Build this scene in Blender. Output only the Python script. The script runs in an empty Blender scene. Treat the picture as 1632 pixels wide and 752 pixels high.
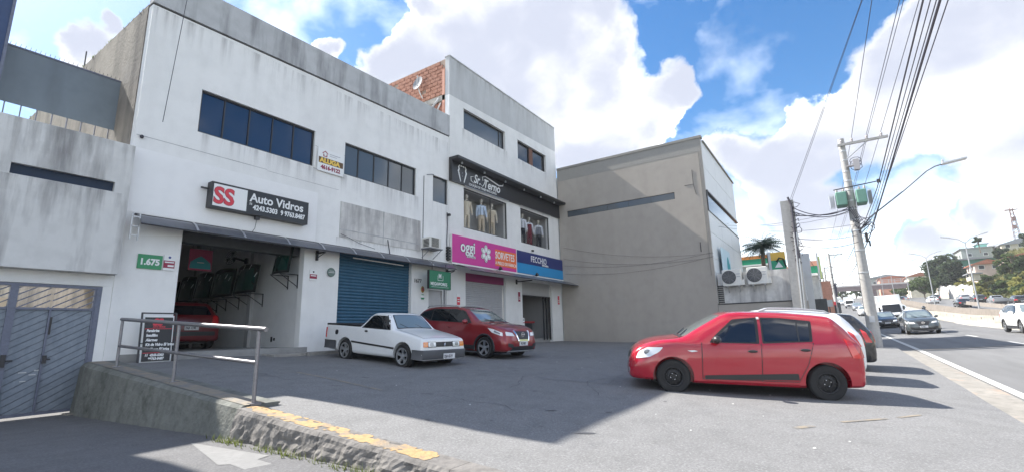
import bpy, bmesh, math, random
from mathutils import Vector, Matrix
from mathutils.bvhtree import BVHTree
random.seed(7)
S = bpy.context.scene
COL = S.collection
# Frame of the place: X runs along the street, Y goes into the shops, Z is up.
# The eye is the origin, so ground heights are negative near the camera.
# ---------------------------------------------------------------- camera
cam_d = bpy.data.cameras.new('camera'); cam = bpy.data.objects.new('camera', cam_d); COL.objects.link(cam)
cam_d.sensor_width = 36.0; cam_d.lens = 36.0*754.644/1632.0
cam_d.clip_start = 0.05; cam_d.clip_end = 9000
_r = Vector((0.5565485, -0.8304455, -0.0247783)); _u = Vector((-0.1518665, -0.1310089, 0.9796802)); _w = Vector((0.8168172, 0.5414765, 0.1990296))
cam.matrix_world = Matrix(((_r.x, _u.x, -_w.x, 0), (_r.y, _u.y, -_w.y, 0), (_r.z, _u.z, -_w.z, 0), (0, 0, 0, 1)))
S.camera = cam
# ---------------------------------------------------------------- sun
SUN_TO = Vector((-0.095, 1.0, 1.007)).normalized()        # towards the sun: behind the shops
sd = bpy.data.lights.new('sun', 'SUN'); sd.energy = 2.4; sd.angle = math.radians(0.55); sd.color = (1.0, 0.95, 0.87)
sun = bpy.data.objects.new('sun', sd); COL.objects.link(sun)
sun.rotation_euler = SUN_TO.to_track_quat('Z', 'Y').to_euler()
sun.location = (0, 0, 60)
S.view_settings.view_transform = 'Standard'; S.view_settings.look = 'None'
S.view_settings.gamma = 1.0; S.view_settings.use_curve_mapping = False
S.view_settings.exposure = 2.34
# ---------------------------------------------------------------- sky with cumulus clouds
def build_world():
    w = bpy.data.worlds.new('World'); S.world = w; w.use_nodes = True
    nt = w.node_tree; N = nt.nodes; L = nt.links; N.clear()
    out = N.new('ShaderNodeOutputWorld'); bg = N.new('ShaderNodeBackground'); bg2 = N.new('ShaderNodeBackground'); mixs = N.new('ShaderNodeMixShader')
    sky = N.new('ShaderNodeTexSky'); sky.sky_type = 'NISHITA'; sky.sun_disc = False
    sky.sun_elevation = math.asin(SUN_TO.z); sky.sun_rotation = math.atan2(SUN_TO.x, SUN_TO.y)
    sky.air_density = 1.0; sky.dust_density = 0.6; sky.ozone_density = 2.2
    hs = N.new('ShaderNodeHueSaturation'); hs.inputs['Saturation'].default_value = 1.36
    L.new(sky.outputs[0], hs.inputs['Color']); L.new(hs.outputs[0], bg.inputs[0]); bg.inputs[1].default_value = 0.043
    tc = N.new('ShaderNodeTexCoord'); nrm = N.new('ShaderNodeVectorMath'); nrm.operation = 'NORMALIZE'; L.new(tc.outputs['Generated'], nrm.inputs[0])
    D = nrm.outputs[0]
    def math_(op, a, b=None, c=None, clamp=False):
        m = N.new('ShaderNodeMath'); m.operation = op; m.use_clamp = clamp
        for i, v in enumerate((a, b, c)):
            if v is None: continue
            if isinstance(v, (int, float)): m.inputs[i].default_value = v
            else: L.new(v, m.inputs[i])
        return m.outputs[0]
    def noise(scale, detail, rough, dist=0.0, off=(0, 0, 0)):
        mp = N.new('ShaderNodeMapping'); mp.inputs['Location'].default_value = off; mp.inputs['Scale'].default_value = (1, 1, 1.35); L.new(D, mp.inputs[0])
        t = N.new('ShaderNodeTexNoise'); t.inputs['Scale'].default_value = scale; t.inputs['Detail'].default_value = detail
        t.inputs['Roughness'].default_value = rough; t.inputs['Distortion'].default_value = dist; L.new(mp.outputs[0], t.inputs[0]); return t.outputs[0]
    puffs = [(0.633, 0.581, 0.512, 0.123), (0.689, 0.469, 0.553, 0.133), (0.748, 0.362, 0.557, 0.112), (0.807, 0.326, 0.492, 0.09), (0.787, 0.447, 0.426, 0.159), (0.865, 0.29, 0.41, 0.097), (0.866, 0.212, 0.454, 0.064), (0.874, 0.185, 0.449, 0.043), (0.856, 0.371, 0.361, 0.089), (0.577, 0.62, 0.532, 0.059), (0.548, 0.665, 0.507, 0.047), (0.642, 0.479, 0.598, 0.081), (0.569, 0.555, 0.607, 0.039), (0.475, 0.71, 0.519, 0.022), (0.194, 0.884, 0.425, 0.04), (0.206, 0.859, 0.469, 0.022), (0.172, 0.9, 0.401, 0.035),
             (0.917, -0.148, 0.37, 0.1), (0.896, -0.225, 0.383, 0.111), (0.935, -0.245, 0.256, 0.108), (0.943, -0.102, 0.318, 0.076), (0.953, -0.022, 0.302, 0.074), (0.954, 0.051, 0.296, 0.065), (0.94, 0.109, 0.324, 0.05), (0.979, -0.044, 0.197, 0.050), (0.977, 0.039, 0.21, 0.075), (0.871, -0.264, 0.413, 0.12), (0.968, -0.201, 0.148, 0.045), (0.984, -0.139, 0.11, 0.040), (0.874, -0.171, 0.455, 0.048)]
    wn = N.new('ShaderNodeTexNoise'); wn.inputs['Scale'].default_value = 5.5; wn.inputs['Detail'].default_value = 6; wn.inputs['Roughness'].default_value = 0.6; L.new(D, wn.inputs[0])
    ws = N.new('ShaderNodeVectorMath'); ws.operation = 'SUBTRACT'; L.new(wn.outputs['Color'], ws.inputs[0]); ws.inputs[1].default_value = (0.5, 0.5, 0.5)
    wa = N.new('ShaderNodeVectorMath'); wa.operation = 'MULTIPLY_ADD'; L.new(ws.outputs[0], wa.inputs[0]); wa.inputs[1].default_value = (0.17, 0.17, 0.17); L.new(D, wa.inputs[2])
    wnm = N.new('ShaderNodeVectorMath'); wnm.operation = 'NORMALIZE'; L.new(wa.outputs[0], wnm.inputs[0]); DW = wnm.outputs[0]
    clear = None
    for (x, y, z, r) in puffs:      # smooth union of the puffs: clear sky = product of (1 - puff)
        r *= 1.10
        dt = N.new('ShaderNodeVectorMath'); dt.operation = 'DOT_PRODUCT'; L.new(DW, dt.inputs[0]); dt.inputs[1].default_value = Vector((x, y, z)).normalized()
        k = 2.0/(r*r)
        v = math_('MULTIPLY_ADD', dt.outputs['Value'], -k, k, clamp=True)
        clear = v if clear is None else math_('MULTIPLY', clear, v)
    acc = math_('SUBTRACT', 1.0, clear)
    big = noise(2.6, 4, 0.55, 0.3, (3.1, 0.4, 1.7)); mid = noise(6.0, 4, 0.55, 0.25, (0.7, 1.1, 2.3)); fine = noise(13.0, 9, 0.62, 0.3); low = noise(5.0, 5, 0.55, 0.2, (0.3, 2.2, 0.9)); soft = noise(3.4, 3, 0.5, 0.2, (1.9, 0.2, 0.6))
    # broken cloud away from the view, its cover raised to brighten the shade
    away = math_('SUBTRACT', 0.62, math_('MULTIPLY', N_dot(N, L, D, (0.75, 0.45, 0.30)), 0.75), clamp=True)
    rest = math_('MULTIPLY', math_('MULTIPLY_ADD', big, 4.0, -1.55, clamp=True), math_('MULTIPLY', away, 1.7, clamp=True))
    dens = math_('MAXIMUM', acc, rest)
    d2 = math_('ADD', math_('ADD', dens, math_('MULTIPLY_ADD', mid, 0.7, -0.36)), math_('MULTIPLY_ADD', fine, 1.1, -0.58))
    mr = N.new('ShaderNodeMapRange'); mr.interpolation_type = 'SMOOTHSTEP'; mr.inputs[1].default_value = 0.20; mr.inputs[2].default_value = 0.66; L.new(d2, mr.inputs[0])
    # thin pale veil near the horizon
    sep = N.new('ShaderNodeSeparateXYZ'); L.new(D, sep.inputs[0])
    hz = N.new('ShaderNodeMapRange'); hz.inputs[1].default_value = 0.30; hz.inputs[2].default_value = 0.0; hz.inputs[3].default_value = 0.0; hz.inputs[4].default_value = 0.75; L.new(sep.outputs['Z'], hz.inputs[0])
    st = math_('MULTIPLY', hz.outputs[0], math_('MULTIPLY_ADD', low, 2.6, -0.55, clamp=True))
    wisp = math_('MULTIPLY', math_('MULTIPLY_ADD', low, 3.0, -1.55, clamp=True), 0.35)
    cover = math_('MAXIMUM', math_('MAXIMUM', mr.outputs[0], st), wisp)
    shade = N.new('ShaderNodeMapRange'); shade.interpolation_type = 'SMOOTHSTEP'; shade.inputs[1].default_value = 0.12; shade.inputs[2].default_value = 1.0
    L.new(math_('ADD', math_('ADD', dens, math_('MULTIPLY_ADD', soft, 2.6, -1.38)), math_('MULTIPLY_ADD', fine, 0.7, -0.36)), shade.inputs[0])
    mc = N.new('ShaderNodeValToRGB'); L.new(shade.outputs[0], mc.inputs[0]); e = mc.color_ramp.elements
    e[0].position = 0.0; e[0].color = (0.92, 0.92, 0.90, 1); e[1].position = 1.0; e[1].color = (0.142, 0.152, 0.182, 1)
    k = mc.color_ramp.elements.new(0.30); k.color = (0.27, 0.272, 0.275, 1); k = mc.color_ramp.elements.new(0.12); k.color = (0.55, 0.55, 0.54, 1)
    L.new(mc.outputs[0], bg2.inputs[0]); bg2.inputs[1].default_value = 1.0
    L.new(cover, mixs.inputs[0]); L.new(bg.outputs[0], mixs.inputs[1]); L.new(bg2.outputs[0], mixs.inputs[2]); L.new(mixs.outputs[0], out.inputs[0])
def N_dot(N, L, D, v):
    dt = N.new('ShaderNodeVectorMath'); dt.operation = 'DOT_PRODUCT'; L.new(D, dt.inputs[0]); dt.inputs[1].default_value = Vector(v).normalized(); return dt.outputs['Value']
build_world()

# ---------------------------------------------------------------- materials
MATS = {}
def mat(name, col, rough=0.6, metal=0.0, var=0.0, vscale=4.0, bump=0.0, bscale=40.0, coat=0.0, spec=None, streak=None, stain=None, alpha=None, trans=0.0, emit=None, stretch=None, micro=0.0):
    """Procedural principled material. var: light and dark mottling; streak=(colour, amount, scale, zstretch) runs down walls; stain=(colour, threshold, scale)"""
    if name in MATS: return MATS[name]
    m = bpy.data.materials.new(name); m.use_nodes = True; MATS[name] = m
    nt = m.node_tree; N = nt.nodes; L = nt.links; b = N['Principled BSDF']
    b.inputs['Base Color'].default_value = (*col, 1); b.inputs['Roughness'].default_value = rough; b.inputs['Metallic'].default_value = metal
    if coat: b.inputs['Coat Weight'].default_value = coat; b.inputs['Coat Roughness'].default_value = 0.04
    if spec is not None: b.inputs['Specular IOR Level'].default_value = spec
    if trans: b.inputs['Transmission Weight'].default_value = trans; b.inputs['IOR'].default_value = 1.1
    if alpha is not None: b.inputs['Alpha'].default_value = alpha
    if emit: b.inputs['Emission Color'].default_value = (*emit[:3], 1); b.inputs['Emission Strength'].default_value = emit[3]
    tc = N.new('ShaderNodeTexCoord'); co = tc.outputs['Object']
    if stretch:
        mp = N.new('ShaderNodeMapping'); mp.inputs['Scale'].default_value = stretch; L.new(co, mp.inputs[0]); cs = mp.outputs[0]
    else: cs = co
    cur = None
    def setcur(o):
        nonlocal cur; cur = o
    def mixin(fac, colr):
        mx = N.new('ShaderNodeMix'); mx.data_type = 'RGBA'
        if isinstance(fac, float): mx.inputs[0].default_value = fac
        else: L.new(fac, mx.inputs[0])
        if cur is None: mx.inputs[6].default_value = (*col, 1)
        else: L.new(cur, mx.inputs[6])
        mx.inputs[7].default_value = (*colr, 1); setcur(mx.outputs[2])
    def rng(o, a, c, lo=0.0, hi=1.0):
        r = N.new('ShaderNodeMapRange'); r.inputs[1].default_value = a; r.inputs[2].default_value = c; r.inputs[3].default_value = lo; r.inputs[4].default_value = hi; L.new(o, r.inputs[0]); return r.outputs[0]
    if var:
        t = N.new('ShaderNodeTexNoise'); t.inputs['Scale'].default_value = vscale; t.inputs['Detail'].default_value = 8; t.inputs['Roughness'].default_value = 0.65; L.new(cs, t.inputs[0])
        mixin(rng(t.outputs[0], 0.42, 0.75, 0, 1), tuple(min(1, c*(1+var)) for c in col))
        t2 = N.new('ShaderNodeTexNoise'); t2.inputs['Scale'].default_value = vscale*3.7; t2.inputs['Detail'].default_value = 6; L.new(cs, t2.inputs[0])
        mixin(rng(t2.outputs[0], 0.45, 0.72, 0, 0.9), tuple(c*(1-var) for c in col))
    if stain:
        t = N.new('ShaderNodeTexNoise'); t.inputs['Scale'].default_value = stain[2]; t.inputs['Detail'].default_value = 7; t.inputs['Roughness'].default_value = 0.7; L.new(co, t.inputs[0])
        mixin(rng(t.outputs[0], stain[1], stain[1]+0.14, 0, 0.85), stain[0])
    if micro:
        t = N.new('ShaderNodeTexNoise'); t.inputs['Scale'].default_value = 38; t.inputs['Detail'].default_value = 3; t.inputs['Roughness'].default_value = 0.8; L.new(co, t.inputs[0])
        mixin(rng(t.outputs[0], 0.50, 0.66, 0, micro), tuple(c*0.35 for c in col)); mixin(rng(t.outputs[0], 0.46, 0.34, 0, micro), tuple(min(1, c*2.2) for c in col))
    if streak:
        mp = N.new('ShaderNodeMapping'); mp.inputs['Scale'].default_value = (streak[2], streak[2], streak[2]*streak[3]); L.new(co, mp.inputs[0])
        t = N.new('ShaderNodeTexNoise'); t.inputs['Scale'].default_value = 1.0; t.inputs['Detail'].default_value = 7; t.inputs['Roughness'].default_value = 0.6; L.new(mp.outputs[0], t.inputs[0])
        mixin(rng(t.outputs[0], 0.46, 0.72, 0, streak[1]), streak[0])
    if cur is not None: L.new(cur, b.inputs['Base Color'])
    if bump:
        t = N.new('ShaderNodeTexNoise'); t.inputs['Scale'].default_value = bscale; t.inputs['Detail'].default_value = 6; L.new(co, t.inputs[0])
        bp = N.new('ShaderNodeBump'); bp.inputs['Strength'].default_value = bump; bp.inputs['Distance'].default_value = 0.02; L.new(t.outputs[0], bp.inputs['Height']); L.new(bp.outputs[0], b.inputs['Normal'])
    return m

# ---------------------------------------------------------------- mesh helpers
class MB:
    def __init__(s): s.v = []; s.f = []; s.sm = []
    def add(s, vs, fs, smooth=False):
        o = len(s.v); s.v += [tuple(p) for p in vs]; s.f += [tuple(i+o for i in f) for f in fs]; s.sm += [smooth]*len(fs)
    def box(s, x0, x1, y0, y1, z0, z1, M=None):
        vs = [Vector((x, y, z)) for z in (z0, z1) for y in (y0, y1) for x in (x0, x1)]
        if M is not None: vs = [M @ p for p in vs]
        s.add(vs, [(0, 2, 3, 1), (4, 5, 7, 6), (0, 1, 5, 4), (2, 6, 7, 3), (0, 4, 6, 2), (1, 3, 7, 5)]); return s
    def prism(s, poly, y0, y1, M=None, axis='y'):
        """poly: (a,b) outline; extruded along the axis from y0 to y1"""
        n = len(poly)
        mk = {'y': lambda a, b, t: (a, t, b), 'x': lambda a, b, t: (t, a, b), 'z': lambda a, b, t: (a, b, t)}[axis]
        vs = [Vector(mk(a, b, y0)) for a, b in poly]+[Vector(mk(a, b, y1)) for a, b in poly]
        if M is not None: vs = [M @ p for p in vs]
        fs = [tuple(range(n)), tuple(range(2*n-1, n-1, -1))]+[(i, i+n, (i+1) % n+n, (i+1) % n) for i in range(n)]
        s.add(vs, fs); return s
    def tube(s, path, r, n=8, caps=True, smooth=True):
        path = [Vector(p) for p in path]; rs = r if isinstance(r, (list, tuple)) else [r]*len(path)
        rings = []; up = Vector((0.13, 0.21, 0.97)).normalized(); prev = None
        for i, p in enumerate(path):
            t = (path[min(i+1, len(path)-1)]-path[max(i-1, 0)])
            t = t.normalized() if t.length > 1e-9 else Vector((0, 0, 1))
            a = (prev if prev is not None else (up if abs(t.dot(up)) < .95 else Vector((1, 0, 0))))
            a = (a-t*a.dot(t)).normalized(); b = t.cross(a); prev = a
            rings.append([p+(a*math.cos(2*math.pi*k/n)+b*math.sin(2*math.pi*k/n))*rs[i] for k in range(n)])
        vs = [p for q in rings for p in q]; fs = []
        for i in range(len(path)-1):
            for k in range(n): fs.append((i*n+k, i*n+(k+1) % n, (i+1)*n+(k+1) % n, (i+1)*n+k))
        s.add(vs, fs, smooth)
        if caps: s.add(rings[0], [tuple(range(n-1, -1, -1))]); s.add(rings[-1], [tuple(range(n))])
        return s
    def lathe(s, prof, n=24, M=None, smooth=True, close=False, caps=True):
        """prof: (r, h) pairs turned round local Z"""
        vs = []
        for r, h in prof:
            for k in range(n):
                a = 2*math.pi*k/n; vs.append(Vector((r*math.cos(a), r*math.sin(a), h)))
        if M is not None: vs = [M @ p for p in vs]
        fs = []
        m = len(prof)
        for i in range(m if close else m-1):
            j = (i+1) % m
            for k in range(n): fs.append((i*n+k, i*n+(k+1) % n, j*n+(k+1) % n, j*n+k))
        s.add(vs, fs, smooth)
        if not close and caps:
            if prof[0][0] > 1e-4: s.add(vs[:n], [tuple(range(n-1, -1, -1))])
            if prof[-1][0] > 1e-4: s.add(vs[-n:], [tuple(range(n))])
        return s
    def ball(s, c, r, n=12, m=8, M=None):
        rx, ry, rz = r if isinstance(r, (tuple, list)) else (r, r, r)
        T = Matrix.Translation(Vector(c)) @ Matrix.Diagonal((rx, ry, rz, 1)); T = M @ T if M is not None else T
        return s.lathe([(max(1e-5, math.sin(math.pi*i/m)), -math.cos(math.pi*i/m)) for i in range(m+1)], n, T)
    def quad(s, a, b, c, d): s.add([a, b, c, d], [(0, 1, 2, 3)]); return s
    def sheet(s, f, us, vs):
        n = len(vs); s.add([f(u, v) for u in us for v in vs], [(i*n+j, (i+1)*n+j, (i+1)*n+j+1, i*n+j+1) for i in range(len(us)-1) for j in range(n-1)], True); return s
    def mesh(s, name, m=None, sharp=None):
        me = bpy.data.meshes.new(name); me.from_pydata([tuple(p) for p in s.v], [], s.f); me.polygons.foreach_set('use_smooth', s.sm); me.update()
        if sharp: me.set_sharp_from_angle(angle=math.radians(sharp))
        if m: me.materials.append(MATS[m] if isinstance(m, str) else m)
        return me
    def build(s, name, m, parent=None, sharp=40, bevel=0.0):
        me = s.mesh(name, m)
        if bevel:
            bm = bmesh.new(); bm.from_mesh(me); bmesh.ops.remove_doubles(bm, verts=bm.verts, dist=1e-5); bmesh.ops.recalc_face_normals(bm, faces=bm.faces)
            es = [e for e in bm.edges if len(e.link_faces) == 2 and e.calc_face_angle(0) > 0.6]
            bmesh.ops.bevel(bm, geom=es, offset=bevel, segments=1, affect='EDGES'); bm.to_mesh(me); bm.free()
        elif any(s.sm): me.set_sharp_from_angle(angle=math.radians(sharp))
        o = bpy.data.objects.new(name, me); COL.objects.link(o)
        if parent: attach(o, parent)
        return o
def attach(o, parent):
    o.parent = parent
    if parent.parent is None and parent.type == 'EMPTY' and not parent.get('_local'): o.matrix_parent_inverse = Matrix.Translation(-parent.location)
def tag(o, label=None, cat=None, group=None, kind=None):
    if label: o['label'] = label
    if cat: o['category'] = cat
    if group: o['group'] = group
    if kind: o['kind'] = kind
    return o
def thing(name, label, cat, loc=(0, 0, 0), group=None, local=False, rot=None):
    o = bpy.data.objects.new(name, None); COL.objects.link(o); o.location = loc; o.empty_display_size = 0.2
    if local: o['_local'] = 1
    if rot: o.rotation_euler = rot
    return tag(o, label, cat, group)
def one(mb, name, m, label, cat, group=None, **k): return tag(mb.build(name, m, None, **k), label, cat, group)
def inst(src, parent, loc, rot=(0, 0, 0), scale=(1, 1, 1)):
    o = src.copy(); COL.objects.link(o); o.parent = None; o.matrix_parent_inverse = Matrix(); attach(o, parent); o.location = loc; o.rotation_euler = rot; o.scale = scale; return o
def copy_tree(o, parent=None, keep=('label', 'category', 'group')):
    c = o.copy(); COL.objects.link(c)
    if parent is not None: c.parent = parent
    for ch in o.children: copy_tree(ch, c)
    return c
def text(s, size, loc, m, parent, bold=0.0, shear=0.0, align='LEFT', sx=1.0, rot=(math.pi/2, 0, 0), ext=0.003, name='lettering', spacing=1.0):
    cu = bpy.data.curves.new(name, 'FONT'); cu.body = s; cu.size = size; cu.align_x = align; cu.offset = bold; cu.shear = shear; cu.extrude = ext; cu.resolution_u = 3; cu.space_character = spacing
    t = bpy.data.objects.new('tmp', cu); COL.objects.link(t)
    bpy.context.view_layer.update(); dg = bpy.context.evaluated_depsgraph_get(); me = bpy.data.meshes.new_from_object(t.evaluated_get(dg)); bpy.data.objects.remove(t)
    me.transform(Matrix.Translation(loc) @ Matrix.LocRotScale(None, None, None) @ (Vector_euler(rot)) @ Matrix.Diagonal((sx, 1, 1, 1)))
    me.materials.clear(); me.materials.append(MATS[m]); me.name = name
    o = bpy.data.objects.new(name, me); COL.objects.link(o)
    if parent: attach(o, parent)
    return o
def Vector_euler(rot):
    from mathutils import Euler
    return Euler(rot).to_matrix().to_4x4()
def wall_xz(mb, x0, x1, z0, z1, y0, y1, holes=(), zt=None):
    """Wall in the XZ plane from y0 (front) to y1 (back) with rectangular openings (xa, xb, za, zb)."""
    xs = sorted({x0, x1, *[h[0] for h in holes], *[h[1] for h in holes]}); zs = sorted({z0, z1, *[h[2] for h in holes], *[h[3] for h in holes]})
    xs = [x for x in xs if x0-1e-6 <= x <= x1+1e-6]; zs = [z for z in zs if z0-1e-6 <= z <= z1+1e-6]
    def hole(i, j):
        if i < 0 or j < 0 or i >= len(xs)-1 or j >= len(zs)-1: return True
        cx = (xs[i]+xs[i+1])/2; cz = (zs[j]+zs[j+1])/2
        return any(h[0] < cx < h[1] and h[2] < cz < h[3] for h in holes)
    for i in range(len(xs)-1):
        for j in range(len(zs)-1):
            if hole(i, j): continue
            a, b, c, d = xs[i], xs[i+1], zs[j], zs[j+1]
            mb.quad((a, y0, c), (b, y0, c), (b, y0, d), (a, y0, d)); mb.quad((a, y1, d), (b, y1, d), (b, y1, c), (a, y1, c))
            if hole(i-1, j): mb.quad((a, y0, d), (a, y1, d), (a, y1, c), (a, y0, c))
            if hole(i+1, j): mb.quad((b, y0, c), (b, y1, c), (b, y1, d), (b, y0, d))
            if hole(i, j-1): mb.quad((a, y0, c), (a, y1, c), (b, y1, c), (b, y0, c))
            if hole(i, j+1): mb.quad((a, y0, d), (b, y0, d), (b, y1, d), (a, y1, d))
    return mb
def interp(x, xs, ys):
    if x <= xs[0]: return ys[0]
    for i in range(len(xs)-1):
        if x <= xs[i+1]: return ys[i]+(ys[i+1]-ys[i])*(x-xs[i])/(xs[i+1]-xs[i])
    return ys[-1]
def frange(a, b, n): return [a+(b-a)*i/n for i in range(n+1)]
def sstep(x, a, b):
    t = max(0, min(1, (x-a)/(b-a))); return t*t*(3-2*t)
# ---------------------------------------------------------------- the lie of the land
def lot_z(x, y): return -1.540+0.0221*x+0.0850*y-0.0021*x*y
RX = [-300, -50, 5, 10, 26, 30, 42, 55, 67, 80, 100, 130, 180, 250, 400, 900]; RZ = [-6, -2.6, -1.62, -1.49, -1.14, -1.07, -.87, -.60, -.10, .40, 1.55, 3.45, 6.1, 10.2, 17, 22]
def prof(x): return interp(x, RX, RZ)
def bend(x): return 0.0
def road_z(x, y): return prof(x)+min(0.26, max(0, (-2.6-(y-bend(x)))*0.045))
def lot_s(x, y): return lot_z(x, y)+0.012*math.sin(x*1.7)*math.sin(y*1.3)
def drive_z(y): return interp(y, [-6, 0, 4, 7, 13.4, 16], [-1.75, -1.5, -1.31, -1.28, -1.43, -1.47])
# ---------------------------------------------------------------- material table
mat('asphalt_lot', (0.188, 0.188, 0.188), 0.92, var=0.13, vscale=0.7, bump=0.22, bscale=90, stain=((0.145, 0.146, 0.15), 0.55, 0.35), spec=0.25, micro=0.35)
mat('asphalt_drive', (0.135, 0.135, 0.138), 0.92, var=0.14, vscale=0.8, bump=0.22, bscale=90, stain=((0.13, 0.13, 0.135), 0.58, 0.5), spec=0.25, micro=0.35)
mat('road_asphalt', (0.165, 0.166, 0.168), 0.9, var=0.16, vscale=0.5, bump=0.35, bscale=50, spec=0.25, stretch=(0.12, 1, 1))
mat('gutter_concrete', (0.25, 0.235, 0.21), 0.9, var=0.25, vscale=1.6, bump=0.5, bscale=30, stain=((0.42, 0.27, 0.18), 0.57, 1.2))
mat('terrain', (0.10, 0.115, 0.05), 0.95, var=0.45, vscale=0.25, bump=0.6, bscale=3)
mat('grass_slope', (0.22, 0.205, 0.075), 0.95, var=0.45, vscale=0.22, bump=0.8, bscale=2, stain=((0.06, 0.085, 0.03), 0.55, 0.13))
mat('white_wall', (0.80, 0.80, 0.79), 0.85, var=0.05, vscale=0.7, bump=0.12, bscale=25, streak=((0.50, 0.50, 0.50), 0.26, 1.3, 0.2), spec=0.3)
mat('fresh_white', (0.83, 0.83, 0.83), 0.8, var=0.03, vscale=1.0, bump=0.08, bscale=30, spec=0.3)
mat('grimy_wall', (0.62, 0.61, 0.59), 0.88, var=0.14, vscale=1.2, bump=0.2, bscale=20, streak=((0.24, 0.23, 0.24), 0.85, 2.2, 0.16), spec=0.2)
mat('box_wall', (0.64, 0.64, 0.63), 0.88, var=0.10, vscale=1.0, bump=0.2, bscale=20, streak=((0.13, 0.125, 0.13), 1.0, 1.5, 0.14), spec=0.2)
mat('parapet_grey', (0.47, 0.48, 0.49), 0.88, var=0.12, vscale=0.8, bump=0.2, bscale=20, streak=((0.17, 0.17, 0.18), 0.9, 2.0, 0.14), spec=0.2)
mat('tall_white', (0.76, 0.76, 0.75), 0.85, var=0.05, vscale=0.6, bump=0.12, bscale=25, streak=((0.52, 0.52, 0.51), 0.25, 1.5, 0.2), spec=0.3)
mat('tall_grey', (0.52, 0.53, 0.54), 0.88, var=0.06, vscale=0.5, bump=0.12, bscale=25, streak=((0.33, 0.33, 0.33), 0.4, 1.8, 0.16), spec=0.3)
mat('brown_concrete', (0.24, 0.215, 0.185), 0.92, var=0.22, vscale=0.8, bump=0.5, bscale=14, streak=((0.06, 0.055, 0.05), 1.0, 1.1, 0.10))
mat('rough_concrete', (0.30, 0.29, 0.27), 0.94, var=0.28, vscale=1.5, bump=0.9, bscale=16, stain=((0.10, 0.10, 0.095), 0.58, 1.4))
mat('mossy_concrete', (0.155, 0.16, 0.145), 0.95, var=0.3, vscale=1.5, bump=1.0, bscale=14, stain=((0.045, 0.052, 0.04), 0.56, 1.3), streak=((0.05, 0.055, 0.045), 0.6, 2.0, 0.2))
mat('beige_wall', (0.395, 0.362, 0.325), 0.9, var=0.07, vscale=0.6, bump=0.15, bscale=25, streak=((0.30, 0.27, 0.23), 0.3, 1.1, 0.2), spec=0.25)
mat('beige_cap', (0.27, 0.26, 0.24), 0.85, var=0.08, vscale=1.0)
mat('pale_panel', (0.66, 0.67, 0.67), 0.45, var=0.04, vscale=0.6, spec=0.5)
mat('brick', (0.34, 0.165, 0.115), 0.92, var=0.3, vscale=6, bump=0.5, bscale=30, stain=((0.46, 0.34, 0.27), 0.60, 2.0))
mat('mortar', (0.36, 0.27, 0.22), 0.95, var=0.2, vscale=5, bump=0.5, bscale=30)
mat('dark_metal', (0.045, 0.045, 0.05), 0.45, metal=0.3, var=0.15, vscale=9)
mat('black_plastic', (0.018, 0.018, 0.02), 0.5, var=0.1, vscale=10)
mat('trim_black', (0.028, 0.028, 0.03), 0.38)
mat('grey_bumper', (0.085, 0.088, 0.095), 0.6, var=0.08, vscale=8)
mat('blue_shutter', (0.032, 0.105, 0.175), 0.5, metal=0.2, var=0.10, vscale=3, streak=((0.02, 0.07, 0.12), 0.5, 3.0, 0.2))
mat('grey_shutter', (0.46, 0.46, 0.475), 0.5, metal=0.25, var=0.08, vscale=3)
mat('gate_slate', (0.225, 0.26, 0.305), 0.55, metal=0.25, var=0.16, vscale=3, streak=((0.13, 0.16, 0.20), 0.6, 4.0, 0.2))
mat('gate_frame', (0.15, 0.165, 0.22), 0.5, metal=0.3, var=0.15, vscale=5)
mat('sheet_metal', (0.185, 0.225, 0.26), 0.6, metal=0.2, var=0.08, vscale=1.0, streak=((0.13, 0.155, 0.18), 0.6, 1.6, 0.15))
mat('navy_clad', (0.035, 0.065, 0.15), 0.55, metal=0.1, var=0.12, vscale=1.0)
mat('pipe_metal', (0.24, 0.235, 0.25), 0.42, metal=0.75, var=0.2, vscale=14, stain=((0.17, 0.11, 0.08), 0.62, 9))
mat('galvanised', (0.55, 0.56, 0.57), 0.4, metal=0.6, var=0.12, vscale=8)
mat('steel_white', (0.78, 0.78, 0.76), 0.45, var=0.05, vscale=6)
mat('awning_smoke', (0.105, 0.11, 0.125), 0.32, var=0.18, vscale=2.5, spec=0.55)
mat('glass_blue', (0.012, 0.030, 0.075), 0.06, var=0.0, spec=0.75)
mat('glass_grey', (0.085, 0.10, 0.115), 0.07, spec=0.75)
mat('glass_dark', (0.012, 0.014, 0.017), 0.05, spec=0.7)
mat('glass_shop', (0.9, 0.95, 0.95), 0.03, trans=1.0, spec=0.35, alpha=0.22)
mat('car_glass', (0.010, 0.012, 0.014), 0.03, spec=0.6)
mat('tint_glass', (0.008, 0.009, 0.014), 0.04, spec=0.9)
mat('screen_glass', (0.17, 0.205, 0.205), 0.03, spec=0.9, coat=1.0)
mat('windscreen_green', (0.012, 0.055, 0.045), 0.05, spec=0.8, coat=0.6)
mat('red_paint', (0.40, 0.010, 0.026), 0.20, var=0.03, vscale=2, coat=1.0)
mat('wine_paint', (0.26, 0.013, 0.018), 0.3, metal=0.25, coat=1.0)
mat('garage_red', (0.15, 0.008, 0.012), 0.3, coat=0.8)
mat('white_paint', (0.78, 0.79, 0.79), 0.34, var=0.02, vscale=2, coat=0.9)
mat('black_paint', (0.015, 0.016, 0.018), 0.25, coat=1.0)
mat('slate_paint', (0.085, 0.10, 0.105), 0.3, metal=0.4, coat=1.0)
mat('silver_paint', (0.45, 0.46, 0.47), 0.3, metal=0.6, coat=0.8)
mat('tyre', (0.022, 0.022, 0.023), 0.85, var=0.2, vscale=20)
mat('black_steel', (0.03, 0.03, 0.032), 0.5, metal=0.4)
mat('alloy', (0.62, 0.63, 0.64), 0.28, metal=0.85)
mat('chrome', (0.8, 0.8, 0.82), 0.12, metal=1.0)
mat('lamp_clear', (0.75, 0.77, 0.78), 0.08, spec=0.9, coat=1.0)
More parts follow.
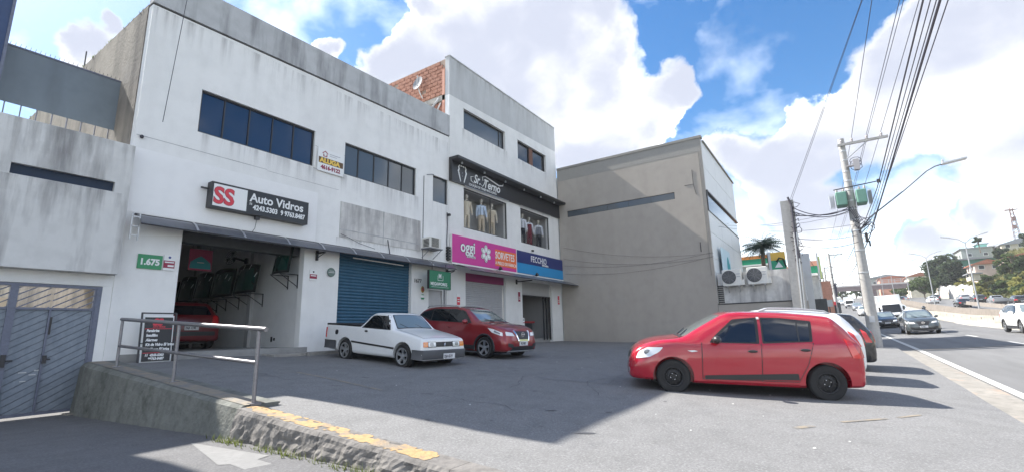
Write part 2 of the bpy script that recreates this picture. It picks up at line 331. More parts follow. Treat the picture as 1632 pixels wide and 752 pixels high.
mat('lamp_dark', (0.22, 0.23, 0.25), 0.10, spec=0.9, coat=1.0)
mat('lamp_red', (0.62, 0.015, 0.02), 0.15, coat=1.0)
mat('lamp_orange', (0.75, 0.22, 0.03), 0.15, coat=1.0)
mat('plate_white', (0.72, 0.73, 0.74), 0.5)
mat('plate_ink', (0.05, 0.05, 0.07), 0.6)
mat('sign_black', (0.022, 0.023, 0.027), 0.35, spec=0.5)
mat('sign_white', (0.80, 0.81, 0.81), 0.5)
mat('sign_red', (0.66, 0.05, 0.075), 0.5)
mat('sign_pink', (0.60, 0.045, 0.30), 0.45)
mat('sign_magenta', (0.24, 0.035, 0.12), 0.6)
mat('sign_orange', (0.80, 0.17, 0.05), 0.45)
mat('sign_navy', (0.022, 0.035, 0.16), 0.4)
mat('sign_cyan', (0.02, 0.26, 0.55), 0.4)
mat('sign_green', (0.015, 0.17, 0.085), 0.45)
mat('plate_green', (0.04, 0.27, 0.12), 0.5)
mat('banner_brown', (0.13, 0.075, 0.035), 0.6)
mat('banner_yellow', (0.85, 0.58, 0.12), 0.6)
mat('ink_maroon', (0.30, 0.03, 0.07), 0.6)
mat('ink_grey', (0.35, 0.36, 0.40), 0.6)
mat('ink_blue', (0.05, 0.07, 0.25), 0.6)
mat('gold', (0.45, 0.28, 0.07), 0.4, metal=0.4)
mat('yellow_paint', (0.40, 0.265, 0.125), 0.9, var=0.22, vscale=4, bump=0.5, bscale=40, stain=((0.19, 0.178, 0.16), 0.47, 2.6))
mat('worn_yellow', (0.25, 0.215, 0.165), 0.9, var=0.15, vscale=6, stain=((0.17, 0.168, 0.165), 0.46, 4.0))
mat('road_white', (0.50, 0.50, 0.48), 0.85, var=0.12, vscale=4, stain=((0.35, 0.35, 0.34), 0.62, 5))
mat('worn_white', (0.20, 0.20, 0.198), 0.88, var=0.15, vscale=5, stain=((0.19, 0.19, 0.19), 0.50, 3))
mat('barrier', (0.36, 0.335, 0.285), 0.9, var=0.15, vscale=0.7, bump=0.2, bscale=10, streak=((0.33, 0.29, 0.24), 0.5, 1.2, 0.3))
mat('brown_barrier', (0.20, 0.175, 0.15), 0.9, var=0.2, vscale=0.6, bump=0.2, bscale=10)
mat('pole_concrete', (0.41, 0.40, 0.385), 0.9, var=0.14, vscale=2.5, bump=0.3, bscale=20, streak=((0.28, 0.27, 0.26), 0.5, 3, 0.15))
mat('transformer', (0.15, 0.30, 0.24), 0.5, metal=0.2, var=0.12, vscale=5)
mat('wire_black', (0.045, 0.042, 0.06), 0.6)
mat('porcelain', (0.45, 0.42, 0.42), 0.3)
mat('leaf_dark', (0.045, 0.07, 0.03), 0.7, var=0.5, vscale=0.8, spec=0.3)
mat('leaf_mid', (0.08, 0.115, 0.04), 0.7, var=0.5, vscale=0.8, spec=0.3)
mat('leaf_light', (0.26, 0.255, 0.075), 0.75, var=0.4, vscale=0.8, spec=0.3)
mat('palm_leaf', (0.028, 0.055, 0.04), 0.55, var=0.4, vscale=3, spec=0.4)
mat('bark', (0.13, 0.10, 0.075), 0.95, var=0.3, vscale=5, bump=0.6, bscale=20)
mat('skin', (0.50, 0.32, 0.23), 0.6)
mat('mannequin', (0.70, 0.66, 0.60), 0.5)
mat('cloth_blue_white', (0.58, 0.68, 0.82), 0.85); mat('cloth_white', (0.72, 0.74, 0.80), 0.85); mat('cloth_cream', (0.62, 0.55, 0.44), 0.85); mat('cloth_beige', (0.50, 0.42, 0.32), 0.85); mat('cloth_blue', (0.30, 0.42, 0.66), 0.85)
mat('cloth_wine', (0.16, 0.03, 0.045), 0.85); mat('cloth_dark', (0.03, 0.032, 0.04), 0.85); mat('cloth_grey', (0.20, 0.21, 0.24), 0.85)
mat('drape', (0.44, 0.43, 0.42), 0.9, var=0.1, vscale=3)
mat('interior_grey', (0.40, 0.40, 0.40), 0.9, var=0.05, vscale=1)
mat('interior_dark', (0.05, 0.055, 0.06), 0.8, var=0.2, vscale=2)
mat('interior_white', (0.70, 0.70, 0.69), 0.88, var=0.06, vscale=0.8)
mat('floor_cement', (0.30, 0.30, 0.295), 0.8, var=0.15, vscale=1.2)
mat('teal', (0.02, 0.30, 0.33), 0.6); mat('poster_red', (0.38, 0.04, 0.10), 0.6)
mat('wood', (0.38, 0.24, 0.12), 0.6, var=0.2, vscale=6); mat('counter_red', (0.40, 0.05, 0.05), 0.5)
mat('ac_white', (0.70, 0.69, 0.65), 0.55, var=0.04, vscale=3)
mat('roof_tile', (0.33, 0.13, 0.08), 0.9, var=0.3, vscale=1.5, bump=0.5, bscale=8)
mat('roof_grey', (0.24, 0.25, 0.27), 0.8, var=0.12, vscale=0.8)
mat('house_green', (0.09, 0.24, 0.18), 0.85, var=0.12, vscale=0.4); mat('house_grey', (0.30, 0.33, 0.31), 0.9, var=0.15, vscale=0.4); mat('house_lime', (0.48, 0.66, 0.30), 0.85, var=0.08, vscale=0.5)
mat('house_cream', (0.58, 0.52, 0.43), 0.88, var=0.15, vscale=0.4); mat('house_pink', (0.60, 0.46, 0.40), 0.88, var=0.12, vscale=0.4); mat('house_teal', (0.20, 0.46, 0.40), 0.85, var=0.1, vscale=0.5)
mat('salmon', (0.58, 0.30, 0.22), 0.8, var=0.12, vscale=2)
mat('station_green', (0.02, 0.30, 0.16), 0.5); mat('station_orange', (0.62, 0.24, 0.06), 0.5); mat('station_yellow', (0.68, 0.42, 0.07), 0.5); mat('pale_grey', (0.52, 0.53, 0.54), 0.7, var=0.06, vscale=1)
mat('lime_edge', (0.62, 0.72, 0.30), 0.6)
mat('bridge_steel', (0.22, 0.17, 0.17), 0.7, var=0.15, vscale=0.3); mat('bridge_pale', (0.50, 0.48, 0.47), 0.8)
mat('tower_red', (0.22, 0.14, 0.13), 0.7)
mat('weed', (0.13, 0.16, 0.04), 0.8, var=0.4, vscale=8)
mat('stone', (0.17, 0.16, 0.15), 0.95, var=0.3, vscale=2.2, bump=1.0, bscale=14, stain=((0.06, 0.058, 0.055), 0.55, 2.6))

def drip_mat():
    """rain streaks: a thin film whose cover fades downwards along its own sheet (UV-free, object space)"""
    m = bpy.data.materials.new('drip'); m.use_nodes = True; MATS['drip'] = m; nt = m.node_tree; N = nt.nodes; L = nt.links; b = N['Principled BSDF']; b.inputs['Base Color'].default_value = (0.13, 0.125, 0.125, 1); b.inputs['Roughness'].default_value = 0.95
    tc = N.new('ShaderNodeTexCoord'); mp = N.new('ShaderNodeMapping'); mp.inputs['Scale'].default_value = (5.5, 1, 0.35); L.new(tc.outputs['Object'], mp.inputs[0])
    t = N.new('ShaderNodeTexNoise'); t.inputs['Scale'].default_value = 1; t.inputs['Detail'].default_value = 6; t.inputs['Roughness'].default_value = .65; L.new(mp.outputs[0], t.inputs[0])
    r = N.new('ShaderNodeMapRange'); r.inputs[1].default_value = .46; r.inputs[2].default_value = .80; L.new(t.outputs[0], r.inputs[0])
    sp = N.new('ShaderNodeSeparateXYZ'); L.new(tc.outputs['Generated'], sp.inputs[0])
    pw = N.new('ShaderNodeMath'); pw.operation = 'POWER'; L.new(sp.outputs['Z'], pw.inputs[0]); pw.inputs[1].default_value = 1.6
    mu = N.new('ShaderNodeMath'); mu.operation = 'MULTIPLY'; L.new(r.outputs[0], mu.inputs[0]); L.new(pw.outputs[0], mu.inputs[1]); m2 = N.new('ShaderNodeMath'); m2.operation = 'MULTIPLY'; m2.inputs[1].default_value = .5; L.new(mu.outputs[0], m2.inputs[0]); L.new(m2.outputs[0], b.inputs['Alpha'])
drip_mat()
def drip(par, x0, x1, z0, z1, y):
    mb = MB(); mb.quad((x0, y, z0), (x1, y, z0), (x1, y, z1), (x0, y, z1)); return mb.build('rain_stain', 'drip', par)

def leafy(names):
    # sunlight shining through the leaves
    for n in names:
        nt = MATS[n].node_tree; N = nt.nodes; L = nt.links; b = N['Principled BSDF']; out = N['Material Output']
        tr = N.new('ShaderNodeBsdfTranslucent'); mx = N.new('ShaderNodeMixShader'); mx.inputs[0].default_value = 0.45
        src = b.inputs['Base Color'].links[0].from_socket; L.new(src, tr.inputs[0]); L.new(b.outputs[0], mx.inputs[1]); L.new(tr.outputs[0], mx.inputs[2]); L.new(mx.outputs[0], out.inputs[0])
leafy(['leaf_dark', 'leaf_mid', 'leaf_light', 'palm_leaf', 'grass_slope', 'weed'])
# ================================================================ the setting: ground, road, driveway
def sheet_obj(name, f, us, vs, m, **k):
    mb = MB(); mb.sheet(f, us, vs); return tag(mb.build(name, m), kind='structure')
def hill(x, y):
    c = bend(x); h = 0.0
    if y < -27+c*0.6:
        d = (-27+c*0.6)-y
        h = min(13.0, d*0.66)*sstep(x, 20, 90)
    if y > 22: h = min(6, (y-22)*0.03)
    return h
tx = [-300, -150, -60, -20, -5, 2, 8, 14, 20, 26]+[30+6*i for i in range(40)]+[280, 320, 400, 520, 700, 1000, 1600, 2600]
ty = [-1500, -800, -400, -250, -160, -120]+[-100+4*i for i in range(19)]+[-24, -18, -12, -6, 0, 6, 14, 22, 40, 80, 160, 320, 700, 1500]
sheet_obj('terrain', lambda x, y: (x, y, min(prof(x), 22)-0.32+hill(x, y)-(0.6 if (x < 32 and y > -3) else 0)+(0.5*math.sin(x*.31)*math.sin(y*.27) if y < -34 else 0)), tx, ty, 'terrain')
# the far city: low blue-green ridge that closes the street
mbr = MB(); random.seed(3)
ang = [-1.2+2.4*i/60 for i in range(61)]
hts = [26+10*math.sin(a*5+1)+6*math.sin(a*13)+random.uniform(-2, 2) for a in ang]
mbr.sheet(lambda i, k: (900*math.cos(ang[int(i)])+(k*160), 900*math.sin(ang[int(i)]), 14+(hts[int(i)] if k else -10)), list(range(61)), [0, 1, 2])
tag(mbr.build('hills', mat('far_ridge', (0.13, 0.16, 0.14), 0.95, var=0.3, vscale=0.03)), kind='structure')
# parking lot
LX = [3.72, 3.9, 4.3]+[4.8+0.6*i for i in range(30)]+[22.6, 23.4, 24.2, 25, 25.6, 26.3]
LY = [-2.05]+[-1.7+0.5*i for i in range(31)]
sheet_obj('parking_lot', lambda x, y: (x, y, lot_z(x, y)+0.012*math.sin(x*1.7)*math.sin(y*1.3)), LX, LY, 'asphalt_lot')
sheet_obj('driveway', lambda x, y: (x, y, drive_z(y)-0.02*max(0, -x)*0.0), [-9, -6, -3, -1, 0.5, 1.5, 2.5, 3.2, 3.75], [-6+0.5*i for i in range(42)], 'asphalt_drive')
# pavement beyond the lot and the road
sheet_obj('pavement', lambda x, y: (x, y+bend(x), prof(x)+0.13-0.02*y*0), [26.3, 28, 32, 40, 50, 60, 70, 80, 90, 100, 110, 125, 140, 160, 190], [0.1, 1.0, 4.6], 'gutter_concrete')
sheet_obj('road', lambda x, y: (x, y+bend(x), road_z(x, y+bend(x))-0.012), [-60, -30, -10, 0, 5, 8, 10, 12, 14, 16, 18, 20, 22, 24, 26, 28, 30, 33, 36, 39, 42, 46, 50, 55, 60]+[65+6*i for i in range(24)]+[230, 260, 300, 400, 600, 900], [-9.9, -8.4, -7, -5.6, -4.2, -2.6, -2.05, -1.0, 0.15], 'road_asphalt')
sheet_obj('opposite_road', lambda x, y: (x, y+bend(x), prof(x)+0.25), [-60, -20, 0, 10, 20, 30, 36, 42, 48, 55, 60]+[65+6*i for i in range(24)]+[230, 260, 300, 400, 600, 900], [-27.2, -22, -17, -13.2], 'road_asphalt')
sheet_obj('median_strip', lambda x, y: (x, y+bend(x), prof(x)+(0.25 if y > -12 else 0.24)), [-60, 0, 10, 20, 30, 42, 55]+[65+6*i for i in range(24)]+[230, 300, 400], [-13.0, -11.5, -9.8], 'brown_barrier')
sheet_obj('gutter', lambda x, y: (x, y, min(lot_z(x, -2.05)-0.035+0.0*y, prof(x)+0.02) if x < 26 else prof(x)), [-8, -4, 0]+[2+0.8*i for i in range(31)], [-2.62, -2.40, -2.0], 'gutter_concrete')
def strip(name, pts, w, m, zf, dz):
    mb = MB()
    for i in range(len(pts)-1):
        a = Vector(pts[i]); b = Vector(pts[i+1]); d = (b-a).normalized(); n = Vector((-d.y, d.x))*w/2
        k = max(1, int((b-a).length/2))
        for j in range(k):
            p = a+(b-a)*(j/k); q = a+(b-a)*((j+1)/k)
            mb.add([(v.x, v.y, zf(v.x, v.y)+dz) for v in (p-n, q-n, q+n, p+n)], [(0, 1, 2, 3)])
    return tag(mb.build(name, m), kind='structure')
strip('edge_line', [(x, -2.78) for x in (-8, 0, 10, 20, 26, 30, 42, 55, 62)], 0.17, 'road_white', lambda x, y: road_z(x, y), 0.002)
for i, x in enumerate(range(19, 118, 8)):
    strip('lane_dash', [(x, -6.2+bend(x)), (x+2.6, -6.2+bend(x+2.6))], 0.14, 'road_white', lambda x, y: road_z(x, y), 0.002)
strip('road_joint', [(26.1, -2.5), (26.95, -5.6), (27.4, -9.6)], 0.28, 'gutter_concrete', lambda x, y: road_z(x, y), 0.003)
strip('edge_line_far', [(x, -9.3+bend(x)) for x in (0, 20, 42, 60)], 0.14, 'road_white', lambda x, y: road_z(x, y), 0.002)
# worn markings on the lot
strip('parking_line', [(6.1, 9.6), (6.0, 8.2), (5.88, 6.7)], 0.07, 'worn_yellow', lot_s, 0.005)
strip('parking_line', [(7.55, .62), (7.85, .42)], 0.09, 'worn_yellow', lot_s, 0.005)
strip('parking_line', [(8.4, .1), (9.1, -.45)], 0.06, 'worn_yellow', lot_s, 0.005)
strip('parking_line', [(9.3, -.6), (9.7, -.9)], 0.06, 'worn_yellow', lot_s, 0.005)
# patches, cracks and oil marks on the asphalt
random.seed(11)
mb = MB()
for i in range(60):
    x = random.uniform(4.6, 17); y = random.uniform(2.4, 10.5); n = 9; r = random.uniform(0.01, 0.035); l = r*random.uniform(2, 5); a = random.uniform(-1.3, -.7); ca, sa = math.cos(a), math.sin(a)
    pts = [(l*random.uniform(.6, 1.2)*math.cos(k*6.283/n), r*random.uniform(.5, 1.2)*math.sin(k*6.283/n)) for k in range(n)]
    mb.add([(x+p*ca-q*sa, y+p*sa+q*ca, lot_s(x+p*ca-q*sa, y+p*sa+q*ca)+0.006) for p, q in pts], [tuple(range(n))])
tag(mb.build('asphalt_stain', mat('oil', (0.07, 0.072, 0.08), 0.8)), kind='structure')
mb = MB()
for (x, y, a, ln) in [(7.6, 5.2, 0.3, 2.6), (9.6, 6.6, 1.9, 3.0), (12.4, 5.0, -0.5, 2.2), (6.0, 4.0, 1.0, 1.8), (10.0, 4.3, 2.6, 2.2), (14.5, 6.5, 0.8, 2.5), (5.5, 8.6, 2.4, 2.0)]:
    px, py = x, y
    for k in range(14):
        a += random.uniform(-.5, .5); qx = px+math.cos(a)*ln/14; qy = py+math.sin(a)*ln/14; w = random.uniform(.003, .007)
        nx, ny = -math.sin(a)*w, math.cos(a)*w
        mb.add([(u, v, lot_s(u, v)+0.006) for u, v in ((px-nx, py-ny), (qx-nx, qy-ny), (qx+nx, qy+ny), (px+nx, py+ny))], [(0, 1, 2, 3)]); px, py = qx, qy
tag(mb.build('asphalt_crack', 'oil_d' if 'oil_d' in MATS else mat('oil_d', (0.05, 0.052, 0.056), 0.9)), kind='structure')
# kerb that holds the lot above the driveway: high rendered part, then rough stones
def ktop(y): return lot_z(3.7, y)+0.025
mb = MB(); ys = frange(6.75, 13.42, 26)
prof_k = [(3.40, -1), (3.44, .6), (3.47, .93), (3.53, 1.0), (4.02, 1.0), (4.06, .98)]
random.seed(5)
rings = []
for y in ys:
    zb = drive_z(y)-0.06; zt = ktop(y)+0.035; j = [random.uniform(-.012, .012) for _ in prof_k]
    xo = 0.0 if y < 13.1 else 0.06
    rings.append([(x+j[i]+xo, y, zb if t < 0 else zb+(zt-zb)*t) for i, (x, t) in enumerate(prof_k)])
    if y > 13.2: rings[-1] = [(x, yy, z-0.05) for x, yy, z in rings[-1]]
nk = len(prof_k)
mb.add([p for r in rings for p in r], [(i*nk+k, (i+1)*nk+k, (i+1)*nk+k+1, i*nk+k+1) for i in range(len(ys)-1) for k in range(nk-1)])
mb.add(rings[0], [tuple(range(nk))])
kerb = mb.build('ramp_kerb', 'mossy_concrete'); tag(kerb, kind='structure')
mb = MB(); mb.sheet(lambda x, y: (x, y, ktop(y)+0.042), [3.56, 3.68, 3.84], frange(6.75, 13.1, 14)); tag(mb.build('kerb_paint', 'worn_yellow', kerb))
# broken kerb stones down to the end of the ramp
y = 6.72; random.seed(9); kerb2 = thing('stone_kerb', None, None, (3.6, 5.0, -1.2)); kerb2['kind'] = 'structure'
from mathutils import noise as _nz
while y > 0.6:
    ln = random.uniform(.5, 1.1); y1 = y-ln; mb = MB(); n = max(6, int(ln/.05)); m_ = 9; rs = []; so = random.uniform(-.012, .012); sl = random.uniform(-.05, .05)
    for i in range(n+1):
        yy = y-0.003-(ln-.006)*i/n; zb = drive_z(yy)-0.06; zt = ktop(yy)+0.02; r = []
        for k in range(m_):
            t = k/(m_-1); d = .038*_nz.noise(Vector((yy*3.1, t*1.7, 3)))+.022*_nz.noise(Vector((yy*9, t*5, 8)))+.016*_nz.noise(Vector((yy*24, t*13, 1)))
            x = 3.385+so+sl*(yy-y+ln/2)*.4+.055*t-d*(1-t**4)*1.2
            if k == m_-1: x = 3.455+.012*_nz.noise(Vector((yy*14, 0, 5)))
            r.append((x, yy, zb+(zt-zb)*(t if k < m_-1 else 1)))
        r.append((3.50, yy, zt)); r.append((3.74, yy, zt)); rs.append(r)
    w_ = len(rs[0]); mb.add([p for r in rs for p in r], [(i*w_+k, (i+1)*w_+k, (i+1)*w_+k+1, i*w_+k+1) for i in range(n) for k in range(w_-1)]); mb.add(rs[0], [tuple(range(w_))]); mb.add(rs[-1], [tuple(range(w_-1, -1, -1))])
    mb.build('stone', 'stone', kerb2); y = y1
def worn_band(y0, y1, x0, x1, dz, keep, seed):
    rn = random.Random(seed); mb = MB(); nx, ny = 7, int((y1-y0)/.05); j = [[(rn.uniform(-.012, .012), rn.uniform(-.015, .015)) for _ in range(ny+1)] for _ in range(nx+1)]
    hole = [(rn.uniform(x0, x1), rn.uniform(y0, y1), rn.uniform(.03, .14)) for _ in range(int((y1-y0)*keep))]
    P = lambda a, b: (x0+(x1-x0)*a/nx+j[a][b][0], y0+(y1-y0)*b/ny+j[a][b][1], ktop(y0+(y1-y0)*b/ny)+dz)
    for a in range(nx):
        for b in range(ny):
            cx = x0+(x1-x0)*(a+.5)/nx; cy = y0+(y1-y0)*(b+.5)/ny
            if any((cx-hx)**2*2.5+(cy-hy)**2*.6 < r*r for hx, hy, r in hole) or rn.random() < (.30 if a in (0, nx-1) else .03): continue
            mb.add([P(a, b), P(a+1, b), P(a+1, b+1), P(a, b+1)], [(0, 1, 2, 3)])
    return mb
worn_band(3.35, 6.7, 3.485, 3.735, .0235, 3.2, 3).build('kerb_paint', 'yellow_paint', kerb2)
# weeds along the foot of the kerb
mb = MB(); random.seed(4)
for i in range(240):
    yy = random.choice([random.gauss(6.6, .25), random.gauss(5.4, .25), random.uniform(3.0, 6.8), random.gauss(4.2, .3)]); xx = 3.34-abs(random.gauss(0, .05)); h = random.uniform(.03, .11); a = random.uniform(0, 6.3); l = random.uniform(.02, .07)
    z = drive_z(yy); w = .008
    mb.add([(xx-w, yy, z-.01), (xx+w, yy+w, z-.01), (xx+math.cos(a)*l, yy+math.sin(a)*l, z+h)], [(0, 1, 2)])
tag(mb.build('weeds', 'weed'), kind='stuff')
for (x0, x1, y0, y1, rot) in ((9.2, 11.6, 4.2, 5.6, .2), (13.0, 16.2, 3.0, 4.4, .1)):
    cx, cy = (x0+x1)/2, (y0+y1)/2; mb = MB(); us = frange(-(x1-x0)/2, (x1-x0)/2, 6); vs = frange(-(y1-y0)/2, (y1-y0)/2, 6)
    f = lambda u, v: (cx+u*math.cos(rot)-v*math.sin(rot), cy+u*math.sin(rot)+v*math.cos(rot)); mb.sheet(lambda u, v: (*f(u, v), lot_s(*f(u, v))+.004), us, vs); tag(mb.build('asphalt_patch', mat('patch_asphalt', (.172, .173, .175), .93, var=.12, vscale=1.5, micro=.3, bump=.2, bscale=80)), kind='structure')
# white arrow on the driveway
mb = MB(); mb.add([(x, y, drive_z(y)+0.004) for x, y in ((3.06, 7.05), (2.72, 5.6), (2.80, 5.5), (2.72, 3.2), (2.98, 3.2), (3.06, 5.45), (3.22, 5.5))], [(0, 1, 2, 3, 4, 5, 6)]); tag(mb.build('arrow_marking', 'worn_white'), kind='structure')
# litter specks
random.seed(21); mb = MB()
for i in range(30):
    x = random.uniform(4.5, 16); y = random.uniform(0, 10); r = random.uniform(.01, .025); z = lot_s(x, y)+.006
    mb.add([(x-r, y, z), (x, y-r, z), (x+r, y, z+.008), (x, y+r, z)], [(0, 1, 2, 3)])
tag(mb.build('litter', 'road_white'), kind='stuff')

# ================================================================ white shop building (two storeys)
YF = 13.5
B = thing('white_shop_building', 'long two-storey white shop building with stained grey parapet and two blue-grey window bands', 'building', (9.6, YF, -0.5))
H_gar = (5.18, 8.58, -3, 2.80); H_shu = (9.86, 13.18, -3, 2.80); H_meg = (14.14, 15.28, -3, 1.88); H_w1 = (5.25, 8.70, 5.47, 6.70); H_w2 = (9.88, 13.34, 5.53, 6.70); H_sm = (14.34, 15.30, 5.54, 6.70)
mb = MB(); wall_xz(mb, 3.92, 15.36, -1.55, 8.50, YF, YF+.25, [H_gar, H_shu, H_meg, H_w1, H_w2, H_sm])
mb.prism([(3.92, 8.50), (15.36, 8.50), (15.36, 8.78), (3.92, 8.505)], YF, YF+.25)
mb.build('wall', 'white_wall', B)
mb = MB(); mb.prism([(3.90, 8.55), (15.36, 8.82), (15.36, 9.82), (3.90, 9.55)], YF-0.05, YF+.2); mb.build('parapet', 'parapet_grey', B)
mb = MB(); mb.prism([(3.92, 8.505), (15.36, 8.78), (15.36, 8.818), (3.92, 8.548)], YF+0.02, YF+.2); mb.build('groove', 'trim_black', B)
mb = MB(); mb.box(3.90, 4.14, YF+.252, 27, -1.5, 8.60); mb.build('side_wall', 'brown_concrete', B)
mb = MB(); mb.box(4.14, 15.36, YF+.3, 27, 8.2, 8.4); mb.build('roof', 'parapet_grey', B)
# moss along the top of the side wall
mb = MB(); random.seed(2)
for i in range(500):
    y = random.uniform(13.9, 26); x = random.uniform(3.9, 4.12); h = random.uniform(.02, .10)
    mb.add([(x-.02, y, 8.59), (x+.02, y+.03, 8.59), (x+random.uniform(-.05, .03), y, 8.60+h)], [(0, 1, 2)])
tag(mb.build('moss', 'weed', B), kind='stuff')
mb = MB(); mb.box(3.925, 8.92, YF-.006, YF-.001, 3.02, 4.62); mb.build('repainted_band', 'fresh_white', B)
mb = MB(); mb.box(9.80, 13.63, YF-.022, YF-.001, 3.30, 4.53); mb.build('render_panel', 'grimy_wall', B)
mb = MB(); mb.box(9.80, 13.63, YF-.030, YF-.0225, 3.55, 3.58); mb.box(11.68, 11.70, YF-.030, YF-.0225, 3.3, 4.53); mb.build('panel_seam', 'parapet_grey', B)
mb = MB(); mb.box(3.95, 7.2, YF-.0045, YF-.001, 4.93, 4.945); mb.box(7.2, 9.7, YF-.0045, YF-.001, 4.90, 4.91); mb.build('hairline_joint', 'parapet_grey', B)
def window(par, x0, x1, z0, z1, mull, m, yin=.10, fr=.05, fm='trim_black', name='window'):
    f = MB(); t = fr
    f.box(x0, x1, YF+yin-.03, YF+yin+.04, z0, z0+t); f.box(x0, x1, YF+yin-.03, YF+yin+.04, z1-t, z1)
    f.box(x0, x0+t, YF+yin-.03, YF+yin+.04, z0+t, z1-t); f.box(x1-t, x1, YF+yin-.03, YF+yin+.04, z0+t, z1-t)
    for q in mull: f.box(q-.018, q+.018, YF+yin-.02, YF+yin+.03, z0+t, z1-t)
    fo = f.build(name, fm, par)
    e = [x0+t]+list(mull)+[x1-t]
    for a, b in zip(e[:-1], e[1:]):
        p = MB(); d = random.uniform(-.006, .006); p.add([(a, YF+yin+.012+d, z0+t), (b, YF+yin+.012-d, z0+t), (b, YF+yin+.012-d*.6, z1-t), (a, YF+yin+.012+d, z1-t)], [(0, 1, 2, 3)])
        p.build('pane', m, fo)
    return fo
window(B, *H_w1, [5.90, 6.60, 7.30, 7.99], 'glass_blue')  # blue of the reflected sky is put into this glass colour
window(B, *H_w2, [10.52, 11.24, 11.95, 12.64], 'glass_grey')  # paler glass colour stands in for reflected cloud
window(B, *H_sm, [], 'glass_grey', fr=.035)
for (a_, b_, c_, d_, e_) in ((5.15, 8.8, 4.63, 5.46, .0025), (9.75, 13.5, 4.55, 5.52, .0025), (14.3, 15.36, 4.3, 5.53, .0025), (3.95, 15.3, 7.4, 8.48, .0025), (9.8, 13.6, 3.58, 4.52, .0325), (14.0, 15.3, 3.0, 3.4, .0025), (9.7, 13.7, 2.98, 3.29, .0025)): drip(B, a_, b_, c_, d_, YF-e_)
# awning of smoked sheets on curved ribs
def awning(par, x0, x1, yb, zb, yf, zf, ribs):
    prf = [(yb, zb), (yb-(yb-yf)*.33, zb-(zb-zf)*.10), (yb-(yb-yf)*.66, zb-(zb-zf)*.42), (yf, zf)]
    a = None
    edges = [x0]+ribs+[x1]
    holder = MB()
    holder.tube([(x0, yf, zf-.015), (x1, yf, zf-.015)], .018, 6); holder.tube([(x0, yb-.03, zb), (x1, yb-.03, zb)], .022, 6)
    a = holder.build('awning', 'dark_metal', par)
    for e0, e1 in zip(edges[:-1], edges[1:]):
        mb = MB(); mb.sheet(lambda x, i: (x, prf[i][0], prf[i][1]), [e0+.006, e1-.006], [0, 1, 2, 3])
        mb.sheet(lambda x, i: (x, prf[i][0], prf[i][1]-.008), [e0+.006, e1-.006], [3, 2, 1, 0]); mb.build('sheet', 'awning_smoke', a)
    for r in ribs:
        mb = MB(); mb.sheet(lambda x, i: (r+x, prf[i][0]-.012, prf[i][1]+.014), [-.028, .028], [0, 1, 2, 3]); mb.sheet(lambda x, i: (r+x, prf[i][0], prf[i][1]-.02), [.028, -.028], [0, 1, 2, 3]); mb.build('rib', 'galvanised', a)
    return a
aw = awning(B, 4.12, 15.30, 13.49, 2.97, 13.00, 2.69, [5.32, 6.5, 7.79, 8.95, 10.15, 11.35, 12.6, 13.9])
mb = MB()
for x in (8.98, 15.2):
    mb.box(x-.025, x+.025, 13.02, 13.49, 2.60, 2.645); mb.tube([(x, 13.05, 2.60), (x, 13.48, 2.46)], .014, 6); mb.box(x-.03, x+.03, 13.40, 13.47, 2.40, 2.72)
mb.build('bracket', 'dark_metal', aw)
mb = MB()
for x in (3.98, 4.13): mb.box(x-.012, x+.012, 13.12, 13.15, 2.30, 2.92)
for z in (2.40, 2.62, 2.84): mb.box(3.98, 4.13, 13.12, 13.145, z-.012, z+.012)
mb.build('end_bracket', 'galvanised', aw)
# blue roller shutter, corrugated
def shutter(par, x0, x1, z0, z1, m, y, pitch, name='roller_shutter'):
    n = int((z1-z0)/pitch); mb = MB()
    for i in range(n):
        a = z0+(z1-z0)*i/n; h = (z1-z0)/n
        mb.sheet(lambda x, t: (x, y-.022*math.sin(math.pi*t)**.7 if 0 < t < 1 else y, a+h*t), [x0, x1], [0, .12, .35, .6, .85, 1])
    return mb.build(name, m, par)
shutter(B, H_shu[0], H_shu[1], -.45, 2.80, 'blue_shutter', YF+.16, .105)
mb = MB(); mb.box(9.86, 13.18, YF+.02, YF+.15, -.6, -.385); mb.build('sill', 'rough_concrete', B)
mb = MB(); mb.tube([(10.3, 13.35, 2.63), (12.6, 13.35, 2.60)], .02, 6); mb.build('light_tube', 'steel_white', B)
# office door
mb = MB(); mb.box(14.14, 15.28, YF+.14, YF+.19, -.4, 1.88); od = mb.build('door', 'grey_shutter', B)
mb = MB(); mb.box(14.14, 14.22, YF+.06, YF+.139, -.4, 1.88); mb.box(15.02, 15.10, YF+.06, YF+.139, -.4, 1.88); mb.box(15.2, 15.28, YF+.06, YF+.139, -.4, 1.88); mb.box(14.22, 15.02, YF+.06, YF+.139, 1.80, 1.88); mb.build('door_frame', 'galvanised', od)
mb = MB(); mb.tube([(14.30, YF+.10, .70), (14.30, YF+.10, .88)], .02, 6); mb.build('handle', 'dark_metal', od)
# the open workshop
FZ = -0.27
mb = MB(); mb.box(4.15, 8.85, YF-.02, 24.2, FZ-.3, FZ); mb.build('workshop_floor', 'floor_cement', B)
mb = MB(); mb.box(8.66, 8.86, YF+.252, 24.0, FZ, 4.6); mb.box(4.15, 8.86, 24.0, 24.2, FZ, 4.6); mb.box(4.15, 4.3, YF+.252, 24.0, FZ, 4.6); mb.build('workshop_wall', 'interior_white', B)
mb = MB(); mb.box(4.15, 8.86, YF+.252, 24.2, 4.6, 4.75); mb.build('workshop_ceiling', 'interior_grey', B)
mb = MB(); mb.box(5.18, 8.58, YF+.27, YF+.62, 2.52, 3.0); mb.build('shutter_box', 'interior_dark', B)
mb = MB(); mb.box(8.585, 8.655, YF+.10, YF+.16, FZ, 2.80); mb.box(5.12, 5.19, YF+.10, YF+.16, FZ, 2.80); mb.build('shutter_rail', 'dark_metal', B)
for yy in (16.55, 20.75):
    mb = MB(); mb.box(8.56, 8.66, yy-.11, yy+.11, FZ, 4.6); mb.build('column', 'interior_grey', B)
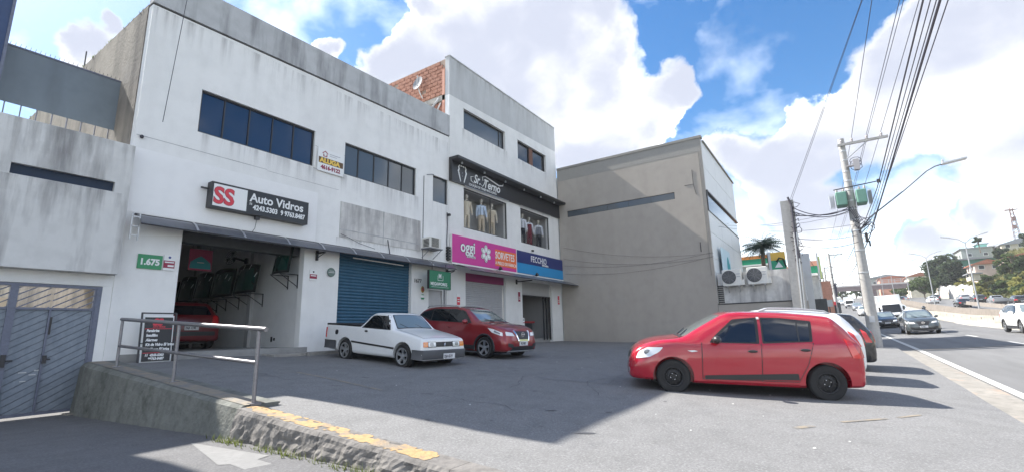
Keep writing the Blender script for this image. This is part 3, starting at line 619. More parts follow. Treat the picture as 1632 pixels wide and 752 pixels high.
mb = MB(); mb.box(8.60, 8.645, YF+.05, YF+.09, 1.05, 1.42); mb.build('switch_box', 'trim_black', B)
# lifted concrete slabs on the threshold
for (x0, x1, y0, y1, dz, rot) in [(7.4, 8.35, 12.75, 13.4, .05, .02), (8.4, 9.5, 12.7, 13.42, .07, -.03), (9.7, 12.6, 13.0, 13.42, .04, 0)]:
    mb = MB(); cx = (x0+x1)/2; cy = (y0+y1)/2; z = lot_z(cx, cy); M = Matrix.Translation((cx, cy, z+dz)) @ Matrix.Rotation(rot, 4, 'X') @ Matrix.Rotation(rot*.6, 4, 'Y')
    mb.box(-(x1-x0)/2, (x1-x0)/2, -(y1-y0)/2, (y1-y0)/2, -.14, .0, M); tag(mb.build('threshold_slab', 'rough_concrete', bevel=.012), kind='structure')

# ================================================================ tall white building with brick flank
T = thing('tall_white_building', 'three-storey white building with a bare red brick side and a black clothes-shop fascia', 'building', (20.5, YF, -0.5))
H_a = (16.42, 19.93, 9.57, 10.63); H_b = (21.16, 24.36, 9.50, 10.63); H_c = (16.40, 19.93, 4.74, 6.64); H_d = (21.26, 24.40, 4.76, 6.68); H_e = (16.50, 19.68, -3, 2.70); H_f = (21.20, 24.40, -3, 2.70)
mb = MB(); wall_xz(mb, 15.38, 25.62, -1.2, 10.90, YF, YF+.25, [H_a, H_b, H_c, H_d, H_e, H_f]); mb.prism([(15.38, 10.90), (25.62, 10.90), (25.62, 11.28), (15.38, 10.92)], YF, YF+.25); mb.build('wall', 'tall_white', T)
mb = MB(); mb.prism([(15.38, 10.921), (25.62, 11.281), (25.62, 12.88), (15.38, 12.88)], YF-.004, YF+.25); mb.build('upper_wall', 'tall_grey', T)
mb = MB(); mb.box(15.36, 25.64, YF-.03, YF+.28, 12.882, 12.94); mb.build('coping', 'parapet_grey', T)
mb = MB(); mb.box(15.44, 15.62, YF+.26, 24, 8.4, 12.86); mb.build('flank_wall', 'mortar', T)
mb = MB(); mb.box(25.45, 25.62, YF+.26, 24, -1, 12.86); mb.build('far_wall', 'tall_grey', T)
mb = MB(); mb.box(15.62, 25.45, YF+.26, 24, 12.5, 12.7); mb.build('roof', 'parapet_grey', T)
mb = MB(); mb.box(15.36, 15.60, YF+.26, 20.6, 10.72, 10.98); mb.build('ring_beam', 'rough_concrete', T)
mb = MB(); mb.box(0, .045, 0, .29, 0, .178); br = mb.mesh('brick', 'brick')
random.seed(17); nb = 0
bm_ = bmesh.new(); bm_.from_mesh(br); bmesh.ops.bevel(bm_, geom=list(bm_.edges), offset=.008, segments=1, affect='EDGES'); bm_.to_mesh(br); bm_.free()
for r in range(17):
    z = 9.52+r*.194
    if 10.62 < z+.09 < 10.99 or z+.18 > 12.87: continue
    for c in range(16):
        y = YF+.30+c*.305+(0.15 if r % 2 else 0)
        if 12.94-(y-YF)*0.0 < z: continue
        # bricks low behind the neighbour's parapet cannot be seen and are left to the mortar wall
        if z < 9.52+(y-YF-1.2)*.40: continue
        if random.random() < .02: continue
        o = bpy.data.objects.new('brick', br); COL.objects.link(o); attach(o, T); o.location = (15.398+random.uniform(-.008, .010), y, z+random.uniform(-.004, .004)); nb += 1
# corner planks and a loose pipe on the brick flank
mb = MB()
mb.box(15.36, 15.40, YF+.27, YF+.42, 9.9, 12.3); mb.build('corner_plank', 'salmon', T)
mb = MB(); mb.tube([(15.33, 15.6, 9.75), (15.34, 14.1, 10.85)], .06, 8); mb.tube([(15.30, 14.5, 9.8), (15.33, 13.98, 10.6)], .035, 8); mb.build('drain_pipe', 'parapet_grey', T)
window(T, *H_a, [19.55], 'glass_grey', yin=.16); 
wb = window(T, *H_b, [22.55, 22.95], 'glass_dark', yin=.16)
mb = MB(); mb.box(22.56, 22.94, YF+.10, YF+.165, 9.56, 10.57); mb.build('shutter_leaf', mat('dark_wood', (.16, .075, .05), .7, var=.2, vscale=6), wb)
for (a_, b_, c_, d_) in ((16.3, 20.1, 8.6, 9.56), (21.0, 24.5, 8.6, 9.49), (15.4, 25.6, 11.9, 12.87)): drip(T, a_, b_, c_, d_, YF-.0075)
# lit interior board seen behind the upper window glass is left to the glass itself
def display(par, x0, x1, z0, z1, mull):
    f = MB(); t = .045; y = YF+.06
    f.box(x0, x1, y-.02, y+.03, z0, z0+t); f.box(x0, x1, y-.02, y+.03, z1-t, z1); f.box(x0, x0+t, y-.02, y+.03, z0+t, z1-t); f.box(x1-t, x1, y-.02, y+.03, z0+t, z1-t)
    for q in mull: f.box(q-.015, q+.015, y-.01, y+.02, z0+t, z1-t)
    fo = f.build('display_window', 'trim_black', par)
    e = [x0+t]+list(mull)+[x1-t]
    for a, b in zip(e[:-1], e[1:]):
        p = MB(); p.quad((a, y+.005, z0+t), (b, y+.005, z0+t), (b, y+.005, z1-t), (a, y+.005, z1-t)); p.build('pane', 'glass_shop', fo)
    bx = MB(); bx.box(x0-.1, x1+.1, YF+1.3, YF+1.4, z0-.1, z1+.1); bx.box(x0-.1, x1+.1, YF+.26, YF+1.3, z0-.15, z0-.02); bx.box(x0-.1, x1+.1, YF+.26, YF+1.3, z1+.02, z1+.15); bx.box(x0-.2, x0-.1, YF+.26, YF+1.4, z0-.1, z1+.1); bx.box(x1+.1, x1+.2, YF+.26, YF+1.4, z0-.1, z1+.1)
    bx.build('display_box', 'interior_grey', fo)
    return fo
d1 = display(T, *H_c, [18.55]); d2 = display(T, *H_d, [])
for (x0, x1, dd) in ((16.5, 17.0, d1), (17.5, 17.75, d1), (19.0, 19.85, d1), (23.9, 24.3, d2)):
    n = 22; mb = MB(); mb.sheet(lambda u, z: (x0+(x1-x0)*u/n, YF+.85+.04*math.sin(u*1.9), z), list(range(n+1)), [4.8, 6.6]); mb.build('drape', 'drape', dd)
shutter(T, H_e[0]+.02, H_e[1]-.12, -.45, 2.34, 'grey_shutter', YF+.15, .085)
mb = MB(); mb.box(16.50, 19.56, YF+.04, YF+.145, 2.34, 2.72); mb.build('shutter_header', 'sign_magenta', T); mb = MB(); mb.box(19.565, 19.68, YF+.04, YF+.145, -.5, 2.72); mb.build('shutter_jamb', 'pale_grey', T)
aw2 = awning(T, 15.45, 25.75, 13.34, 2.94, 12.35, 2.63, [16.4, 17.4, 18.3, 19.3, 20.3, 21.3, 22.4, 23.6, 24.7])
mb = MB()
for x in (20.6,): mb.box(x-.025, x+.025, 12.5, 13.47, 2.56, 2.61); mb.box(x-.03, x+.03, 13.40, 13.48, 2.45, 2.70)
mb.build('bracket', 'dark_metal', aw2)
mb = MB(); mb.box(15.42, 25.66, YF-.16, YF-.002, 2.965, 3.045); mb.build('ledge', 'steel_white', T)
# computer shop behind its open front
mb = MB(); mb.box(21.0, 24.6, YF+.25, 19, -.72, -.36); mb.build('shop_floor', 'floor_cement', T)
mb = MB(); mb.box(21.0, 24.6, 18.9, 19.0, -.36, 3.2); mb.box(20.9, 21.0, YF+.26, 19, -.36, 3.2); mb.box(24.6, 24.7, YF+.26, 19, -.36, 3.2); mb.box(20.9, 24.7, YF+.26, 19, 3.2, 3.3); mb.build('shop_wall', 'interior_grey', T)
mb = MB(); mb.box(21.2, 24.4, YF+.15, YF+.20, 1.98, 2.70); mb.build('shop_header', 'interior_grey', T)
mb = MB()
for q in (21.2, 23.62, 23.95, 24.33): mb.box(q, q+.06, YF+.12, YF+.19, -.45, 1.98)
mb.box(21.26, 24.33, YF+.12, YF+.19, 1.92, 1.979); sf = mb.build('shop_front_frame', 'dark_metal', T)
mb = MB(); mb.quad((23.68, YF+.155, -.4), (24.33, YF+.155, -.4), (24.33, YF+.155, 1.92), (23.68, YF+.155, 1.92)); mb.build('pane', 'glass_shop', sf)

# ================================================================ beige hall
G = thing('beige_hall', 'tall windowless beige hall with one long slit window, half in the sun', 'building', (30, 8, -0.6))
GX = 25.66
mb = MB()
W = [GX, GX+.25]
hole = (6.32, 12.86, 6.86, 7.25)
cells = []
for (ya, yb_, za, zb_) in [(4.72, 6.32, -1.5, 9.99), (12.86, 13.46, -1.5, 9.99), (6.32, 12.86, -1.5, 6.86), (6.32, 12.86, 7.25, 9.99)]: mb.box(GX, GX+.25, ya, yb_, za, zb_)
mb.build('side_wall', 'beige_wall', G)
mb = MB(); mb.box(GX+.06, GX+.10, 6.32, 12.86, 6.86, 7.25); gs = mb.build('slit_window', 'trim_black', G)
for a, b in zip(frange(6.34, 12.84, 5)[:-1], frange(6.34, 12.84, 5)[1:]):
    mb = MB(); mb.box(GX+.045, GX+.0595, a+.012, b-.012, 6.885, 7.225); mb.build('pane', 'glass_grey', gs)
mb = MB(); mb.box(GX-.05, GX+.3, 4.66, 13.46, 9.992, 10.13); mb.build('coping', 'beige_cap', G)
mb = MB(); mb.box(GX-.006, GX-.001, 4.74, 13.4, 9.25, 9.99); mb.build('grey_band', mat('band', (0.30, 0.29, 0.27), 0.9, var=.06), G)
mb = MB(); mb.box(GX+.26, 35.4, 4.95, 14.2, -1.5, 9.6); mb.build('hall_body', 'pale_panel', G)
rows = [(8.40, 9.86), (7.10, 8.38), (4.85, 5.95), (3.50, 4.83), (2.75, 3.48), (-1.2, 2.73)]
for i, (za, zb_) in enumerate(rows):
    for a, b in zip([GX+.05, 29.0, 32.2], [28.98, 32.18, 35.45]):
        mb = MB(); mb.box(a, b, 4.70, 4.78, za, zb_); mb.build('panel', 'pale_panel', G)
mb = MB(); mb.box(GX+.05, 35.5, 4.64, 4.78, 7.0, 7.085); mb.box(GX+.02, GX+.1, 4.66, 4.78, 5.97, 7.0); mb.box(GX+.05, 35.45, 4.66, 4.78, 5.955, 5.985); gw = mb.build('band_window', 'trim_black', G)
for a, b in zip(frange(GX+.11, 35.45, 4)[:-1], frange(GX+.11, 35.45, 4)[1:]):
    mb = MB(); mb.box(a+.005, b-.005, 4.73, 4.76, 5.99, 6.995); mb.build('pane', 'glass_grey', gw)
mb = MB(); mb.box(GX+.31, 35.5, 4.62, 4.8, 9.862, 9.94); mb.build('front_coping', 'beige_cap', G)
mb = MB(); mb.box(GX-.02, GX-.001, 4.86, 4.90, 2.6, 9.2); mb.build('down_pipe', 'beige_cap', G)
mb = MB(); mb.tube([(GX-.01, 5.3, 8.3), (GX-.01, 5.3, 7.5), (GX-.01, 5.75, 7.5)], .012, 5); mb.tube([(GX-.01, 5.3, 7.5), (GX-.01, 5.2, 6.9)], .01, 5); mb.build('conduit', 'dark_metal', G)
# lower neighbour with the air conditioners
NB = thing('low_grey_annexe', 'low grey concrete annexe wall with two air conditioners at the foot of the beige hall', 'building', (26, 2.8, -1))
mb = MB(); mb.box(25.72, 25.95, 1.02, 4.62, 1.16, 2.64); mb.build('upper_wall', 'grimy_wall', NB)
mb = MB(); mb.box(25.62, 25.9, 0.86, 4.70, -1.4, 1.10); mb.build('lower_wall', 'beige_wall', NB)
mb = MB(); mb.box(25.60, 25.9, 1.0, 4.70, 1.102, 1.155); mb.build('drip_edge', 'trim_black', NB)
mb = MB()
for k in range(9): mb.box(25.66, 25.715, 4.40, 4.66, 1.20+.1*k, 1.26+.1*k)
mb.build('vent_slats', 'dark_metal', NB)
mb = MB(); mb.box(25.95, 30, 0.95, 1.1, -1.4, 2.64); mb.box(25.95, 30, 1.1, 4.6, 2.4, 2.6); mb.build('street_wall', 'pale_grey', NB)
# ================================================================ signs and fittings on the fronts
def board(name, label, cat, x0, x1, z0, z1, y, d, m, fm=None, fr=.02, group=None):
    t = thing(name, label, cat, ((x0+x1)/2, y, z0), group)
    mb = MB(); mb.box(x0, x1, y, y+d, z0, z1); mb.build('panel', m, t)
    if fm:
        mb = MB(); e = .006
        mb.box(x0-fr, x1+fr, y-e, y+d, z1, z1+fr); mb.box(x0-fr, x1+fr, y-e, y+d, z0-fr, z0); mb.box(x0-fr, x0, y-e, y+d, z0, z1); mb.box(x1, x1+fr, y-e, y+d, z0, z1); mb.build('frame', fm, t)
    return t
# car-glass shop light box
y = 13.24
t = board('shop_sign', 'black light box with a white square and two red letters over the open workshop', 'sign', 5.66, 8.42, 3.46, 4.10, y, .24, 'sign_black', 'dark_metal', .03)
mb = MB(); mb.box(5.68, 6.56, y-.008, y-.002, 3.48, 4.08); mb.build('white_field', 'sign_white', t)
text('SS', .62, (5.69, y-.012, 3.565), 'ink_maroon', t, bold=.026, sx=.93, ext=.002)
text('SS', .62, (5.69, y-.016, 3.565), 'sign_red', t, bold=.014, sx=.93, ext=.002)
text('Auto Vidros', .345, (6.64, y-.008, 3.795), 'sign_white', t, bold=.008, sx=.95)
text('11', .09, (6.63, y-.008, 3.69), 'sign_white', t, bold=.003)
text('4243.5303', .20, (6.74, y-.008, 3.57), 'sign_white', t, bold=.007, sx=.86)
text('9 9763.8487', .20, (7.56, y-.008, 3.57), 'sign_white', t, bold=.007, sx=.78)
mb = MB(); mb.box(6.88, 7.0, y+.06, y+.16, 3.33, 3.428); mb.tube([(6.94, y+.12, 3.33), (6.96, 13.46, 3.1), (6.9, 13.48, 2.98)], .006, 4); mb.build('junction_box', 'trim_black', t)
mb = MB(); mb.box(5.45, 5.63, 13.4, 13.44, 3.93, 3.97); mb.build('wall_bracket', 'dark_metal', t)
# rental banner
t = board('rental_banner', 'white rental banner with brown band hung between the two upper windows', 'banner', 8.80, 9.80, 5.38, 6.16, 13.44, .012, 'sign_white')
mb = MB(); mb.box(8.84, 9.78, 13.434, 13.4385, 5.66, 5.86); mb.build('brown_band', 'banner_brown', t)
text('ALUGA', .22, (8.88, 13.431, 5.685), 'banner_yellow', t, bold=.012, sx=1.06)
text('4616-9122', .185, (8.93, 13.434, 5.465), 'ink_maroon', t, bold=.008, sx=.93)
mb = MB(); mb.prism([(8.96, 6.02), (9.07, 6.11), (9.19, 6.02), (9.16, 6.0), (9.07, 6.075), (8.985, 6.0)], 13.434, 13.4385); mb.prism([(9.0, 5.90), (9.15, 5.90), (9.15, 5.99), (9.12, 5.99), (9.12, 5.925), (9.03, 5.925), (9.03, 5.99), (9.0, 5.99)], 13.434, 13.4385); mb.build('house_mark', 'ink_maroon', t)
mb = MB(); mb.box(9.24, 9.66, 13.434, 13.4385, 6.025, 6.04); mb.box(9.24, 9.52, 13.434, 13.4385, 5.965, 5.977); mb.build('small_print', 'ink_grey', t)
mb = MB()
for (a, b) in (((8.80, 6.16), (8.70, 6.2)), ((9.80, 6.16), (9.88, 6.18)), ((8.80, 5.38), (8.68, 5.42)), ((9.80, 5.38), (9.88, 5.36))): mb.tube([(a[0], 13.445, a[1]), (b[0], 13.47, b[1])], .004, 4)
mb.build('ties', 'trim_black', t)
# street number
t = board('number_plate', 'green house-number plate with white digits beside the workshop opening', 'number plate', 4.30, 4.80, 1.71, 2.05, 13.47, .02, 'plate_green')
text('1.675', .20, (4.335, 13.466, 1.81), 'sign_white', t, bold=.009, sx=.93)
t = board('alarm_sticker', 'pale blue and white alarm notice next to the green number plate', 'notice', 4.83, 5.07, 1.71, 2.09, 13.472, .018, 'sign_white')
mb = MB(); mb.box(4.83, 5.07, 13.468, 13.4715, 1.77, 1.95); mb.build('dark_band', 'ink_maroon', t)
mb = MB(); mb.box(4.85, 5.05, 13.464, 13.4675, 1.895, 1.925); mb.box(4.92, 5.05, 13.464, 13.4675, 1.80, 1.845); mb.build('small_print', 'sign_white', t)
mb = MB(); mb.ball((4.95, 13.47, 2.03), (.03, .006, .03), 8, 5); mb.build('crest', 'ink_blue', t)
t = board('alarm_sticker', 'small red and white alarm notice on the white pier right of the workshop', 'notice', 8.79, 9.04, 1.77, 2.10, 13.472, .018, 'sign_white')
mb = MB(); mb.box(8.79, 9.04, 13.468, 13.4715, 1.82, 1.96); mb.build('red_band', 'ink_maroon', t)
mb = MB(); mb.box(8.82, 9.01, 13.464, 13.4675, 1.90, 1.93); mb.build('small_print', 'sign_white', t)
mb = MB(); mb.ball((8.915, 13.47, 2.035), (.03, .006, .03), 8, 5); mb.build('crest', 'trim_black', t)
t = thing('round_plaque', 'round grey-green plaque on the white pier left of the blue shutter', 'plaque', (9.55, 13.47, 2.08))
mb = MB(); M = Matrix.Translation((9.55, 13.47, 2.08)) @ Matrix.Rotation(math.pi/2, 4, 'X'); mb.lathe([(.0, .02), (.14, .02), (.15, .0)], 24, M); mb.build('disc', mat('plaque', (.13, .19, .17), .5), t)
mb = MB(); mb.box(9.44, 9.66, 13.445, 13.449, 2.06, 2.085); mb.box(9.47, 9.63, 13.445, 13.449, 2.11, 2.13); mb.build('print', 'pale_grey', t)
# A-frame board at the ramp
t = thing('price_board', 'black services board in a steel frame standing against the pier by the ramp', 'sign board', (4.78, 13.2, -.62))
M = Matrix.Translation((4.78, 13.10, -.64)) @ Matrix.Rotation(-.06, 4, 'X')
mb = MB(); mb.box(-.28, .28, 0, .02, .20, 1.20, M); mb.build('panel', 'sign_black', t)
mb = MB()
for x in (-.36, .33): mb.box(x, x+.03, -.005, .03, 0, 1.31, M)
for z in (1.28, .13): mb.box(-.33, .33, -.004, .028, z, z+.03, M)
mb.box(-.33, .33, .0, .022, .60, .62, M); mb.build('frame', 'dark_metal', t)
mb = MB(); mb.box(-.31, .31, .0215, .024, .16, 1.24, M); mb.build('white_back', 'sign_white', t)
rx = (math.pi/2-.06, 0, 0)
def bt(s, size, x, z, m, bold, sx=.9): p = M @ Vector((x, -.004, z)); return text(s, size, p, m, t, bold=bold, sx=sx, rot=rx, shear=.15, ext=.001)
bt('SS', .20, -.12, 1.02, 'sign_red', .016, 1.0); bt('AUTO VIDROS', .042, -.12, .965, 'sign_red', .002)
for i, s in enumerate(('Parabrisa', 'Insulfilm', 'Alarmes', 'Kit de Vidro El\u00e9trico', 'Kit Trava El\u00e9trica')): bt(s, .085, -.235, .865-i*.105, 'sign_white', .004, .8)
bt('11  4243-5303', .075, -.23, .315, 'sign_white', .004, .85); bt('99763-8487', .075, -.16, .235, 'sign_white', .004, .85)
mb = MB()
for z in (.93, .385): mb.box(-.27, .27, -.003, -.0005, z, z+.012, M)
mb.build('rule', 'sign_red', t)
# office sign hung under the awning
y = 12.85; dx = 12.85/13.5
t = board('office_sign', 'small green hanging sign with a white M above the office door', 'sign', 13.50, 14.74, 1.775, 2.475, y, .10, 'sign_green', 'dark_metal', .015)
text('M', .26, (14.01, y-.008, 2.19), 'sign_white', t, bold=.004, sx=.85)
mb = MB()
for x in (13.97, 14.27): mb.box(x, x+.012, y-.009, y-.002, 2.12, 2.30)
mb.box(13.97, 14.282, y-.009, y-.002, 2.10, 2.115); mb.build('emblem_frame', 'sign_white', t)
text('MEGAWORKS', .175, (13.56, y-.008, 1.90), 'sign_white', t, bold=.003, sx=.88)
mb = MB(); mb.box(13.62, 14.62, y-.007, y-.001, 1.835, 1.85); mb.build('small_print', 'pale_grey', t)
mb = MB()
for x in (13.7, 14.5): mb.tube([(x, y+.05, 2.49), (x, y+.05, 2.78)], .012, 5)
mb.build('hangers', 'dark_metal', t)
t = thing('house_number', 'thin black metal house number on the pier beside the office door', 'number', (13.6, 13.48, 2.08)); text('1677', .22, (13.30, 13.485, 2.03), 'trim_black', t, sx=.95, ext=.006)
t = thing('oval_plaque', 'bronze oval plaque under the black house number', 'plaque', (13.78, 13.47, 1.75)); mb = MB(); mb.ball((13.78, 13.48, 1.78), (.10, .02, .13), 16, 8); mb.build('plate', 'gold', t); mb = MB(); mb.ball((13.78, 13.462, 1.78), (.05, .01, .08), 12, 6); mb.build('relief', 'ink_maroon', t)
t = thing('round_sticker', 'green and white round sticker under the bronze plaque', 'sticker', (13.78, 13.47, 1.45)); mb = MB(); mb.ball((13.78, 13.49, 1.47), (.12, .012, .12), 18, 8); mb.build('disc', 'sign_white', t); mb = MB(); mb.prism([(13.67, 1.45), (13.89, 1.45), (13.84, 1.38), (13.72, 1.38)], 13.472, 13.476); mb.prism([(13.70, 1.55), (13.86, 1.55), (13.83, 1.585), (13.73, 1.585)], 13.472, 13.476); mb.build('print', 'plate_green', t)
for (x, m, lab) in ((15.98, 'sign_red', 'small red extinguisher notice on the pier between green sign and grey shutter'), (20.86, 'ink_maroon', 'narrow dark red notice on the pier between grey shutter and computer shop'), (25.18, 'sign_red', 'narrow red notice on the last white pier by the beige hall')):
    t = board('wall_notice', lab, 'notice', x-.11, x+.11, 1.22 if x < 16 else 1.55, 1.72 if x < 16 else 2.12, 13.475, .015, 'sign_white')
    mb = MB(); z = 1.22 if x < 16 else 1.55; mb.box(x-.10, x+.10, 13.471, 13.4745, z+.02, z+.36 if x < 16 else z+.52); mb.build('print', m, t)
    mb = MB(); mb.box(x-.07, x+.07, 13.467, 13.4705, z+.14, z+.18); mb.box(x-.07, x+.07, 13.467, 13.4705, z+.24, z+.27); mb.build('small_print', 'sign_white', t)
for i, (z0, z1) in enumerate(((.52, .74), (.22, .48))):
    t = board('door_notice', 'white paper notice on the computer shop glass, %s' % ('upper of the two', 'lower of the two')[i], 'notice', 21.28, 21.52, z0, z1, 13.60, .006, 'sign_white')
    mb = MB(); mb.box(21.32, 21.48, 13.596, 13.5995, z0+.08, z0+.15); mb.build('print', 'ink_grey', t)
# pink ice-cream board
y = 13.36
t = board('icecream_sign', 'long bright pink ice-cream shop board with white flower logo', 'sign', 15.42, 20.50, 3.06, 4.27, y, .12, 'sign_pink')
mb = MB(); mb.box(15.40, 15.419, y-.005, y+.12, 3.05, 4.28); mb.box(20.501, 20.55, y-.005, y+.12, 3.05, 4.28); mb.build('edge_strip', 'steel_white', t)
def outlined(s, size, x, z, bold, sx, ink='trim_black', fill='sign_white', o=.02):
    text(s, size, (x, y-.006, z), ink, t, bold=bold+o, sx=sx, ext=.002); return text(s, size, (x, y-.012, z), fill, t, bold=bold, sx=sx, ext=.003)
outlined('oggi', .72, 15.98, 3.60, .016, .90)
outlined('SORVETES', .155, 16.42, 3.36, .003, .9, o=.008)
def petal(mb, cx, cz, a, r0, r1, yy):
    pts = []
    for k in range(18):
        u = 2*math.pi*k/18; px = (r0+r1)/2+math.cos(u)*(r1-r0)/2; pz = math.sin(u)*(r1-r0)*.36
        pts.append((cx+px*math.cos(a)-pz*math.sin(a), cz+px*math.sin(a)+pz*math.cos(a)))
    mb.prism(pts, yy-.004, yy)
for nm, m, e, yy in (('flower_outline', 'trim_black', .035, y-.004), ('flower', 'sign_white', .012, y-.009), ('petal_ring', 'trim_black', -.035, y-.014), ('petal_core', 'sign_white', -.058, y-.019)):
    for k in range(6):
        mb = MB(); petal(mb, 17.86, 3.70, math.pi/2+k*math.pi/3, .07-e*.3, .40+e, yy-.0007*k); mb.build(nm, m, t)
mb = MB(); mb.box(18.62, 20.48, y-.006, y-.001, 3.22, 4.03); mb.build('orange_field', 'sign_orange', t)
text('SORVETES', .50, (18.62, y-.010, 3.58), 'sign_white', t, bold=.008, sx=.72, spacing=1.04)
text('A PRE\u00c7O DE F\u00c1BRICA', .215, (18.62, y-.010, 3.30), 'sign_white', t, bold=.003, sx=.88)
# computer shop board
t = board('computer_shop_sign', 'navy and cyan computer shop board at the right end of the fronts', 'sign', 20.56, 25.70, 3.06, 4.25, y, .12, 'sign_navy')
mb = MB(); mb.box(20.57, 25.69, y-.006, y-.001, 3.07, 3.60); mb.build('cyan_field', 'sign_cyan', t)
text('FECCHIO', .46, (21.95, y-.010, 3.775), 'sign_white', t, bold=.006, sx=.86, spacing=1.06)
text('Inform\u00e1tica', .18, (23.15, y-.010, 3.645), 'sign_white', t, bold=.003, sx=.88)
# black fascia of the suit hire shop
t = thing('suit_shop_fascia', 'black fascia with deep top hood and white script lettering over mannequin windows', 'sign', (20.5, 13.3, 6.8))
mb = MB(); mb.prism([(15.40, 6.70), (25.70, 6.86), (25.70, 7.68), (15.40, 7.68)], 13.40, 13.49); mb.build('panel', 'sign_black', t)
mb = MB(); mb.box(15.36, 25.76, 12.95, 13.49, 7.684, 7.80); mb.box(15.36, 15.395, 13.30, 13.49, 6.70, 7.68); mb.box(25.705, 25.76, 13.15, 13.49, 6.86, 7.68); mb.build('hood', 'trim_black', t)
mb = MB(); mb.box(15.38, 25.74, 13.0, 13.44, 7.672, 7.6835); mb.build('hood_lining', 'grey_bumper', t)
mb = MB(); mb.tube([(16.4, 13.42, 6.70), (20.0, 13.42, 6.755)], .022, 6); mb.tube([(21.2, 13.42, 6.77), (24.5, 13.42, 6.82)], .02, 6); mb.build('lower_rail', 'galvanised', t)
for x in (15.9, 17.6, 19.4, 21.2, 23.0, 24.6):
    mb = MB(); mb.lathe([(.05, 0), (.05, .06), (.03, .10)], 10, Matrix.Translation((x, 13.18, 7.57))); mb.build('spot_lamp', 'galvanised', t)
y = 13.392
text('Sr.', .62, (17.02, y, 7.02), 'sign_white', t, bold=.010, shear=.30, sx=.80)
text('Terno', .60, (17.78, y, 6.98), 'sign_white', t, bold=.012, shear=.25, sx=.92)
mb = MB()
mb.tube([(17.05, y, 6.98), (16.82, y, 7.05), (16.80, y, 7.24), (17.0, y, 7.30)], [.012, .022, .018, .008], 6)
mb.tube([(17.75, y, 7.28), (17.70, y, 7.46), (17.95, y, 7.55), (18.5, y, 7.46), (19.1, y, 7.36), (19.45, y, 7.44), (19.5, y, 7.56)], [.012, .02, .026, .032, .034, .028, .010], 6)
mb.tube([(17.98, y, 7.42), (17.86, y, 7.15), (17.72, y, 6.98), (17.60, y, 7.05)], [.02, .022, .018, .008], 6); mb.build('script_swash', 'sign_white', t)
text('LOCA\u00c7\u00c3O DE TRAJES MASCULINOS', .165, (16.66, y, 6.79), 'sign_white', t, bold=.002, sx=.83, rot=(math.pi/2, -.012, 0))
mb = MB()  # tail-coat outline
for s in (-1, 1):
    c = 16.18
    mb.prism([(c+s*.20, 7.62), (c+s*.30, 7.50), (c+s*.27, 7.40), (c+s*.33, 7.30), (c+s*.14, 6.80), (c+s*.10, 6.84), (c+s*.24, 7.28), (c+s*.20, 7.40), (c+s*.23, 7.50), (c+s*.16, 7.58)][::s], y-.004, y+.004)
mb.prism([(16.06, 7.52), (16.16, 7.56), (16.20, 7.56), (16.30, 7.52), (16.30, 7.62), (16.20, 7.585), (16.16, 7.585), (16.06, 7.62)], y-.004, y+.004)
for z in (7.25, 7.1): mb.ball((16.18, y, z), (.015, .006, .015), 6, 4)
mb.build('tailcoat_emblem', 'sign_white', t)
# mannequins in the two windows
def limb(mb, pts, rs, n=10): mb.tube(pts, rs, n)
def mannequin(x, yy, z, h, shirt, trou, lab, vest=None, ang=0.0):
    t = thing('mannequin', lab, 'mannequin', (x, yy, z), 'suited mannequins in the display windows', local=True, rot=(0, 0, ang)); k = h/1.8
    def P(a, b, c): return (a*k, b*k, c*k)
    mb = MB(); limb(mb, [P(0, 0, 1.44), P(0, .0, 1.54)], [.05*k, .045*k]); mb.ball(P(0, -.01, 1.66), (.075*k, .092*k, .115*k), 12, 9); mb.ball(P(0, -.10, 1.65), (.012*k, .02*k, .02*k), 6, 4)
    for s in (-1, 1): mb.ball(P(s*.27, -.06, .78), (.03*k, .04*k, .07*k), 8, 6)
    mb.build('body', 'mannequin', t)
    mb = MB(); mb.lathe([(.0, 0), (.15, 0), (.165, .14), (.15, .26), (.175, .42), (.205, .52), (.17, .60), (.07, .65), (.05, .66)], 18, Matrix.Translation(P(0, 0, .86)) @ Matrix.Diagonal((k*1.02, k*.62, k*.92, 1)))
    for s in (-1, 1): limb(mb, [P(s*.18, 0, 1.40), P(s*.25, .01, 1.14), P(s*.27, -.05, .84)], [.068*k, .055*k, .045*k])
    mb.build('shirt', shirt, t)
    if vest:
        mb = MB(); mb.lathe([(.162, -.02), (.172, .14), (.158, .26), (.185, .42), (.188, .50), (.13, .57)], 18, Matrix.Translation(P(0, 0, .86)) @ Matrix.Diagonal((k*1.0, k*.68, k*.92, 1))); mb.build('waistcoat', vest, t)
    else:
        mb = MB()
        for s in (-1, 1): limb(mb, [P(s*.07, -.108, .88), P(s*.08, -.125, 1.15), P(s*.07, -.10, 1.38)], [.012*k]*3, 6)
        mb.build('braces', 'cloth_dark', t)
    mb = MB(); mb.ball(P(0, -.095, 1.42), (.045*k, .02*k, .025*k), 8, 5); mb.build('bow_tie', 'cloth_dark', t)
    mb = MB(); mb.lathe([(.0, .92), (.155, .92), (.17, .80), (.165, .72), (0.02, .66)], 16, Matrix.Diagonal((k, k*.7, k, 1)))
    for s in (-1, 1): limb(mb, [P(s*.085, 0, .80), P(s*.10, -.01, .46), P(s*.105, .01, .06)], [.095*k, .072*k, .058*k])
    mb.build('trousers', trou, t)
    mb = MB()
    for s in (-1, 1): mb.ball(P(s*.105, -.05, .035), (.045*k, .12*k, .04*k), 8, 5)
    mb.build('shoes', 'cloth_dark', t)
mannequin(17.10, 13.92, 4.80, 1.76, 'cloth_cream', 'cloth_cream', 'mannequin in a pale cream suit at the left edge of the first window', vest='cloth_cream', ang=-.5)
mannequin(18.26, 13.92, 4.80, 1.80, 'cloth_blue_white', 'cloth_beige', 'mannequin in light blue shirt, braces and beige trousers, middle of the first window', ang=-.5)
mannequin(19.14, 13.92, 4.78, 1.76, 'cloth_cream', 'cloth_beige', 'mannequin in beige shirt and waistcoat at the right of the first window', vest='cloth_beige', ang=-.55)
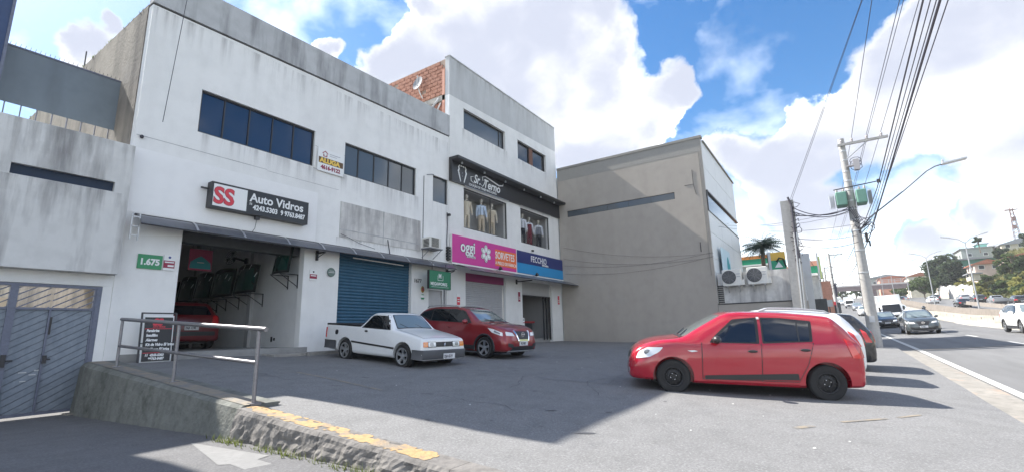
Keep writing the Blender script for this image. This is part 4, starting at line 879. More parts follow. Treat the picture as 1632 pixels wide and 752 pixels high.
mannequin(22.06, 13.92, 4.80, 1.80, 'cloth_white', 'cloth_dark', 'mannequin in white shirt with dark braces at the left of the second window', ang=-.5)
mannequin(22.78, 13.92, 4.78, 1.74, 'cloth_white', 'cloth_wine', 'mannequin in dark wine waistcoat and trousers, middle of the second window', vest='cloth_wine', ang=-.5)
mannequin(23.84, 13.92, 4.78, 1.76, 'cloth_white', 'cloth_dark', 'mannequin in grey waistcoat and black trousers at the right of the second window', vest='cloth_grey', ang=-.55)
# air conditioner by the pink board
t = thing('window_air_conditioner', 'old window air conditioner on a rusty shelf left of the pink board', 'air conditioner', (14.3, 13.2, 3.45))
mb = MB(); mb.box(13.72, 14.36, 13.02, 13.49, 3.42, 3.86); mb.build('case', 'ac_white', t, bevel=.012)
mb = MB()
for k in range(9): mb.box(13.78, 14.20, 13.005, 13.019, 3.46+k*.042, 3.482+k*.042)
mb.build('grille', 'trim_black', t)
mb = MB()
for k in range(6): mb.box(13.705, 13.7195, 13.10, 13.4, 3.47+k*.055, 3.50+k*.055)
mb.build('side_vent', 'trim_black', t)
mb = MB(); mb.box(13.66, 14.42, 12.98, 13.49, 3.38, 3.415); mb.tube([(13.72, 13.0, 3.38), (13.72, 13.49, 3.05)], .015, 5); mb.tube([(14.36, 13.0, 3.38), (14.36, 13.49, 3.05)], .015, 5); mb.build('shelf', 'roof_grey', t)
# meter, cables and brackets on the white wall
mb = MB()
mb.tube([(15.22, 13.47, 5.2), (15.24, 13.46, 4.6), (15.2, 13.46, 4.0), (15.22, 13.46, 3.1)], .02, 6); mb.tube([(13.95, 13.48, 6.6), (14.2, 13.4, 6.66), (14.36, 13.46, 6.7)], .014, 5); mb.tube([(13.78, 13.48, 6.5), (13.76, 13.48, 4.0), (13.75, 13.48, 3.0)], .012, 5)
mb.tube([(9.85, 13.48, 3.4), (10.1, 13.42, 3.32), (10.6, 13.44, 3.18), (11.3, 13.45, 3.08)], .008, 4); mb.tube([(11.9, 13.46, 3.5), (11.95, 13.42, 3.1), (12.0, 13.45, 2.98)], .018, 5)
one(mb, 'wall_cable', 'wire_black', 'black cables and conduit stapled to the white upper wall', 'cable')
t = thing('junction_box', 'black ribbed cable junction at the left end of the pink board', 'junction box', (15.24, 13.4, 3.3)); mb = MB()
for k in range(5): mb.box(15.17, 15.34, 13.36, 13.49, 3.12+k*.12, 3.20+k*.12)
mb.box(15.22, 15.28, 13.40, 13.485, 3.08, 3.7); mb.build('body', 'trim_black', t)
def floodlight(x, z, lab):
    t = thing('flood_lamp', lab, 'lamp', (x, 13.2, z), 'small flood lamps over the awning'); mb = MB(); M = Matrix.Translation((x, 13.16, z)) @ Matrix.Rotation(1.0, 4, 'X'); mb.lathe([(0, 0), (.05, 0), (.10, .12), (.11, .14)], 12, M); mb.build('housing', 'trim_black', t); mb = MB(); mb.tube([(x, 13.18, z), (x, 13.36, z-.02)], .012, 5); mb.build('arm', 'trim_black', t)
floodlight(18.65, 3.0, 'black flood lamp under the pink board'); floodlight(22.1, 3.0, 'black flood lamp under the navy board')
t = thing('camera_dome', 'small black security camera by the upper right corner of the pink board', 'camera', (22.9, 13.4, 4.5)); mb = MB(); mb.ball((22.3, 13.40, 4.42), .06, 10, 6); mb.box(22.27, 22.33, 13.42, 13.49, 4.40, 4.48); mb.build('body', 'trim_black', t)
t = thing('wall_lamp', 'tiny black lamp on the white wall below the small side window', 'lamp', (15.2, 13.4, 5.1)); mb = MB(); mb.box(15.24, 15.34, 13.36, 13.49, 5.05, 5.15); mb.build('body', 'trim_black', t)
# dish on the brick flank
t = thing('satellite_dish', 'grey satellite dish on the red brick flank above the white parapet', 'satellite dish', (15.3, 15.2, 11.2))
M = Matrix.Translation((15.0, 15.2, 11.88)) @ Vector((-.95, .12, .18)).to_track_quat('Z', 'Y').to_matrix().to_4x4() @ Matrix.Scale(.86, 4); mb = MB(); mb.lathe([(.001, -.10), (.15, -.085), (.28, -.05), (.40, 0), (.405, -.015), (.28, -.07), (.15, -.105), (.001, -.12)], 22, M); mb.build('reflector', 'roof_grey', t)
mb = MB(); mb.tube([(15.05, 15.25, 11.80), (15.2, 15.22, 11.45), (15.36, 15.18, 11.2)], .028, 6); mb.build('mast', 'galvanised', t); mb = MB(); mb.tube([(14.92, 15.15, 11.60), (14.72, 14.92, 12.0)], .012, 5); mb.ball((14.72, 14.92, 12.0), .035, 8, 5); mb.build('receiver', 'pale_grey', t)
# cables over the beige wall
mb = MB()
for (za, zb_, yb_) in ((5.0, 3.7, 4.66), (4.3, 3.5, 4.7), (3.9, 3.75, 4.68), (3.4, 3.55, 4.66)):
    mb.tube([(25.60-.05*u/8, 13.2+(yb_-13.2)*u/8, za+(zb_-za)*u/8-.35*4*(u/8)*(1-u/8)) for u in range(9)], .005, 4)
mb.tube([(25.6, 5.25, 4.35), (25.6, 5.25, 3.85)], .02, 5)
one(mb, 'service_cable', 'wire_black', 'thin sagging cables crossing the beige hall wall', 'cable')
mb = MB(); mb.tube([(4.6-.35*u/8, 13.3-.4*u/8, 9.6-4.4*u/8) for u in range(9)], .008, 4); mb.ball((4.05, 13.46, 4.9), .045, 8, 6)
one(mb, 'drop_cable', 'wire_black', 'single thin cable dropping down the left edge of the white wall', 'cable')

# ================================================================ inside the workshop
for i, (y0, y1, z0, z1, lab) in enumerate([(13.68, 14.62, 1.98, 2.78, 'windscreen racked highest, at the right end by the opening'), (15.52, 16.95, 1.50, 2.42, 'windscreen on the wall rack just right of the grey column'), (17.02, 18.62, 1.47, 2.42, 'windscreen on the wall rack just left of the grey column'), (18.66, 19.95, 1.44, 2.40, 'third windscreen from the grey column, going back'), (20.0, 21.3, 1.42, 2.38, 'second windscreen from the back of the rack'), (21.4, 22.9, 1.40, 2.30, 'rearmost dim windscreen of the wall rack')]):
    t = thing('windscreen', 'dark green '+lab, 'windscreen', (8.3, (y0+y1)/2, z0), 'car windscreens racked on the workshop wall')
    def f(u, v, e=0.0): # leaning, slightly bowed sheet
        a = y0+(y1-y0)*(.5+(u-.5)*(1-.07*v)); return (8.10+.13*v+.10*(2*u-1)**2-e, a, z0+(z1-z0)*v+.06*math.sin(math.pi*u)*v)
    N_ = frange(0, 1, 8); mb = MB(); mb.sheet(lambda u, v: f(u, v), N_, N_); mb.sheet(lambda u, v: f(u, v, -.012), N_[::-1], N_); mb.build('glass', 'windscreen_green', t)
    mb = MB()
    for (ua, ub, va, vb) in ((0, 1, 0, .09), (0, 1, .86, 1), (0, .07, .09, .86), (.93, 1, .09, .86)): mb.sheet(lambda u, v: f(u, v, .006), frange(ua, ub, 6), frange(va, vb, 4))
    mb.build('black_band', 'trim_black', t)
    mb = MB(); random.seed(i)
    for k in range(4):
        u = .12+.22*k+random.uniform(-.05, .05); v = random.choice((.55, .7, .62, .82)); mb.add([f(u, v, .012), f(u+.03, v, .012), f(u-.03, v+.16, .012), f(u-.06, v+.16, .012)], [(0, 1, 2, 3)])
    mb.build('paper_tape', 'sign_white', t)
    for q, far_ in ((.22, 'nearer'), (.78, 'farther')):
        yy = y0+(y1-y0)*q; w = thing('wall_bracket', far_+' steel bracket under the '+lab.replace('windscreen ', 'windscreen ', 1), 'bracket', (8.4, yy, z0-.4), 'steel brackets under the windscreens')
        mb = MB(); mb.box(8.05, 8.655, yy-.015, yy+.015, z0-.04, z0-.012); mb.build('arm', 'dark_metal', w); mb = MB(); mb.tube([(8.08, yy, z0-.04), (8.65, yy, z0-.40)], .014, 5); mb.build('strut', 'dark_metal', w); mb = MB(); mb.box(8.635, 8.656, yy-.015, yy+.015, z0-.45, z0-.0405); mb.build('upright', 'dark_metal', w)
t = thing('wall_fan', 'dark caged wall fan high on the workshop wall', 'fan', (8.5, 17.5, 2.85)); M = Matrix.Translation((8.30, 17.5, 2.86)) @ Matrix.Rotation(-1.35, 4, 'Y') @ Matrix.Rotation(.3, 4, 'X')
mb = MB()
for r in (.10, .18, .26): mb.lathe([(r-.008, .0), (r+.008, .0), (r, .012)], 20, M, close=True)
for k in range(12): a = k*math.pi/6; mb.tube([M @ Vector((.04*math.cos(a), .04*math.sin(a), .03)), M @ Vector((.26*math.cos(a), .26*math.sin(a), 0))], .006, 4)
mb.build('cage', 'dark_metal', t)
for k in range(3):
    mb = MB(); a = k*2.094; mb.prism([(.03*math.cos(a), .03*math.sin(a)), (.22*math.cos(a-.3), .22*math.sin(a-.3)), (.23*math.cos(a+.35), .23*math.sin(a+.35))], -.03, -.02, M, axis='z'); mb.build('blade', 'interior_dark', t)
mb = MB(); mb.tube([(8.36, 17.42, 2.84), (8.62, 17.1, 2.72)], .035, 6); mb.box(8.6, 8.656, 16.98, 17.16, 2.62, 2.82); mb.build('mount', 'dark_metal', t)
t = thing('hanging_poster', 'red poster with a teal dome shape hanging in the workshop', 'poster', (7.2, 17.0, 2.3)); px0, px1, pz0, pz1, py = 6.62, 7.30, 2.18, 2.86, 16.6
mb = MB(); mb.box(px0, px1, py, py+.012, pz0, pz1); mb.build('sheet', 'poster_red', t)
mb = MB(); mb.prism([(px0+.03, pz0+.06), (px1-.02, pz0+.06), (px1-.05, pz0+.26), (px1-.2, pz0+.38), ((px0+px1)/2, pz0+.46), (px0+.2, pz0+.38), (px0+.05, pz0+.26)], py-.006, py-.001); mb.build('dome_shape', 'teal', t)
mb = MB(); mb.box((px0+px1)/2-.1, (px0+px1)/2+.1, py-.010, py-.0065, pz0+.24, pz0+.27); mb.build('small_print', 'pale_grey', t)
mb = MB(); mb.tube([(6.7, py, pz1), (6.7, py, 4.6)], .006, 4); mb.tube([(7.22, py, pz1), (7.22, py, 4.6)], .006, 4); mb.build('cord', 'trim_black', t)
mb = MB(); mb.box(8.63, 8.658, 15.1, 15.16, -.10, .06); mb.box(8.63, 8.658, 14.95, 15.0, -.06, .02); one(mb, 'socket_plate', 'trim_black', 'small dark sockets low on the workshop wall', 'socket')
# shop counter and shelves in the computer shop
t = thing('shop_counter', 'red topped shop counter with a pale wood end inside the computer shop', 'counter', (23, 15, -.36)); mb = MB(); mb.box(22.6, 24.2, 14.6, 15.3, .52, .62); mb.build('top', 'counter_red', t); mb = MB(); mb.box(22.62, 22.86, 14.62, 15.25, -.36, .519); mb.build('end_panel', 'wood', t); mb = MB(); mb.box(22.87, 24.15, 14.75, 15.2, -.36, .519); mb.build('front_panel', 'interior_dark', t)
t = thing('display_shelf', 'dark shelving with small goods behind the computer shop glass', 'shelf', (22, 17, -.36))
for z in (.0, .45, .9, 1.35): mb = MB(); mb.box(21.05, 24.5, 17.6, 18.6, z, z+.04); mb.build('shelf_board', 'interior_dark', t)
mb = MB(); random.seed(8)
for k in range(36): x = random.uniform(21.1, 24.3); z = random.choice((.04, .49, .94, 1.39)); w = random.uniform(.06, .2); mb.box(x, x+w, 17.7, 18.0, z+.001, z+random.uniform(.1, .3))
tag(mb.build('goods', mat('goods', (.14, .15, .17), .6, var=.6, vscale=3), t), kind='stuff')
mb = MB(); mb.box(21.1, 23.4, 15.2, 15.6, -.1, -.06); mb.box(21.1, 23.4, 15.2, 15.6, .12, .16); mb.box(21.1, 23.4, 15.2, 15.6, -.34, -.30); mb.build('low_rack', 'galvanised', t)
# workshop rail on the ramp
t = thing('ramp_handrail', 'grey tubular handrail with three posts along the ramp kerb', 'handrail', (3.7, 9.3, -.8))
posts = [(3.70, 11.95, .46), (3.70, 9.36, .30), (3.70, 6.80, .14)]
for x, y, zt in posts:
    mb = MB(); mb.tube([(x, y, ktop(y)+.02), (x, y, zt)], .027, 10); p = mb.build('post', 'pipe_metal', t); mb = MB(); mb.box(x-.07, x+.07, y-.07, y+.07, ktop(y)+.02, ktop(y)+.048); mb.build('foot_plate', 'pipe_metal', p)
mb = MB(); mb.tube([(3.70, 12.0, .462), (3.70, 6.62, .128)], .034, 12); mb.build('top_rail', 'pipe_metal', t)
mb = MB(); mb.tube([(3.70, 11.95, -.065), (3.70, 6.82, -.325)], .028, 10); mb.build('lower_rail', 'pipe_metal', t)

# ================================================================ gate building at the left
GB = thing('gate_building', 'stained grey upper box over a slatted metal gate at the left edge', 'building', (1.5, 13.4, -1.45))
mb = MB(); wall_xz(mb, -6, 3.885, 1.50, 4.53, 13.20, 13.4, [(1.93, 3.60, 3.34, 3.57)]); mb.box(-6, 3.885, 13.401, 15.6, 1.50, 1.62); mb.box(3.70, 3.885, 13.401, 15.6, 1.621, 4.53); mb.box(-6, 3.70, 15.4, 15.6, 1.621, 4.53); mb.box(-6, 3.70, 13.401, 15.4, 4.40, 4.53); mb.build('upper_box', 'box_wall', GB)
mb = MB(); mb.box(1.93, 3.60, 13.30, 13.34, 3.34, 3.57); sw = mb.build('slot_window', mat('slot_navy', (.018, .032, .062), .35, spec=.25), GB)
mb = MB(); mb.box(-6, 3.92, YF+.02, YF+.25, 1.24, 1.499); mb.build('lintel', 'white_wall', GB)
mb = MB(); mb.box(3.742, 3.918, YF+.02, YF+.25, -1.5, 1.239); mb.build('pier', 'white_wall', GB)
drip(GB, -6, 3.88, 3.0, 4.52, 13.196); drip(GB, 1.7, 3.8, 2.2, 3.33, 13.197)
mb = MB(); mb.box(-6, 3.8, 22, 22.2, -1.5, 1.5); mb.box(-6, 3.88, 13.8, 22, -1.56, -1.46); mb.build('yard_wall', 'house_cream', GB)
random.seed(6)
gt = thing('slatted_gate', 'blue-grey double metal gate with diagonal slats and an open grille on top', 'gate', (2.4, YF, -1.45))
gx0, gx1, gz0, gz1 = -1.2, 3.74, -1.40, 1.23
mb = MB(); mb.box(gx1-.09, gx1, YF+.02, YF+.14, gz0, gz1); mb.box(gx0, gx1-.09, YF+.02, YF+.14, gz1-.06, gz1); mb.build('outer_frame', 'gate_frame', gt)
leaves = [(.45, 2.30), (2.42, 3.62)]
mb = MB()
for a in (2.30,): mb.box(a, a+.12, YF+.01, YF+.12, gz0+.03, gz1-.061)
mb.box(3.62, 3.649, YF+.03, YF+.12, gz0, gz1-.061); mb.box(.45, 3.62, YF+.021, YF+.11, .70, .745); mb.box(.45, 3.62, YF+.021, YF+.11, gz0+.02, gz0+.075); mb.box(2.92, 2.955, YF+.015, YF+.11, gz0+.076, .70)
mb.build('leaf_frame', 'gate_frame', gt)
slat_id = 0
def clip_line(x0, x1, z0, z1, c, w): # band rising to the right: z = c + .62*(x-x0)
    pts = []
    poly = [(x0, c), (x1, c+.62*(x1-x0)), (x1, c+w+.62*(x1-x0)), (x0, c+w)]
    for (axis, val, sgn) in ((1, z0, 1), (1, z1, -1)):
        out = []
        for i in range(len(poly)):
            p, q = poly[i], poly[(i+1) % len(poly)]; dp = (p[axis]-val)*sgn; dq = (q[axis]-val)*sgn
            if dp >= 0: out.append(p)
            if dp*dq < 0: s = dp/(dp-dq); out.append((p[0]+(q[0]-p[0])*s, p[1]+(q[1]-p[1])*s))
        poly = out
        if len(poly) < 3: return None
    return poly
for (x0, x1) in ((.45, 2.30), (2.42, 2.919), (2.956, 3.62)):
    c = gz0+.08-.62*(x1-x0)
    while c < .70:
        poly = clip_line(x0, x1, gz0+.08, .695, c, .128)
        if poly and max(p[1] for p in poly)-min(p[1] for p in poly) > .02:
            mb = MB(); d = random.uniform(0, .006)
            mb.prism(poly, YF+.05+d, YF+.062+d)
            # raised lip along the lower edge of each slat
            mb.build('slat', 'gate_slate', gt)
        c += .142
    c = .75-.62*(x1-x0)
    while c < gz1-.06:
        poly = clip_line(x0, x1, .75, gz1-.07, c, .026)
        if poly: mb = MB(); mb.prism(poly, YF+.05, YF+.075); mb.build('grille_bar', 'gate_frame', gt)
        c += .135
mb = MB(); mb.box(2.93, 2.99, YF-.03, YF+.05, -.38, -.22); mb.tube([(2.94, YF-.02, -.30), (3.05, YF-.02, -.30)], .014, 6); mb.box(2.33, 2.40, YF-.04, YF+.01, -.42, -.18); mb.tube([(2.25, YF-.02, -.30), (2.5, YF-.02, -.30)], .016, 6); mb.build('latch', 'dark_metal', gt)
mb = MB(); mb.box(.45, 3.62, YF+.085, YF+.095, gz0+.076, .70); mb.build('light_block_sheet', 'gate_frame', gt)  # added behind the slats to stop the bright yard showing through
mb = MB(); mb.box(2.955, 2.985, YF+.0, YF+.045, .2, .55); mb.build('hinge_rod', 'trim_black', gt)
mb = MB()
for (x, z, l) in ((2.62, -.55, .12), (2.78, -.6, .10), (2.66, -.72, .09), (2.85, -.52, .08)): mb.box(x, x+l, YF+.040, YF+.046, z, z+.02)
mb.build('scratches', 'pale_grey', gt)
mb = MB(); mb.box(3.742, 3.80, YF-.01, YF+.10, -1.46, -1.38); mb.box(3.36, 3.9, YF-.35, YF-.02, -1.46, -1.40); tag(mb.build('door_step', 'brown_concrete'), kind='structure')
# sheet metal screen on top
sc = thing('roof_screen', 'grey-blue sheet metal screen on thin posts above the stained box', 'screen', (1.8, 15.0, 4.5))
def sx(x): return x
for (a, b) in ((-6.0, -2.5), (-2.499, .2), (.2002, 2.1), (2.1002, 3.90)):
    mb = MB(); mb.box(a, b, 15.0, 15.015, 5.42, 6.78); mb.build('sheet', 'sheet_metal', sc)
mb = MB(); mb.box(-6, 3.92, 14.985, 15.03, 6.781, 6.82); mb.build('top_rail', 'gate_frame', sc)
for k in range(20):
    x = 3.80-.27*k; mb = MB(); mb.box(x-.012, x+.012, 15.02, 15.04, 4.53, 5.6); mb.build('post', 'pipe_metal', sc)
mb = MB(); mb.box(3.92, 4.0, 15.0, 15.08, 4.53, 6.8); mb.build('end_post', 'brown_concrete', sc)
mb = MB()
for k in range(80): x = 3.85-.085*k; mb.tube([(x, 15.0, 6.82), (x+.01, 15.0, 6.90)], .005, 3)
mb.build('spikes', 'trim_black', sc)
mb = MB(); mb.tube([(3.95, 14.97, 6.3), (4.02, 14.9, 6.05), (4.0, 14.95, 5.6), (3.95, 14.98, 5.3)], .012, 5); mb.build('cable', 'trim_black', sc)
mb = MB(); mb.tube([(4.05, 19.4, 8.5), (4.0, 19.2, 9.35)], .02, 5); one(mb, 'thin_pole', 'dark_metal', 'thin bare pole sticking up behind the mossy side wall', 'pole')
# dark clad neighbour at the frame edge
nt_ = thing('navy_tower', 'tall dark navy clad wall cut by the left edge of the picture', 'building', (-2, 14.2, 0))
mb = MB(); mb.box(-8, 1.62, 14.1, 14.95, 4.54, 7.6); mb.build('cladding', 'navy_clad', nt_)
mb = MB(); mb.box(1.62, 1.67, 14.08, 14.96, 4.54, 7.6); mb.build('corner_trim', 'gate_frame', nt_)
# ================================================================ vehicles
def pchip(ys, t):
    n = len(ys); i = min(int(t), n-2); u = t-i
    d = [ys[k+1]-ys[k] for k in range(n-1)]
    def sl(k):
        if k == 0: return d[0]
        if k == n-1: return d[-1]
        return 0 if d[k-1]*d[k] <= 0 else 2*d[k-1]*d[k]/(d[k-1]+d[k])
    m0, m1 = sl(i), sl(i+1)
    h = u*u*(3-2*u)
    return ys[i]*(1-h)+ys[i+1]*h+m0*u*(1-u)**2-m1*u*u*(1-u)
def body_mesh(st, sub=5, roofy=.012):
    """st: stations (x, z_bottom, z_shoulder, z_top, w_low, w_shoulder, w_top), rear to front"""
    secs = []
    for (x, zb, zs, zt, wl, ws, wt) in st:
        wm = max(wl, ws)+.012; k = min(1, (zt-zs)/.4)
        secs.append([(0, zb), (wl*.84, zb), (wl, zb+.06), (wm, zb+.52*(zs-zb)), (ws+.006, zs-.05), (ws-.012, zs), (wt+.022+.10*(ws-wt)*k, zs+(zt-zs)*.86), (wt-.05, zt-.004), (wt*.45, zt+roofy), (0, zt+roofy*1.3)])
    ns = len(st); T = [i/sub for i in range((ns-1)*sub+1)]
    xs = [pchip([s[0] for s in st], min(t, ns-1-1e-9)) for t in T]
    m = len(secs[0]); us = []
    steps = [2, 2, 3, 3, 2, 3, 4, 3, 2]
    rings = []
    cols = [[(secs[i][j][0], secs[i][j][1]) for i in range(ns)] for j in range(m)]
    for t, x in zip(T, xs):
        tt = min(t, ns-1-1e-9)
        P = [(pchip([c[0] for c in cols[j]], tt), pchip([c[1] for c in cols[j]], tt)) for j in range(m)]
        prof_ = []
        for j in range(m-1):
            for q in range(steps[j]):
                u = j+q/steps[j]; prof_.append((pchip([p[0] for p in P], u), pchip([p[1] for p in P], u)))
        prof_.append(P[-1])
        full = prof_+[(-y, z) for (y, z) in prof_[-2:0:-1]]
        rings.append([(x, y, z) for (y, z) in full])
    n = len(rings[0]); mb = MB()
    mb.add([p for r in rings for p in r], [(i*n+k, i*n+(k+1) % n, (i+1)*n+(k+1) % n, (i+1)*n+k) for i in range(len(rings)-1) for k in range(n)], True)
    mb.f.append(tuple(range(n-1, -1, -1))); mb.sm.append(True); mb.f.append(tuple(range((len(rings)-1)*n, len(rings)*n))); mb.sm.append(True)
    me = mb.mesh('body'); bm = bmesh.new(); bm.from_mesh(me); bmesh.ops.recalc_face_normals(bm, faces=bm.faces); bm.to_mesh(me); bm.free()
    return me
def cut_arches(me, axles, r, w, zc):
    """real wheel arches: cylinders subtracted from the closed shell"""
    o = bpy.data.objects.new('tmp', me); COL.objects.link(o)
    cut = MB()
    for ax in axles:
        for s in (-1, 1):
            M = Matrix.Translation((ax, s*(w+.2), zc)) @ Matrix.Rotation(math.pi/2, 4, 'X'); cut.lathe([(r, -.48), (r, .48)], 40, M, smooth=True)
    cm = cut.mesh('cut'); bm = bmesh.new(); bm.from_mesh(cm); bmesh.ops.remove_doubles(bm, verts=bm.verts, dist=1e-5); bmesh.ops.recalc_face_normals(bm, faces=bm.faces); bm.to_mesh(cm); bm.free()
    c = bpy.data.objects.new('tmpc', cm); COL.objects.link(c)
    md = o.modifiers.new('b', 'BOOLEAN'); md.operation = 'DIFFERENCE'; md.object = c; md.solver = 'EXACT'
    bpy.context.view_layer.update(); r_ = bpy.data.meshes.new_from_object(o.evaluated_get(bpy.context.evaluated_depsgraph_get()))
    bpy.data.objects.remove(o); bpy.data.objects.remove(c)
    r_.polygons.foreach_set('use_smooth', [True]*len(r_.polygons)); r_.set_sharp_from_angle(angle=math.radians(38)); r_.materials.clear()
    return r_
def rounded(poly, r, n=4):
    out = []; m = len(poly)
    for i in range(m):
        p = Vector(poly[i]); a = Vector(poly[i-1])-p; b = Vector(poly[(i+1) % m])-p
        rr = min(r, a.length*.45, b.length*.45); p0 = p+a.normalized()*rr; p1 = p+b.normalized()*rr
        for k in range(n+1):
            t = k/n; out.append(tuple(p0*(1-t)**2+p*2*t*(1-t)+p1*t*t))
    return out
AX = {'L': (lambda u, v: (Vector((u, 4, v)), Vector((0, -1, 0)))), 'R': (lambda u, v: (Vector((u, -4, v)), Vector((0, 1, 0)))), 'F': (lambda u, v: (Vector((8, u, v)), Vector((-1, 0, 0)))), 'B': (lambda u, v: (Vector((-8, u, v)), Vector((1, 0, 0)))), 'T': (lambda u, v: (Vector((u, v, 5)), Vector((0, 0, -1))))}
def patch(bvh, side, poly, off=.004, step=.07, r=0.0, skirt=True):
    """A skin laid on the body: the outline (convex) is gridded, dropped on the shell along one axis and lifted by off."""
    if r: poly = rounded(poly, r)
    bm = bmesh.new(); us = [p[0] for p in poly]; vs = [p[1] for p in poly]
    nu = max(1, int((max(us)-min(us))/step)+1); nv = max(1, int((max(vs)-min(vs))/step)+1)
    g = [[bm.verts.new((min(us)+(max(us)-min(us))*i/nu, min(vs)+(max(vs)-min(vs))*j/nv, 0)) for j in range(nv+1)] for i in range(nu+1)]
    for i in range(nu):
        for j in range(nv): bm.faces.new((g[i][j], g[i+1][j], g[i+1][j+1], g[i][j+1]))
    ar = sum(poly[i][0]*poly[(i+1) % len(poly)][1]-poly[(i+1) % len(poly)][0]*poly[i][1] for i in range(len(poly)))
    pp = poly if ar > 0 else poly[::-1]
    for i in range(len(pp)):
        a = Vector((*pp[i], 0)); b = Vector((*pp[(i+1) % len(pp)], 0)); d = b-a
        if d.length < 1e-6: continue
        nrm = Vector((d.y, -d.x, 0)).normalized()
        bmesh.ops.bisect_plane(bm, geom=bm.verts[:]+bm.edges[:]+bm.faces[:], dist=1e-6, plane_co=a, plane_no=nrm, clear_outer=True)
    bmesh.ops.remove_doubles(bm, verts=bm.verts, dist=1e-4)
    base = {}
    dead = []
    for v in bm.verts:
        o, d = AX[side](v.co.x, v.co.y); hit = bvh.ray_cast(o, d)
        if hit[0] is None: dead.append(v); continue
        nn = hit[1]; nn = nn if nn.dot(d) < 0 else -nn
        base[v] = (hit[0], nn)
    if dead: bmesh.ops.delete(bm, geom=dead, context='VERTS')
    for v in bm.verts: p, nn = base[v]; v.co = p+nn*off
    bm.normal_update()
    mb = MB(); idx = {v: i for i, v in enumerate(bm.verts)}
    vs_ = [v.co.copy() for v in bm.verts]; fs = []
    for f in bm.faces:
        l = [idx[v] for v in f.verts]
        nn = base[f.verts[0]][1]
        if f.normal.dot(nn) < 0: l = l[::-1]
        fs.append(tuple(l))
    mb.add(vs_, fs, True)
    if skirt:
        low = [base[v][0]-base[v][1]*.01 for v in bm.verts]; k = len(mb.v); mb.add(low, [])
        for e in bm.edges:
            if len(e.link_faces) == 1:
                a, b = idx[e.verts[0]], idx[e.verts[1]]; mb.f.append((a, b, b+k, a+k)); mb.sm.append(False)
    bm.free(); return mb
def merge(*mbs):
    o = MB()
    for m in mbs:
        k = len(o.v); o.v += m.v; o.f += [tuple(i+k for i in f) for f in m.f]; o.sm += m.sm
    return o
def band(bvh, side, pts, w, off=.004):
    """narrow strip along a polyline on the body"""
    ms = []
    for a, b in zip(pts[:-1], pts[1:]):
        a = Vector(a); b = Vector(b); d = (b-a).normalized(); n = Vector((-d.y, d.x))*w/2; e = d*w*.25
        ms.append(patch(bvh, side, [tuple(a-n-e), tuple(b-n+e), tuple(b+n+e), tuple(a+n-e)], off, .12))
    return merge(*ms)
def wheel(root, x, yc, zc, r, w, kind, side, front_steer=0.0):
    s = side; R = Matrix.Rotation(-s*math.pi/2, 4, 'X'); M = Matrix.Translation((x, yc, zc)) @ Matrix.Rotation(front_steer, 4, 'Z') @ R   # local +Z points outboard
    rr = r*(.69 if kind in ('alloy10', 'alloy5') else .60)
    mb = MB(); h = w/2
    mb.lathe([(rr, -h), (r-.035, -h), (r-.008, -h*.72), (r, -h*.35), (r, h*.35), (r-.008, h*.72), (r-.03, h*.96), (rr+.02, h*.98), (rr, h*.86)], 36, M, close=True)
    t = mb.build('wheel', 'tyre', root)
    mb = MB()
    if kind == 'steel':
        mb.lathe([(rr, h*.86), (rr-.012, h*.92), (rr-.03, h*.80), (rr*.86, h*.35), (rr*.62, h*.55), (rr*.42, h*.62), (rr*.34, h*.35), (.0001, h*.38)], 32, M, caps=False); mb.build('rim', 'black_steel', t)
        mb = MB()
        for k in range(10): a = k*math.pi/5; mb.ball(M @ Vector((rr*.74*math.cos(a), rr*.74*math.sin(a), h*.46)), .020, 8, 5)
        mb.build('vent_holes', 'black_plastic', t)
        mb = MB()
        for k in range(4 if r < .33 else 5): a = k*2*math.pi/(4 if r < .33 else 5)+.4; mb.ball(M @ Vector((rr*.30*math.cos(a), rr*.30*math.sin(a), h*.60)), .013, 7, 5)
        mb.build('lug_nuts', 'chrome', t)
    elif kind == 'cover':
        mb.lathe([(rr, h*.86), (rr-.01, h*.95), (rr*.8, h*1.0), (rr*.3, h*1.05), (.0001, h*1.06)], 32, M, caps=False); mb.build('rim', 'alloy', t); mb = MB()
        for k in range(8): a = k*math.pi/4; mb.ball(M @ Vector((rr*.66*math.cos(a), rr*.66*math.sin(a), h*1.0)), .03, 8, 5)
        mb.build('vent_holes', 'black_plastic', t)
    else:
        mb.lathe([(rr, h*.86), (rr-.004, h*.96), (rr-.022, h*.90), (rr-.03, -h*.2), (.0001, -h*.3)], 36, M, caps=False); mb.build('rim', 'black_steel', t); mb = MB()
        mb.lathe([(rr-.005, h*.94), (rr-.002, h*.99), (rr-.028, h*.97), (rr-.03, h*.7)], 36, M, caps=False)
        n = 5
        for k in range(n):
            for dd in ((-.13, .13) if kind == 'alloy10' else (0,)):
                a = k*2*math.pi/n+.3; a1 = a+dd*1.15; a0 = a+dd*2.0; ww = .015 if kind == 'alloy10' else .036
                for seg in range(1):
                    p0 = Vector((rr*.20*math.cos(a0), rr*.20*math.sin(a0), h*.72)); p1 = Vector((rr*.96*math.cos(a1), rr*.96*math.sin(a1), h*.90)); d = (p1-p0).normalized(); nn = Vector((-d.y, d.x, 0)).normalized()
                    q = [p0-nn*ww*.8, p1-nn*ww*1.1, p1+nn*ww*1.1, p0+nn*ww*.8]; lo = [v-Vector((0, 0, .04)) for v in q]
                    mb.add([M @ v for v in q+lo], [(0, 1, 2, 3), (0, 4, 5, 1), (1, 5, 6, 2), (2, 6, 7, 3), (3, 7, 4, 0)])
        mb.lathe([(.07, h*.60), (.065, h*.78), (.03, h*.82), (.0001, h*.82)], 16, M); mb.build('spokes', 'alloy', t)
    return t
